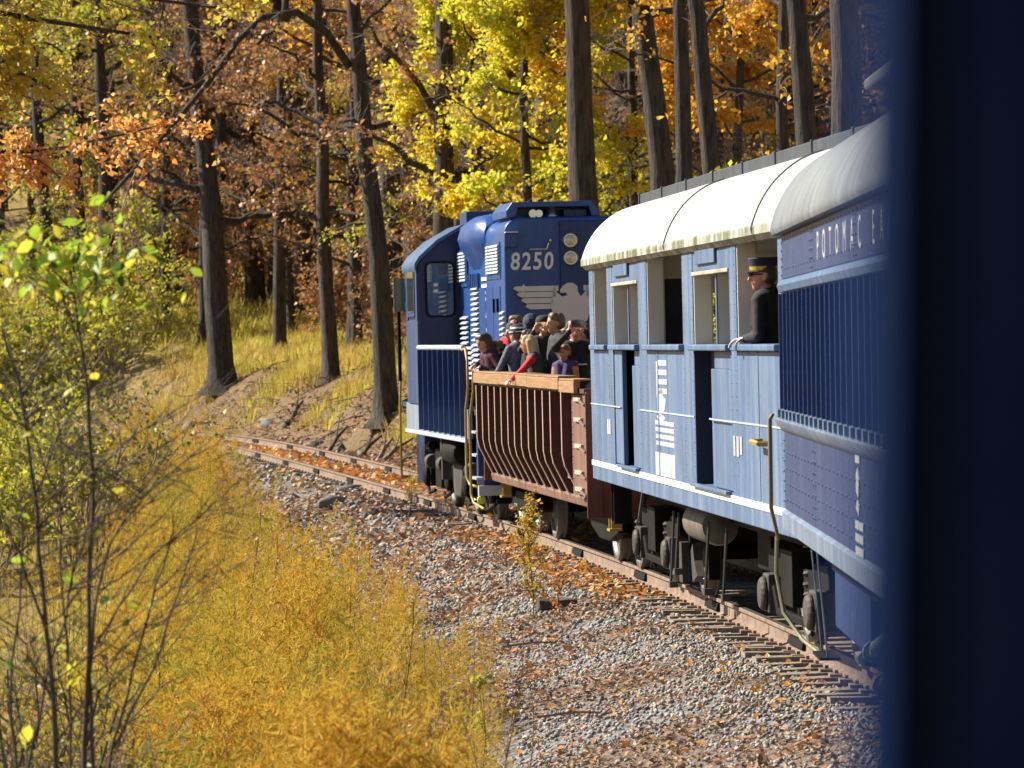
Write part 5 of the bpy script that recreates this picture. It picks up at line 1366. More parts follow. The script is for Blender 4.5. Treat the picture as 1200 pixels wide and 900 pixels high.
    br.add([p[1](*v) for v in V], [(4 * i + a, 4 * i + (a + 1) % 4, 4 * i + 4 + (a + 1) % 4, 4 * i + 4 + a) for i in range(n - 1) for a in range(4)] + [(0, 1, 2, 3), (4 * n - 1, 4 * n - 2, 4 * n - 3, 4 * n - 4)])
    br.build('cap_peak', P_['black'], p[0])
    gl = MB(); gl.box(.096, .108, -.064, .064, .002, .034); gl.box(.0, .10, -.098, -.092, .012, .022); gl.box(.0, .10, .092, .098, .012, .022); gl.v = [tuple(p[1](*v)) for v in gl.v]; gl.build('sunglasses', P_['black'], p[0], bevel=.003)
    lx = coach_pos(889, .45)
    person('passenger in a maroon top standing behind the conductor inside the pale coach', CC, lx, .35, LEFT, hz - .12, h=1.66, top='maroon', hair='dark')
    lx = coach_pos(711, 1.05)
    Y = (CC.matrix_world_cached @ Vector((lx, 1.0, 2.7))).y; hz = EYE + (405.5 - 370) / 4800 * Y
    p = person('passenger in a white cap and grey coat at the front window of the pale coach', CC, lx, 1.05, LEFT - .2, hz, h=1.70, top='grey', hair='white')
    hat_part('cap', [(.104, -.03), (.108, .0), (.106, .03), (.088, .06), (.055, .076), (.015, .082)], [P_['white']], p[0], p[1], p[2], p[3])
make_riders()
# ------------------------------------------------------------------ trees, shrubs, weeds, grass
def norm(v): return v / np.maximum(np.linalg.norm(v, axis=-1, keepdims=True), 1e-9)

def twig_mesh(P, r0, sides=3):
    """P (N,K,3) polylines, r0 (N,) base radius, tapering; one array of thin tubes"""
    N, K, _ = P.shape
    T = norm(np.gradient(P, axis=1)); U = norm(np.cross(T, np.array([.37, .23, .9]))); W = np.cross(T, U)
    rad_ = r0[:, None] * np.linspace(1, .35, K)[None]
    a = np.arange(sides) * 2 * PI / sides
    V = P[:, :, None, :] + rad_[:, :, None, None] * (U[:, :, None, :] * np.cos(a)[None, None, :, None] + W[:, :, None, :] * np.sin(a)[None, None, :, None])
    base = (np.arange(N) * K * sides)[:, None, None]
    i = np.arange(K - 1)[None, :, None] * sides; j = np.arange(sides)[None, None, :]; j2 = (j + 1) % sides
    F = np.stack([base + i + j, base + i + j2, base + i + sides + j2, base + i + sides + j], -1)
    return V.reshape(-1, 3), F.reshape(-1, 4)

def leaf_mesh(C, size, r, up=.35, aspect=.7):
    """one folded four-cornered leaf at each point"""
    n = len(C); nrm = norm(r.normal(size=(n, 3)) + np.array([0, 0, up])); a = norm(np.cross(nrm, r.normal(size=(n, 3)))); b = np.cross(nrm, a)
    s = size * (0.55 + 0.8 * r.random(n)); s = s[:, None]
    V = np.stack([C, C + a * s * .5 + b * s * aspect * .5 + nrm * s * .10, C + a * s - nrm * s * .08, C + a * s * .5 - b * s * aspect * .5 + nrm * s * .10], 1)
    F = (np.arange(n) * 4)[:, None] + np.arange(4)[None]
    return V.reshape(-1, 3), F

def bend(P0, D, L, K, droop, r, wob=.08):
    """N curves from P0 along D of length L with K points"""
    t = np.linspace(0, 1, K)[None, :, None]
    side = norm(np.cross(D, r.normal(size=D.shape)))
    amp = (r.normal(size=(len(D), 1, 1)) * wob + wob * .5) * L[:, None, None]
    P = P0[:, None] + D[:, None] * L[:, None, None] * t + side[:, None] * amp * np.sin(t * PI * .9)
    P = P + np.array([0, 0, 1.0]) * (droop * L[:, None, None] * t * t) + r.normal(size=P.shape) * (L[:, None, None] * .018) * (t > 0)
    return P

def merge(parts):
    V = []; F = []; o = 0
    for v, f in parts:
        if len(v) == 0: continue
        V.append(v); F.append(f + o); o += len(v)
    return np.concatenate(V), np.concatenate(F)

def trunk_pts(h, lean, curve, r, K=14):
    t = np.linspace(0, 1, K)
    w = np.cumsum(r.normal(size=(K, 2)) * .03 * h / K, 0) * 1.2
    x = lean[0] * h * t + curve[0] * h * t * t + w[:, 0]; y = lean[1] * h * t + curve[1] * h * t * t + w[:, 1]
    return np.stack([x, y, h * t], 1)

def arc3(pts, n=4):
    P = [np.array(p, float) for p in [pts[0]] + list(pts) + [pts[-1]]]; out = []
    for i in range(1, len(P) - 2):
        for k in range(n):
            t = k / n; out.append(.5 * (2 * P[i] + (P[i + 1] - P[i - 1]) * t + (2 * P[i - 1] - 5 * P[i] + 4 * P[i + 1] - P[i + 2]) * t * t + (3 * P[i] - P[i - 1] - 3 * P[i + 1] + P[i + 2]) * t ** 3))
    return out + [P[-2]]

def tree(label, X, Y, h, d, leaf='leaf_russet', group=None, lean=(0, 0), curve=(0, 0), limbs=16, z0=.22, limb=(2.2, 4.5), subs=9, twigs=6, leaves=9, size=.13, leafy_z=None, seed=0, bark='bark', twigm='twig', name='tree', flare=1.6, pitch=(.05, .55), extra=None, zsink=.25, cat='tree', fork=None, leaf_keep=1.0, droop=-.12, az=None):
    r = np.random.default_rng(seed + 100)
    z, _ = ground(np.array([X]), np.array([Y]))
    root = empty(name, (X, Y, float(z[0]) - zsink)); tag(root, label, cat, group)
    tp = trunk_pts(h, lean, curve, r)
    tt = tp[:, 2] / h
    tr = d / 2 * (1 - .78 * tt ** 1.1) + .012
    mb = MB()
    # root flare with buttresses, then the trunk
    n = 14; prof_z = np.concatenate([[0, .12, .3, .6, 1.0], np.linspace(1.6, h, 13)])
    rr_ = np.interp(prof_z, tp[:, 2], tr) * (1 + (flare - 1) * np.exp(-prof_z / .35))
    cx = np.interp(prof_z, tp[:, 2], tp[:, 0]); cy = np.interp(prof_z, tp[:, 2], tp[:, 1])
    ph = r.random() * 6.28; V = []
    for i, zz in enumerate(prof_z):
        for k in range(n):
            a = 2 * PI * k / n; lob = 1 + .22 * math.exp(-zz / .4) * math.sin(4 * a + ph) + .045 * math.sin(7 * a + ph * 2 + zz) + r.normal() * .018
            V.append((cx[i] + rr_[i] * lob * math.cos(a), cy[i] + rr_[i] * lob * math.sin(a), zz))
    mb.add(V, [(i * n + k, i * n + (k + 1) % n, (i + 1) * n + (k + 1) % n, (i + 1) * n + k) for i in range(len(prof_z) - 1) for k in range(n)] + [tuple(range((len(prof_z) - 1) * n, len(prof_z) * n))])
    mb.build('trunk', M[bark], root, smooth=60)
    # limbs
    zt = z0 + (0.97 - z0) * r.random(limbs) ** .9; zt.sort()
    ang = (np.arange(limbs) * 2.4 + r.random(limbs) * 1.2) if az is None else az[0] + (az[1] - az[0]) * r.random(limbs)
    L = limb[0] + (limb[1] - limb[0]) * r.random(limbs); L *= (1.15 - .55 * zt)
    P0 = np.stack([np.interp(zt * h, tp[:, 2], tp[:, k]) for k in range(3)], 1)
    el = pitch[0] + (pitch[1] - pitch[0]) * r.random(limbs)
    D = np.stack([np.cos(ang) * np.cos(el), np.sin(ang) * np.cos(el), np.sin(el)], 1)
    LP = bend(P0, D, L, 9, .10, r, .10)
    lr = np.interp(zt * h, tp[:, 2], tr) * .42
    if extra is not None:
        for e in extra:       # limbs given point by point, in the tree's own frame
            e = np.array(arc3(e[0])), e[1]
            q = np.stack([np.interp(np.linspace(0, 1, 9), np.linspace(0, 1, len(e[0])), e[0][:, k]) for k in range(3)], 1)
            LP = np.concatenate([LP, q[None]]); lr = np.append(lr, e[1]); L = np.append(L, np.linalg.norm(np.diff(q, axis=0), axis=1).sum())
    if group is None:
        for i in range(len(LP)):
            V, F = twig_mesh(LP[i:i + 1], lr[i:i + 1], 7); mesh_np('limb', V, F, [M[bark]], smooth=True, parent=root)
    else:
        V, F = twig_mesh(LP, lr, 6); tag(mesh_np('limbs', V, F, [M[bark]], smooth=True, parent=root), kind='stuff')
    parts = []
    NL = len(LP)
    # sub-branches
    ids = np.repeat(np.arange(NL), subs); n1 = len(ids); t = .22 + .78 * r.random(n1)
    f = t * 8; i0 = np.minimum(f.astype(int), 7); w = (f - i0)[:, None]
    B = LP[ids, i0] * (1 - w) + LP[ids, i0 + 1] * w; tan = norm(LP[ids, i0 + 1] - LP[ids, i0])
    D1 = norm(tan * .8 + norm(r.normal(size=(n1, 3))) * .95 * np.array([1, 1, .6])); L1 = L[ids] * (.20 + .26 * r.random(n1)) * (1.15 - .5 * t)
    SP = bend(B, D1, L1, 5, droop, r, .10); parts.append(twig_mesh(SP, .007 + .004 * L1, 4))
    # twigs
    jd = np.repeat(np.arange(n1), twigs); n2 = len(jd); t2 = .15 + .85 * r.random(n2)
    f = t2 * 4; i0 = np.minimum(f.astype(int), 3); w = (f - i0)[:, None]
    B2 = SP[jd, i0] * (1 - w) + SP[jd, i0 + 1] * w; tan = norm(SP[jd, i0 + 1] - SP[jd, i0])
    D2 = norm(tan * .7 + norm(r.normal(size=(n2, 3))) * .9); L2 = .22 + .50 * r.random(n2) ** 1.5
    TP = bend(B2, D2, L2, 3, droop, r, .10); parts.append(twig_mesh(TP[:, [0, 2]], np.full(n2, .0052), 3))
    V, F = merge(parts); tag(mesh_np('branches', V, F, [M[twigm]], smooth=True, parent=root), kind='stuff')
    if leaves:
        kd = np.repeat(np.arange(n2), leaves); n3 = len(kd); t3 = .1 + .95 * r.random((n3, 1))
        C = TP[kd, 0] * (1 - t3) ** 2 + 2 * TP[kd, 1] * t3 * (1 - t3) + TP[kd, 2] * t3 ** 2 + r.normal(size=(n3, 3)) * .06
        # foliage gathers in clumps with gaps between
        cl = vnoise(C[:, 0] + X, C[:, 2] * 1.3 + C[:, 1] * .7 + Y, .85) * .7 + vnoise(C[:, 1] + 31, C[:, 2] + C[:, 0], 1.6) * .6
        keep = (cl > -.25) & (r.random(n3) < leaf_keep)
        if leafy_z is not None: keep &= (C[:, 2] > leafy_z[0]) & (C[:, 2] < leafy_z[1])
        C = C[keep]
        V, F = leaf_mesh(C, size, r); mesh_np('crown', V, F, [M[leaf]], parent=root)
    return root

# big trunks seen one by one ------------------------------------------------
def named_trees():
    tree('large dark trunk at the foot of the bank just right of where the rails vanish', sight(263, 128), 128, 19, .80, 'leaf_russet', lean=(-.085, 0), limbs=15, subs=9, twigs=6, leaves=5, size=.17, seed=1, flare=1.9)
    tree('straight dark trunk on the grassy bank right of the biggest bank-foot tree', sight(298, 146), 146, 19, .72, 'leaf_russet', lean=(-.045, 0), limbs=13, leaves=6, size=.18, seed=2)
    tree('thick dark trunk with a slim grey neighbour near the top of the grassy bank', sight(345, 150), 150, 20, .95, 'leaf_amber', lean=(-.05, 0), limbs=13, leaves=5, size=.18, seed=3)
    tree('slim grey trunk standing close to the thick dark trunk on the grassy bank', sight(320, 148), 148, 15, .36, 'leaf_russet', lean=(-.01, 0), limbs=10, leaves=5, size=.17, seed=4)
    tree('thin pale-edged trunk behind the biggest bank-foot tree', sight(238, 140), 140, 15, .38, 'leaf_russet', lean=(-.02, 0), limbs=10, leaves=4, size=.17, seed=5)
    tree('leaning dark trunk with spreading roots on the bank just ahead of the locomotive cab', sight(453, 104), 104, 18, .58, 'leaf_russet', lean=(-.075, 0), curve=(-.03, 0), limbs=12, z0=.35, leaves=4, size=.15, seed=6, flare=1.9,
         extra=[([(-.95, 0, 9.2), (-1.9, -1, 10.4), (-3.2, -2, 10.2), (-4.05, -3, 8.9), (-5.6, -4, 6.9), (-6.7, -4.5, 5.6)], .12), ([(-4.0, -3, 8.95), (-5.0, -3.6, 8.3), (-6.4, -4, 8.2), (-7.6, -4.5, 8.5)], .05)])
    tree('pale-barked slim trunk between the leaning tree and the thick bank trunk', sight(388, 118), 118, 17, .46, 'leaf_russet', lean=(-.03, 0), limbs=12, leaves=5, size=.16, seed=7, bark='bark_brown')
    tree('slender brown trunk beside the pale-barked one, left of the leaning tree', sight(409, 130), 130, 17, .50, 'leaf_russet', lean=(-.01, 0), limbs=11, leaves=5, size=.16, seed=8)
    tree('broad brown trunk right behind the locomotive cab roof', sight(454, 122), 122, 19, .78, 'leaf_amber', lean=(0, 0), limbs=13, leaves=5, size=.16, seed=9, bark='bark_brown')
    tree('tall straight brown trunk rising above the locomotive cab', sight(519, 96), 96, 20, .56, 'leaf_russet', lean=(-.012, 0), limbs=14, z0=.30, leaves=5, size=.14, seed=10, bark='bark_brown')
    tree('slim brown trunk touching the tall straight one above the locomotive cab', sight(539, 101), 101, 18, .34, 'leaf_olive', lean=(-.008, 0), limbs=10, z0=.45, leaves=5, size=.14, seed=11, bark='bark_brown')
    tree('massive trunk behind the locomotive hood, bare up to the yellow leaves', sight(704, 84), 84, 20, .66, 'leaf_amber', lean=(-.035, 0), limbs=11, z0=.42, leaves=6, size=.13, seed=12, bark='bark_brown', az=(-.8, 1.0))
    tree('thick dark trunk above the white coach roof, its top lost in amber leaves', sight(786, 82), 82, 19, .56, 'leaf_amber', lean=(-.09, 0), limbs=12, z0=.32, leaves=7, size=.13, seed=13)
    tree('upright grey trunk with stubby side limbs above the white coach roof', sight(810, 76), 76, 19, .34, 'leaf_amber', lean=(-.018, 0), limbs=11, z0=.30, leaves=5, size=.12, seed=14)
    tree('slanting slim trunk right of the upright grey one, above the white coach roof', sight(858, 72), 72, 18, .36, 'leaf_amber', lean=(-.085, 0), limbs=11, z0=.35, leaves=6, size=.12, seed=15)
    tree('slim shadowed trunk among bare twigs above the roof box of the pale coach', sight(922, 78), 78, 17, .26, 'leaf_amber', lean=(-.02, 0), limbs=12, z0=.25, leaves=3, size=.12, seed=16)
    tree('stout shadowed trunk above the near end of the pale coach', sight(966, 68), 68, 18, .40, 'leaf_amber', lean=(-.05, 0), limbs=12, z0=.35, leaves=4, size=.12, seed=17)
    tree('widest dark trunk at the far right, beside the clerestory of the navy coach', sight(996, 60), 60, 19, .52, 'leaf_amber', lean=(-.01, 0), limbs=11, z0=.45, leaves=4, size=.12, seed=18)
    tree('short stout trunk standing alone in the hazy hollow left of the bank', sight(128, 143), 143, 17, .62, 'leaf_green', lean=(-.02, 0), limbs=12, z0=.35, leaves=6, size=.18, seed=19)
    # leafy understorey
    tree('bright yellow maple glowing behind the locomotive roof', sight(625, 90), 90, 12.5, .26, 'leaf_yellow', name='maple_tree', lean=(-.01, 0), limbs=44, z0=.26, limb=(1.7, 3.1), subs=12, twigs=9, leaves=18, size=.118, seed=30, pitch=(.0, .6), leafy_z=(4.4, 30))
    tree('second yellow-green maple close behind the brightest one', sight(560, 97), 97, 12.5, .24, 'leaf_yellow', name='maple_tree', limbs=36, z0=.34, limb=(1.5, 2.8), subs=11, twigs=9, leaves=17, size=.118, seed=31, pitch=(.0, .6), leafy_z=(5.6, 30))
    tree('slim yellow maple half hidden by the massive trunk behind the locomotive', sight(668, 95), 95, 12, .2, 'leaf_yellow', name='maple_tree', limbs=30, z0=.32, limb=(1.2, 2.3), subs=11, twigs=8, leaves=16, size=.118, seed=36, pitch=(.0, .6), leafy_z=(4.8, 30))
    tree('amber maple between the massive trunk and the pale coach roof', sight(745, 92), 92, 12, .25, 'leaf_amber', name='maple_tree', limbs=34, z0=.26, limb=(1.4, 2.8), subs=10, twigs=9, leaves=16, size=.118, seed=32, pitch=(.0, .6), leafy_z=(5.4, 30))
    tree('orange-amber maple in the gaps between the trunks above the pale coach', sight(865, 88), 88, 12, .24, 'leaf_amber', name='maple_tree', limbs=36, z0=.28, limb=(1.5, 2.9), subs=10, twigs=9, leaves=16, size=.118, seed=33, pitch=(.0, .6), leafy_z=(5.3, 30))
    tree('low lime yellow bush behind the front of the white coach roof', sight(745, 98), 98, 6.2, .12, 'leaf_lime', name='bush', cat='bush', limbs=26, z0=.12, limb=(1.0, 2.0), subs=9, twigs=7, leaves=8, size=.12, seed=34, pitch=(.1, .8))
    tree('lime yellow bush seen through the windows of the pale coach', sight(868, 62), 62, 4.6, .10, 'leaf_lime', name='bush', cat='bush', limbs=22, z0=.12, limb=(.8, 1.6), subs=8, twigs=7, leaves=8, size=.11, seed=35, pitch=(.1, .8))
    # oak whose leafy boughs hang into the upper left corner
    zl = lambda py, Y: EYE + (405.5 - py) / 4800 * Y
    def oak():
        X, Y = sight(-140, 74), 74.0; z, _ = ground(np.array([X]), np.array([Y])); zb = float(z[0]) - .25
        pt = lambda px, py, Yb=74.0: (sight(px, Yb) - X, Yb - Y, zl(py, Yb) - zb)
        tree('oak with yellow-green leafy boughs hanging into the upper left corner', X, Y, 15, .6, 'leaf_olive', name='oak_tree', limbs=8, z0=.5, limb=(2, 4), subs=11, twigs=9, leaves=10, size=.13, seed=40, twigm='twig_dark', bark='bark', az=(-.5, .6),
             extra=[([pt(-140, -40), pt(-20, 10), pt(90, 30), pt(190, 45)], .07), ([pt(-140, 60), pt(-60, 70), pt(20, 85), pt(60, 105)], .05), ([pt(-140, -60), pt(0, -35), pt(120, -10), pt(260, 10)], .07)])
        X2, Y2 = sight(-120, 70), 70.0; z, _ = ground(np.array([X2]), np.array([Y2])); zb = float(z[0]) - .25
        pt = lambda px, py, Yb=70.0: (sight(px, Yb) - X2, Yb - Y2, zl(py, Yb) - zb)
        tree('oak with one glowing orange bough hanging below the yellow-green ones', X2, Y2, 10.5, .34, 'leaf_orange', name='oak_tree', limbs=3, z0=.7, limb=(1.5, 2), subs=12, twigs=9, leaves=9, size=.125, seed=41, twigm='twig_dark', az=(2, 4),
             extra=[([pt(-120, 120), pt(-40, 170), pt(40, 178), pt(110, 165), pt(175, 150)], .05), ([pt(-100, 150), pt(-20, 190), pt(40, 200)], .03)])
    oak()
named_trees()

# woodland behind: a few kinds, each copied; only their kind tells them apart
def woodland():
    kinds = [
        ('tree', 'bare brown twiggy tree with a few russet leaves in the wood behind', 'leaf_russet', dict(h=17, d=.42, limbs=20, subs=12, twigs=8, leaves=4, size=.105, z0=.10, limb=(2.2, 4.2), pitch=(-.05, .5)), 'bare russet trees in the wood'),
        ('tree', 'thin dark-trunked tree with sparse olive leaves in the wood behind', 'leaf_olive', dict(h=18, d=.36, limbs=20, subs=11, twigs=7, leaves=5, size=.105, z0=.18, limb=(2.0, 4.0), pitch=(-.05, .5)), 'olive-leaved trees in the wood'),
        ('tree', 'tree with rusty amber leaves in the wood behind', 'leaf_amber', dict(h=16, d=.34, limbs=20, subs=10, twigs=7, leaves=8, size=.105, z0=.16, limb=(2.0, 4.0), pitch=(-.05, .5)), 'amber-leaved trees in the wood'),
        ('tree', 'yellow-green leaved tree in the shady wood behind', 'leaf_green', dict(h=15, d=.30, limbs=20, subs=9, twigs=6, leaves=10, size=.105, z0=.16, limb=(2.0, 3.6), pitch=(-.05, .5)), 'yellow-green trees in the wood'),
    ]
    protos = []
    r = np.random.default_rng(11); pos = []
    def ok(x, y, dmin):
        return all((x - a) ** 2 + (y - b) ** 2 > dmin * dmin for a, b in pos)
    tries = 0
    while len(pos) < 190 and tries < 9000:
        tries += 1
        y = 108 + 95 * r.random() ** 1.15; px = -60 + 1180 * r.random(); x = sight(px, y)
        q = (x - float(track_x(y))) * math.cos(float(track_h(y)))
        if q < 6.5 and y < 150: continue
        if -3.5 < q < 4.5: continue
        if px > 600 and y > 165: continue
        if y < 150 and 250 < px < 480 and r.random() < .55: continue
        if ok(x, y, 2.1): pos.append((x, y))
    for i, (x, y) in enumerate(pos):
        px = 600 + 4800 * x / y
        w = ([.70, .14, .10, .06] if px < 520 else [.45, .2, .25, .10]) if px > 140 else [.30, .2, .05, .45]
        k = int(r.choice(4, p=w)); nm, lab, lf, kw, grp = kinds[k]
        mine = [p for p in protos if p[0] == k]
        if len(mine) < 2:
            o = tree(lab, x, y, leaf=lf, group=grp, seed=60 + i, lean=(r.normal() * .02, 0), **kw); protos.append((k, o))
        else:
            o = copy_tree(mine[int(r.integers(0, len(mine)))][1])
            z, _ = ground(np.array([x]), np.array([y])); o.location = (x, y, float(z[0]) - .3)
            s = .8 + .45 * r.random(); o.scale = (s, s, s * (.9 + .2 * r.random())); o.rotation_euler = (0, 0, r.random() * 6.28)
woodland()

# dark trunks packed up the slope, seen between the nearer ones
def packed_trunks():
    r = np.random.default_rng(61); pro = []
    for i, (px, Y) in enumerate(((62, 150), (84, 158), (104, 147), (152, 162), (170, 152), (187, 160), (206, 149), (219, 166), (252, 158), (276, 170), (330, 164), (366, 156), (398, 166), (428, 148), (472, 158), (498, 140), (560, 150), (590, 135))):
        x = sight(px, Y)
        if i < 3: o = tree('dark bare trunk among others packed close together up the shady slope', x, Y, h=17 + i, d=.52, leaf='leaf_russet', group='dark trunks packed up the slope', seed=300 + i, limbs=16, subs=9, twigs=6, leaves=3, size=.11, z0=.3, limb=(1.8, 3.4), lean=((-.06, .03, -.02)[i], 0)); pro.append(o)
        else:
            o = copy_tree(pro[i % 3]); z, _ = ground(np.array([x]), np.array([Y])); s = .75 + .5 * r.random(); o.location = (x, Y, float(z[0]) - .3); o.scale = (s, s, 1); o.rotation_euler = (0, r.normal() * .04 - .02, r.random() * 6.28)
packed_trunks()

# thickets: leafless brush and scrub ---------------------------------------------
def bush(label, X, Y, h, w, leaf, seed, stems=9, subs=8, twigs=6, leaves=5, size=.10, twigm='twig', name='shrub', group=None, cat='shrub', keep=1.0):
    r = np.random.default_rng(seed + 500); z, _ = ground(np.array([X]), np.array([Y]))
    root = empty(name, (X, Y, float(z[0]) - .05)); tag(root, label, cat, group)
    a = r.random(stems) * 6.28; sp = .15 + .5 * r.random(stems)
    D = norm(np.stack([np.cos(a) * sp * w / h, np.sin(a) * sp * w / h, np.ones(stems)], 1)); L = h * (.65 + .4 * r.random(stems))
    P0 = np.stack([np.cos(a) * .12 * w * r.random(stems), np.sin(a) * .12 * w * r.random(stems), np.zeros(stems)], 1)
    LP = bend(P0, D, L, 7, -.03, r, .06); st = twig_mesh(LP, .010 + .004 * L, 5)
    ids = np.repeat(np.arange(stems), subs); n1 = len(ids); t = .25 + .75 * r.random(n1); f = t * 6; i0 = np.minimum(f.astype(int), 5); wt = (f - i0)[:, None]
    B = LP[ids, i0] * (1 - wt) + LP[ids, i0 + 1] * wt; tan = norm(LP[ids, i0 + 1] - LP[ids, i0])
    D1 = norm(tan * .8 + norm(r.normal(size=(n1, 3))) * .8); L1 = L[ids] * (.16 + .25 * r.random(n1)) * (1.2 - .6 * t)
    SP = bend(B, D1, L1, 4, .02, r, .08)
    jd = np.repeat(np.arange(n1), twigs); n2 = len(jd); t2 = .2 + .8 * r.random(n2); f = t2 * 3; i0 = np.minimum(f.astype(int), 2); wt = (f - i0)[:, None]
    B2 = SP[jd, i0] * (1 - wt) + SP[jd, i0 + 1] * wt; tan = norm(SP[jd, i0 + 1] - SP[jd, i0]); D2 = norm(tan * .8 + norm(r.normal(size=(n2, 3))) * .8); L2 = .12 + .30 * r.random(n2)
    TP = bend(B2, D2, L2, 3, .0, r, .08)
    V, F = st; mesh_np('stems', V, F, [M[twigm]], smooth=True, parent=root)
    V, F = merge([twig_mesh(SP, np.full(n1, .0055), 3), twig_mesh(TP, np.full(n2, .0032), 3)]); tag(mesh_np('twigs', V, F, [M[twigm]], parent=root), kind='stuff')
    if leaves:
        kd = np.repeat(np.arange(n2), leaves); n3 = len(kd); t3 = r.random((n3, 1)); C = TP[kd, 0] * (1 - t3) + TP[kd, 2] * t3 + r.normal(size=(n3, 3)) * .03
        C = C[r.random(n3) < keep]
        V, F = leaf_mesh(C, size, r); mesh_np('foliage', V, F, [M[leaf]], parent=root)
    return root

def scrub():
    r = np.random.default_rng(23)
    kinds = [('leafy yellow-green scrub bush in the hollow at the left', 'leaf_green', dict(leaves=3, size=.12), 'yellow-green scrub in the hollow'),
             ('brown twiggy scrub bush with muted leaves in the hollow at the left', 'leaf_scrub', dict(leaves=2, size=.11), 'brown scrub in the hollow')]
    pro = {}
    for i in range(26):
        Y = 62 + 70 * r.random(); px = -50 + 260 * r.random() ** 1.2
        x = sight(px, Y); q = x - float(track_x(Y))
        if q > -6: px = -60 + 90 * r.random(); x = sight(px, Y)
        if x - float(track_x(Y)) > -5.0: continue
        k = int(r.random() < .45); lab, lf, kw, grp = kinds[k]
        key = (k, i % 2)
        if key not in pro: pro[key] = bush(lab, x, Y, 3.2, 3.4, lf, 700 + i, stems=13, group=grp, **kw)
        else:
            o = copy_tree(pro[key]); z, _ = ground(np.array([x]), np.array([Y])); s = .7 + .55 * r.random(); o.location = (x, Y, float(z[0]) - .05); o.scale = (s, s, s); o.rotation_euler = (0, 0, r.random() * 6.28)
    # leafless undergrowth up the wooded slope
    for i in range(150):
        Y = 106 + 84 * r.random(); px = -60 + 1110 * r.random(); x = sight(px, Y); q = (x - float(track_x(Y))) * math.cos(float(track_h(Y)))
        if q < 7: continue
        key = ('u', i % 3)
        if key not in pro: pro[key] = bush('bare brown undergrowth shrub on the wooded slope behind the train', x, Y, 3.0, 3.0, 'leaf_russet', 800 + i, stems=11, leaves=2, size=.15, group='undergrowth on the wooded slope')
        else:
            o = copy_tree(pro[key]); z, _ = ground(np.array([x]), np.array([Y])); s = .7 + .7 * r.random(); o.location = (x, Y, float(z[0]) - .05); o.scale = (s, s, s); o.rotation_euler = (0, 0, r.random() * 6.28)
scrub()

def hollow():
    r = np.random.default_rng(29); pro = {}
    for i in range(22):
        Y = 112 + 36 * r.random(); px = -70 + 215 * r.random(); x = sight(px, Y); q = x - float(track_x(Y))
        if -4 < q < 4 and Y < 136: continue
        k = i % 2
        lab, lf, grp = (('tall sunlit yellow-green thicket beyond the bend of the track', 'leaf_green', 'thickets beyond the bend'), ('tall brown thicket beyond the bend of the track', 'leaf_scrub', 'brown thickets beyond the bend'))[k]
        if k not in pro: pro[k] = bush(lab, x, Y, 4.6, 4.2, lf, 640 + i, stems=15, subs=9, twigs=6, leaves=4, size=.14, group=grp, name='thicket')
        else:
            o = copy_tree(pro[k]); z, _ = ground(np.array([x]), np.array([Y])); s = .7 + .5 * r.random(); o.location = (x, Y, float(z[0]) - .05); o.scale = (s, s, s); o.rotation_euler = (0, 0, r.random() * 6.28)
hollow()

# golden feathery weeds in a thick mass left of the ballast ------------------------
def weed_base(seed, n_br=25, n_f=13, h=1.22, w=.34):
    r = np.random.default_rng(seed); V = []; F = []
    t = np.linspace(0, 1, 5); bx, by = r.normal(0, .10, 2)
    stem = np.stack([bx * t * t, by * t * t, h * t], 1)
    def tri(p, q, wd):
        d = q - p; s = norm(np.cross(d, r.normal(size=3))) * wd; b = len(V); V.extend([p - s, p + s, q]); F.append((b, b + 1, b + 2))
    for i in range(4): tri(stem[i], stem[i + 1], .007); 
    for i in range(n_br):
        z = .22 + .78 * (i + r.random()) / n_br; b0 = np.array([np.interp(z, t, stem[:, k]) for k in range(3)])
        a = r.random() * 6.28; L = w * (1.15 - .75 * z) * (.6 + .7 * r.random()); up = .35 + .9 * r.random()
        d = norm(np.array([math.cos(a), math.sin(a), up])); tip = b0 + d * L
        tri(b0, tip, .0035)
        for k in range(n_f):
            s = .15 + .85 * r.random(); p = b0 * (1 - s) + tip * s
            q = p + norm(d * .6 + norm(r.normal(size=3)) * .9 + np.array([0, 0, .25])) * (.035 + .065 * r.random())
            tri(p, q, .0026 + .0026 * r.random())
    return np.array(V), np.array(F)

def weeds():
    B = [weed_base(s) for s in range(6)]
    n = 9000; r = np.random.default_rng(77)
    Y = 20 + 88 * r.random(n) ** 1.35; px = -10 + 610 * r.random(n)
    x = sight(px, Y); q = (x - track_x(Y)) * np.cos(track_h(Y))
    edge = -3.70 + .7 * vnoise(x, Y, 2.6) + .3 * vnoise(x, Y, .7) + np.clip((Y - 56) * .040, 0, 1.4)
    thin = np.clip((px - 95) / 80, .16, 1)
    keep = (q < edge) & (q > -11) & (r.random(n) < thin) & (r.random(n) < np.clip(.5 + 1.1 * vnoise(x + 9, Y, .9), .06, 1))
    fr = (q > edge) & (q < edge + .9) & (r.random(n) < .22)
    sc = np.where(fr, .45, 1.0); keep |= fr
    x, Y, sc = x[keep], Y[keep], sc[keep]; N = len(x)
    idx = r.permutation(N)[:1700]; x, Y, sc = x[idx], Y[idx], sc[idx]; z, _ = ground(x, Y)
    s = sc * (.75 + .45 * r.random(len(x))) * (1 + np.clip((Y - 60) / 120, 0, .25)) * np.clip((edge[keep][idx] - q[keep][idx]) / 1.4 + .35, .4, 1) * (1 + .30 * vnoise(x, Y, .9) + .12 * vnoise(x, Y, 2.0))
    V, F = scatter(B, np.stack([x, Y, z - .03], 1), s, tilt=.10, r=r)
    tag(mesh_np('weeds', V, F, [M['weed']]), kind='stuff')
weeds()

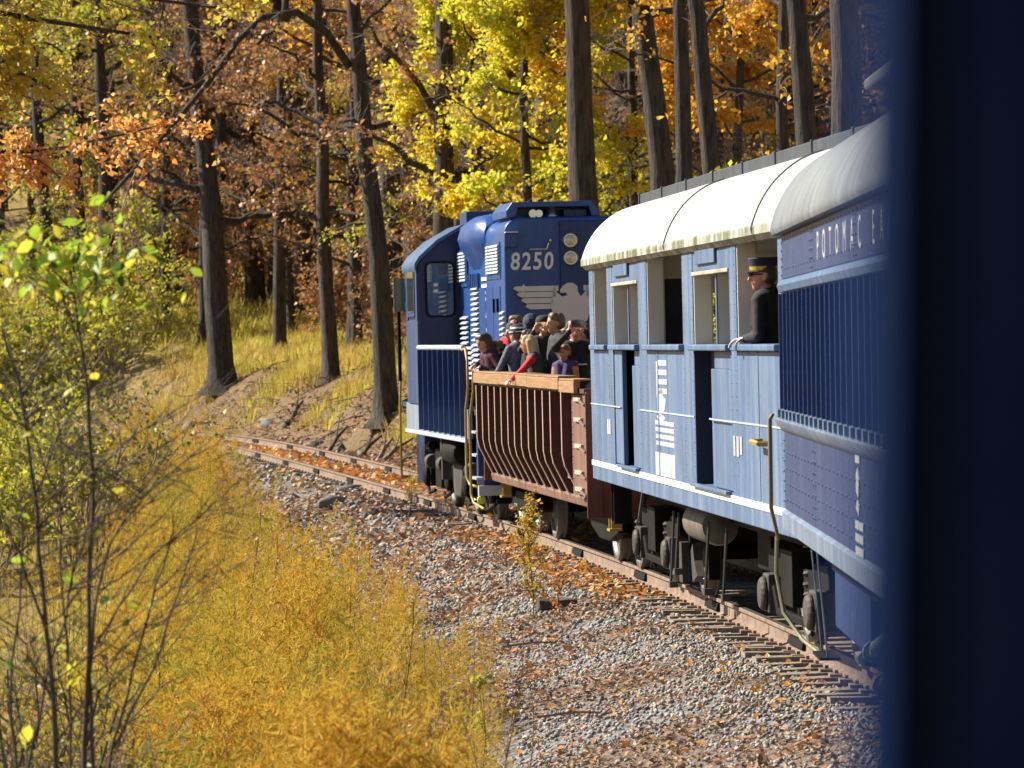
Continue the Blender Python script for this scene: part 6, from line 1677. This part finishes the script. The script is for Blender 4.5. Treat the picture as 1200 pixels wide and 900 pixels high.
def dead_stems():
    r = np.random.default_rng(78); n = 520
    Y = 21 + 60 * r.random(n) ** 1.3; px = 20 + 560 * r.random(n); x = sight(px, Y); z, q = ground(x, Y)
    k = (q < -3.9 + np.clip((Y - 56) * .04, 0, 1.4)) & (q > -10); x, Y, z = x[k][:190], Y[k][:190], z[k][:190]; n = len(x)
    L = .8 + .75 * r.random(n); D = norm(np.stack([r.normal(size=n) * .12, r.normal(size=n) * .12, np.ones(n)], 1)); P = bend(np.stack([x, Y, z], 1), D, L, 6, -.02, r, .04)
    m = 7; ids = np.repeat(np.arange(n), m); t = .35 + .6 * r.random(n * m); i0 = np.minimum((t * 5).astype(int), 4); w = (t * 5 - i0)[:, None]
    B = P[ids, i0] * (1 - w) + P[ids, i0 + 1] * w; a = r.random(n * m) * 6.28; D2 = norm(np.stack([np.cos(a) * .7, np.sin(a) * .7, np.ones(n * m)], 1)); S = bend(B, D2, .08 + .22 * r.random(n * m) * (1.2 - t), 3, 0, r, .06)
    V, F = merge([twig_mesh(P, np.full(n, .006), 4), twig_mesh(S, np.full(n * m, .0025), 3)]); tag(mesh_np('dead_stems', V, F, [M['stalk']], smooth=True), kind='stuff')
dead_stems()

def grass():
    r = np.random.default_rng(5)
    def tuft(seed, nb=8, h=.42, sp=.20):
        q = np.random.default_rng(seed); V = []; F = []
        for i in range(nb):
            a = q.random() * 6.28; d = np.array([math.cos(a), math.sin(a), 0]); b = d * sp * q.random(); L = h * (.5 + .7 * q.random()); tip = b + d * L * (.25 + .4 * q.random()) + np.array([0, 0, L]); mid = (b + tip) / 2 + np.array([0, 0, L * .12]); s = np.cross(d, [0, 0, 1]) * .012
            n = len(V); V.extend([b - s, b + s, mid + s * .7, mid - s * .7, tip]); F.extend([(n, n + 1, n + 2), (n, n + 2, n + 3), (n + 3, n + 2, n + 4)])
        return np.array(V), np.array(F)
    B = [tuft(s) for s in range(5)]
    # bank top and slope
    n = 34000; Y = 84 + 80 * r.random(n); x = track_x(Y) + (3.2 + 16 * r.random(n) ** 1.7) / np.cos(track_h(Y)); z, q = ground(x, Y)
    d = np.clip(.55 + .9 * vnoise(x + 40, Y, 4.5), 0, 1) * np.clip((q - 3.0) / 1.5 + .7 * vnoise(x, Y, 1.6), .12, 1); keep = r.random(n) < d
    px = 600 + 4800 * x / Y; keep &= (px > -40) & (px < 720)
    x, Y, z = x[keep], Y[keep], z[keep]; x1 = x[:10500]; pos = [np.stack([x1, Y[:10500], z[:10500]], 1)]; sc = [.8 + .6 * r.random(len(x1))]
    # verge under and around the weeds
    n = 2600; Y = 19 + 60 * r.random(n); px = -30 + 560 * r.random(n); x = sight(px, Y); z, q = ground(x, Y); keep = (q < -4.0) & (q > -14) & (px > 110 - Y); x, Y, z = x[keep], Y[keep], z[keep]
    pos.append(np.stack([x, Y, z], 1)); sc.append(.45 + .5 * r.random(len(x)))
    V, F = scatter(B, np.concatenate(pos), np.concatenate(sc), tilt=.15, r=r)
    tag(mesh_np('grass', V, F, [M['grass']]), kind='stuff')
grass()

# eroded bank: bare roots, ledges and rocks --------------------------------------
def bank_bits():
    r = np.random.default_rng(9)
    rows = [(225, 470, 126, .9), (245, 455, 122, .7), (318, 455, 118, .9), (335, 440, 116, .6), (372, 460, 108, .7), (402, 490, 104, .6), (425, 485, 101, .5)]
    for i, (px, py, Y, s) in enumerate(rows):
        x = sight(px, Y); z, _ = ground(np.array([x]), np.array([Y])); V, F = scatter([STONES[i % 7]], np.array([[0, 0, 0]]), np.array([[s * .9, s * .9, s * 1.0]]), r=r)
        o = mesh_np('bank_rock', V, F, [M['rock_dull']]); o.location = (x, Y, float(z[0]) - .14 * s)
        tag(o, ['grey rock ledge under the biggest bank-foot trunk', 'grey rock right beside the biggest bank-foot trunk', 'grey rock under an overhang halfway along the bare bank', 'smaller grey rock above the overhang on the bare bank', 'rock in the bank face below the thin twin trunks', 'low rock on the bare bank left of the leaning tree', 'small rock beside the fallen branches ahead of the locomotive'][i], 'rock')
    for i, (px, Y, L, a, lab) in enumerate(((388, 104, 1.6, 1.05, 'long dark fallen branch slanting down the bare bank'), (425, 100, 1.5, .9, 'dark fallen branch on the bank below the leaning tree'), (452, 97, 1.8, .75, 'pale fallen branch propped on the bank by the locomotive front'), (446, 98, 1.2, 1.1, 'dark fallen branch crossing the pale one by the locomotive front'), (345, 116, 1.1, 1.1, 'dark bare root hanging over the bank under the grass'))):
        x = sight(px, Y); z, _ = ground(np.array([x]), np.array([Y])); mb = MB(); dx, dz = math.cos(a) * L / 2, math.sin(a) * L / 2
        z1, _ = ground(np.array([x - dx]), np.array([Y])); z2, _ = ground(np.array([x + dx]), np.array([Y]))
        mb.tube([(-dx, -.2, float(z1[0] - z[0]) + .06), (-dx * .3, -.15, -dz * .3 + .12), (dx * .4, -.1, dz * .45 + .1), (dx, 0, max(float(z2[0] - z[0]), dz * .8) + .12)], [.06, .07, .055, .03], 7)
        mb.tube([(0, -.12, .12), (dx * .4, -.3, dz * .2 + .3), (dx * .6, -.4, dz * .5 + .6)], [.03, .022, .01], 5)
        o = mb.build('fallen_branch', M['deadwood'] if 'pale' in lab else M['twig_dark'], None, smooth=60); o.location = (x, Y, float(z[0])); tag(o, lab, 'branch')
bank_bits()

def bank_debris():
    r = np.random.default_rng(19); n = 900
    Y = 66 + 68 * r.random(n); x = track_x(Y) + (2.3 + 4.2 * r.random(n)) / np.cos(track_h(Y)); z, q = ground(x, Y)
    a = r.random(n) * 6.28; L = .25 + .9 * r.random(n) ** 2; D = np.stack([np.cos(a), np.sin(a), .15 + .5 * r.random(n) * np.cos(a)], 1)
    P = bend(np.stack([x, Y, z + .05], 1), norm(D), L, 4, -.1, r, .12)
    V, F = twig_mesh(P, .010 + .022 * r.random(n) ** 2, 4); tag(mesh_np('bank_sticks', V, F, [M['twig_dark']], smooth=True), kind='stuff')
    # hanging roots and turf under the grass edge
    n = 700; Y = 84 + 50 * r.random(n); qq = 4.6 + .8 * vnoise(Y, Y * 0, 2.0) + .35 * r.normal(size=n); x = track_x(Y) + qq / np.cos(track_h(Y)); z, q = ground(x, Y)
    keep = vnoise(Y, Y * 0 + 9, 3.0) + .3 * r.normal(size=n) > -.05; x, Y, z = x[keep], Y[keep], z[keep]; n = len(x)
    D = norm(np.stack([-.5 - .5 * r.random(n), r.normal(size=n) * .5, -.5 - .5 * r.random(n)], 1))
    P = bend(np.stack([x, Y, z + .10], 1), D, .25 + .6 * r.random(n), 4, -.1, r, .15)
    V, F = twig_mesh(P, .010 + .014 * r.random(n), 3); tag(mesh_np('hanging_roots', V, F, [M['stalk']], smooth=True), kind='stuff')
bank_debris()

# single plants that stand out -------------------------------------------------------
def stalk_plant(label, px, Y, h, seed, leaf='weed', branches=10, size=.03, nleaf=60, spread=.35, bl=.22, lean=(0, 0), name='weed_stalk', t0=.35, stalk='stalk', r0=.008):
    r = np.random.default_rng(seed + 900); X = sight(px, Y); z, _ = ground(np.array([X]), np.array([Y])); root = empty(name, (X, Y, float(z[0]) - .02)); tag(root, label, 'plant')
    t = np.linspace(0, 1, 9); P = np.stack([lean[0] * h * t + .03 * h * np.sin(t * 5 + seed), lean[1] * h * t, h * t], 1)
    n = branches; tb = t0 + (1 - t0) * r.random(n); B = np.stack([np.interp(tb, t, P[:, k]) for k in range(3)], 1); a = r.random(n) * 6.28
    D = norm(np.stack([np.cos(a) * spread * 2, np.sin(a) * spread * 2, np.ones(n)], 1)); L = bl * h * (1.25 - .8 * tb) * (.6 + .6 * r.random(n)); SP = bend(B, D, L, 4, .0, r, .06)
    V, F = merge([twig_mesh(P[None], np.array([r0]), 5), twig_mesh(SP, np.full(n, r0 * .45), 3)]); mesh_np('stem', V, F, [M[stalk]], smooth=True, parent=root)
    if nleaf:
        k = r.integers(0, n, nleaf); s = r.random((nleaf, 1)); C = SP[k, 0] * (1 - s) + SP[k, 3] * s + r.normal(size=(nleaf, 3)) * .015
        V, F = leaf_mesh(C, size, r); tag(mesh_np('leaves', V, F, [M[leaf]], parent=root), kind='stuff')
    return root
stalk_plant('feathery golden-green sprig growing at the railside before the brown wagon', 621, 43.5, 1.22, 1, 'weed', 44, .040, 760, .36, .36, t0=.12, name='sprig', lean=(.02, 0))
stalk_plant('rusty spreading sprig right of the taller one at the railside below the wagon', 655, 43.2, .40, 2, 'leaf_russet', 14, .04, 150, .7, .6, t0=.1, name='sprig')
stalk_plant('tall thin brown stalk rising from the golden weeds at the ballast edge', 476, 29.0, 1.75, 3, 'weed', 12, .03, 60, .2, .10, r0=.009)
stalk_plant('slender dark stalk leaning over the ballast right of the leafy seedling', 592, 29.0, 1.45, 4, 'weed', 8, .03, 30, .2, .10, lean=(.07, 0), r0=.007)
stalk_plant('thin reddish stalk rising from brown leaves at the bottom centre', 622, 29.5, 1.10, 5, 'weed', 8, .025, 20, .2, .12, lean=(-.02, 0), r0=.006)
stalk_plant('small yellow-green leafy seedling between two bare stalks', 566, 31.5, .85, 6, 'leaf_green', 12, .055, 90, .5, .35, name='seedling', t0=.3, r0=.007)
stalk_plant('tall thin brown stalk standing in the middle of the golden weeds', 320, 21.5, 1.35, 7, 'weed', 10, .03, 40, .3, .14, r0=.007)
stalk_plant('bare dark pencil-thin stalk upright among the far golden weeds', 190, 36.0, 1.35, 8, 'weed', 3, .02, 0, .1, .04, r0=.012, stalk='twig_dark')
stalk_plant('reddish bare stem at the far corner of the golden weeds by the grey stones', 300, 46, 2.0, 9, 'leaf_russet', 16, .05, 40, .2, .2, r0=.010)
stalk_plant('second reddish bare stem beside the corner of the golden weeds', 316, 47, 1.6, 10, 'leaf_russet', 14, .05, 30, .2, .2, lean=(.03, 0), r0=.009)
stalk_plant('yellow-flecked weed standing by the rail below the locomotive', 480, 62, 1.0, 11, 'weed', 14, .05, 80, .3, .3, r0=.008)

# the bare sapling at the left edge, close by: every leaf its own piece
def sapling():
    r = np.random.default_rng(31); Y0 = 18.5
    X0 = sight(72, Y0); z, _ = ground(np.array([X0]), np.array([Y0])); zb = float(z[0]) - .1
    pt = lambda px, py, Y=Y0: np.array([sight(px, Y) - X0, Y - Y0, EYE + (405.5 - py) / 4800 * Y - zb])
    leafv = np.array([(0, 0, 0), (.22, .26, .03), (.55, .33, .06), (.85, .16, .02), (1, 0, -.06), (.85, -.16, .02), (.55, -.33, .06), (.22, -.26, .03), (.25, 0, -.02), (.6, 0, -.01)])
    leaff = [(0, 8, 1), (8, 9, 2, 1), (9, 4, 3, 2), (0, 7, 8), (8, 7, 6, 9), (9, 6, 5, 4)]
    lm = {}
    for mk in ('near_leaf_green', 'near_leaf_yellow', 'near_leaf_dark'):
        me = bpy.data.meshes.new('leaf'); me.from_pydata([tuple(v) for v in leafv], [], leaff); me.materials.append(M[mk]); me.polygons.foreach_set('use_smooth', np.ones(6, bool)); lm[mk] = me
    def shrub(name, label, stems, nleaf_tip, tip, loose, seed):
        q = np.random.default_rng(seed); root = empty(name, (X0, Y0, zb)); tag(root, label, 'sapling')
        main = []; parts = []
        for pts, r0, nb in stems:
            P = np.array([pt(*p) for p in pts]); s = np.linspace(0, 1, 14); P = np.stack([np.interp(s, np.linspace(0, 1, len(P)), P[:, k]) for k in range(3)], 1)
            for _ in range(2): P[1:-1] = (P[:-2] + 2 * P[1:-1] + P[2:]) / 4
            P[1:] += q.normal(size=(13, 3)) * .006
            parts.append(twig_mesh(P[None], np.array([r0]), 7)); main.append(P)
            if nb:
                t = .2 + .78 * q.random(nb); f = t * 13; i0 = np.minimum(f.astype(int), 12); B = P[i0] + (P[i0 + 1] - P[i0]) * (f - i0)[:, None]
                sd = np.where(q.random(nb) < .62, 1.0, -1.0); D = norm(np.stack([sd * (.55 + .5 * q.random(nb)), q.normal(size=nb) * .5, .35 + .6 * q.random(nb)], 1)); L = (.28 + .55 * q.random(nb)) * (1.2 - .6 * t)
                SP = bend(B, D, L, 6, .04, q, .05); parts.append(twig_mesh(SP, np.full(nb, r0 * .36), 5))
                jd = np.repeat(np.arange(nb), 3); t2 = .3 + .7 * q.random(len(jd)); f = t2 * 5; i0 = np.minimum(f.astype(int), 4); B2 = SP[jd, i0] + (SP[jd, i0 + 1] - SP[jd, i0]) * (f - i0)[:, None]; tan = norm(SP[jd, i0 + 1] - SP[jd, i0])
                D2 = norm(tan + norm(q.normal(size=(len(jd), 3))) * .7); TP = bend(B2, D2, .10 + .22 * q.random(len(jd)), 4, .0, q, .05); parts.append(twig_mesh(TP, np.full(len(jd), .0022), 4))
        V, F = merge(parts); mesh_np('stem', V, F, [M['twig_dark']], smooth=True, parent=root)
        def leaf(p, s, mk, d=None):
            o = bpy.data.objects.new('leaf', lm[mk]); COL.objects.link(o); o.parent = root; o.location = p
            o.rotation_euler = (q.normal() * .7, .5 + q.normal() * .5, q.random() * 6.28); o.scale = (s, s, s)
        for _ in range(nleaf_tip):
            px = tip[0] + q.normal() * tip[2]; py = tip[1] + q.normal() * tip[3]; Yl = Y0 + q.normal() * .12
            mk = ('near_leaf_green', 'near_leaf_yellow', 'near_leaf_dark')[int(q.choice(3, p=[.60, .30, .10]))]
            leaf(pt(px, py, Yl), .050 + .045 * q.random(), mk)
        for px, py in loose: leaf(pt(px, py), .065 + .035 * q.random(), 'near_leaf_yellow' if q.random() < .5 else 'near_leaf_green')
    shrub('sapling', 'thin dark sapling topped with a spray of bright yellow-green leaves at the left edge', [([(98, 940), (104, 760), (108, 600), (104, 470), (92, 380), (80, 300)], .013, 9), ([(92, 400), (70, 330), (40, 300), (5, 285)], .005, 5), ([(90, 390), (115, 330), (140, 318)], .005, 4), ([(84, 330), (86, 280), (92, 262)], .004, 3)], 150, (70, 306, 52, 27), [(118, 700), (128, 660), (75, 672), (78, 760), (150, 752), (96, 790), (88, 772), (70, 668), (100, 626), (118, 616), (150, 712), (84, 768), (106, 438)], 41)
    shrub('sapling', 'bare forked grey-brown sapling at the very left edge, left of the leafy-topped one', [([(66, 940), (62, 800), (48, 680), (40, 560), (26, 470), (2, 380)], .014, 16), ([(54, 740), (20, 640), (-20, 560)], .008, 9), ([(60, 820), (20, 740), (-30, 700)], .007, 8), ([(42, 580), (70, 500), (120, 440), (150, 400)], .006, 8), ([(44, 620), (100, 560), (170, 500), (200, 480)], .006, 9)], 0, (0, 0, 1, 1), [(20, 600), (140, 570)], 42)
    shrub('sapling', 'bare arching sapling spreading its twigs over the golden weeds', [([(118, 940), (150, 800), (185, 690), (205, 600)], .009, 10), ([(112, 940), (104, 820), (110, 700), (135, 620), (190, 560)], .010, 14), ([(130, 880), (180, 780), (230, 640), (232, 600)], .007, 8), ([(110, 760), (170, 660), (255, 585)], .006, 6)], 0, (0, 0, 1, 1), [(183, 700), (150, 690), (165, 575)], 43)
    shrub('sapling', 'clump of bare grey stems fanning out at the bottom left corner', [([(20, 950), (10, 800), (30, 660), (22, 560)], .008, 14), ([(24, 950), (45, 830), (80, 700), (92, 620)], .008, 14), ([(18, 950), (-10, 820), (-15, 690)], .007, 10), ([(30, 950), (75, 860), (140, 760), (175, 720)], .006, 12)], 0, (0, 0, 1, 1), [(12, 655), (52, 740), (34, 850), (80, 800), (8, 770)], 44)
    shrub('sapling', 'thin bare sapling between the forked one and the leafy-topped one', [([(84, 950), (80, 780), (70, 640), (74, 520), (60, 430)], .007, 16), ([(78, 700), (110, 600), (125, 520)], .005, 9), ([(74, 600), (40, 520), (20, 440)], .005, 9)], 0, (0, 0, 1, 1), [(64, 540), (102, 560), (40, 500), (86, 455), (60, 610)], 45)
M['near_leaf_green'] = plain('sapling_leaf_green', (0.36, 0.50, 0.04), .45, .3, 20, 0, .2)
M['near_leaf_yellow'] = plain('sapling_leaf_yellow', (0.66, 0.60, 0.06), .45, .3, 20, 0, .2)
M['near_leaf_dark'] = plain('sapling_leaf_dark', (0.06, 0.12, 0.02), .45, .3, 20, 0, .2)
for k_ in ('near_leaf_green', 'near_leaf_yellow', 'near_leaf_dark'):
    n = M[k_].node_tree; b = n.nodes['Principled BSDF']; t_ = nd(n, 'ShaderNodeBsdfTranslucent'); src = b.inputs['Base Color'].links[0].from_socket
    n.links.new(src, t_.inputs[0]); ms_ = nd(n, 'ShaderNodeMixShader'); ms_.inputs[0].default_value = .5; o_ = n.nodes['Material Output']
    n.links.new(b.outputs[0], ms_.inputs[1]); n.links.new(t_.outputs[0], ms_.inputs[2]); n.links.new(ms_.outputs[0], o_.inputs[0])
sapling()
# brushwood round the foot of the saplings
for i, (px, Y, h) in enumerate(((20, 19.5, 1.9), (60, 21, 1.7), (-5, 22, 2.2), (120, 23, 1.5), (35, 25, 2.0))):
    bush(['tangled grey brush at the bottom left corner', 'tangled brush at the foot of the saplings', 'tall dry brush cut by the left frame edge', 'low tangled brush between saplings and golden weeds', 'dry brush just behind the saplings'][i], sight(px, Y), Y, h, 1.3, 'leaf_scrub', 950 + i, stems=22, subs=8, twigs=6, leaves=2, size=.05, twigm='twig' if i % 2 else 'twig_dark', name='brush', keep=.6)
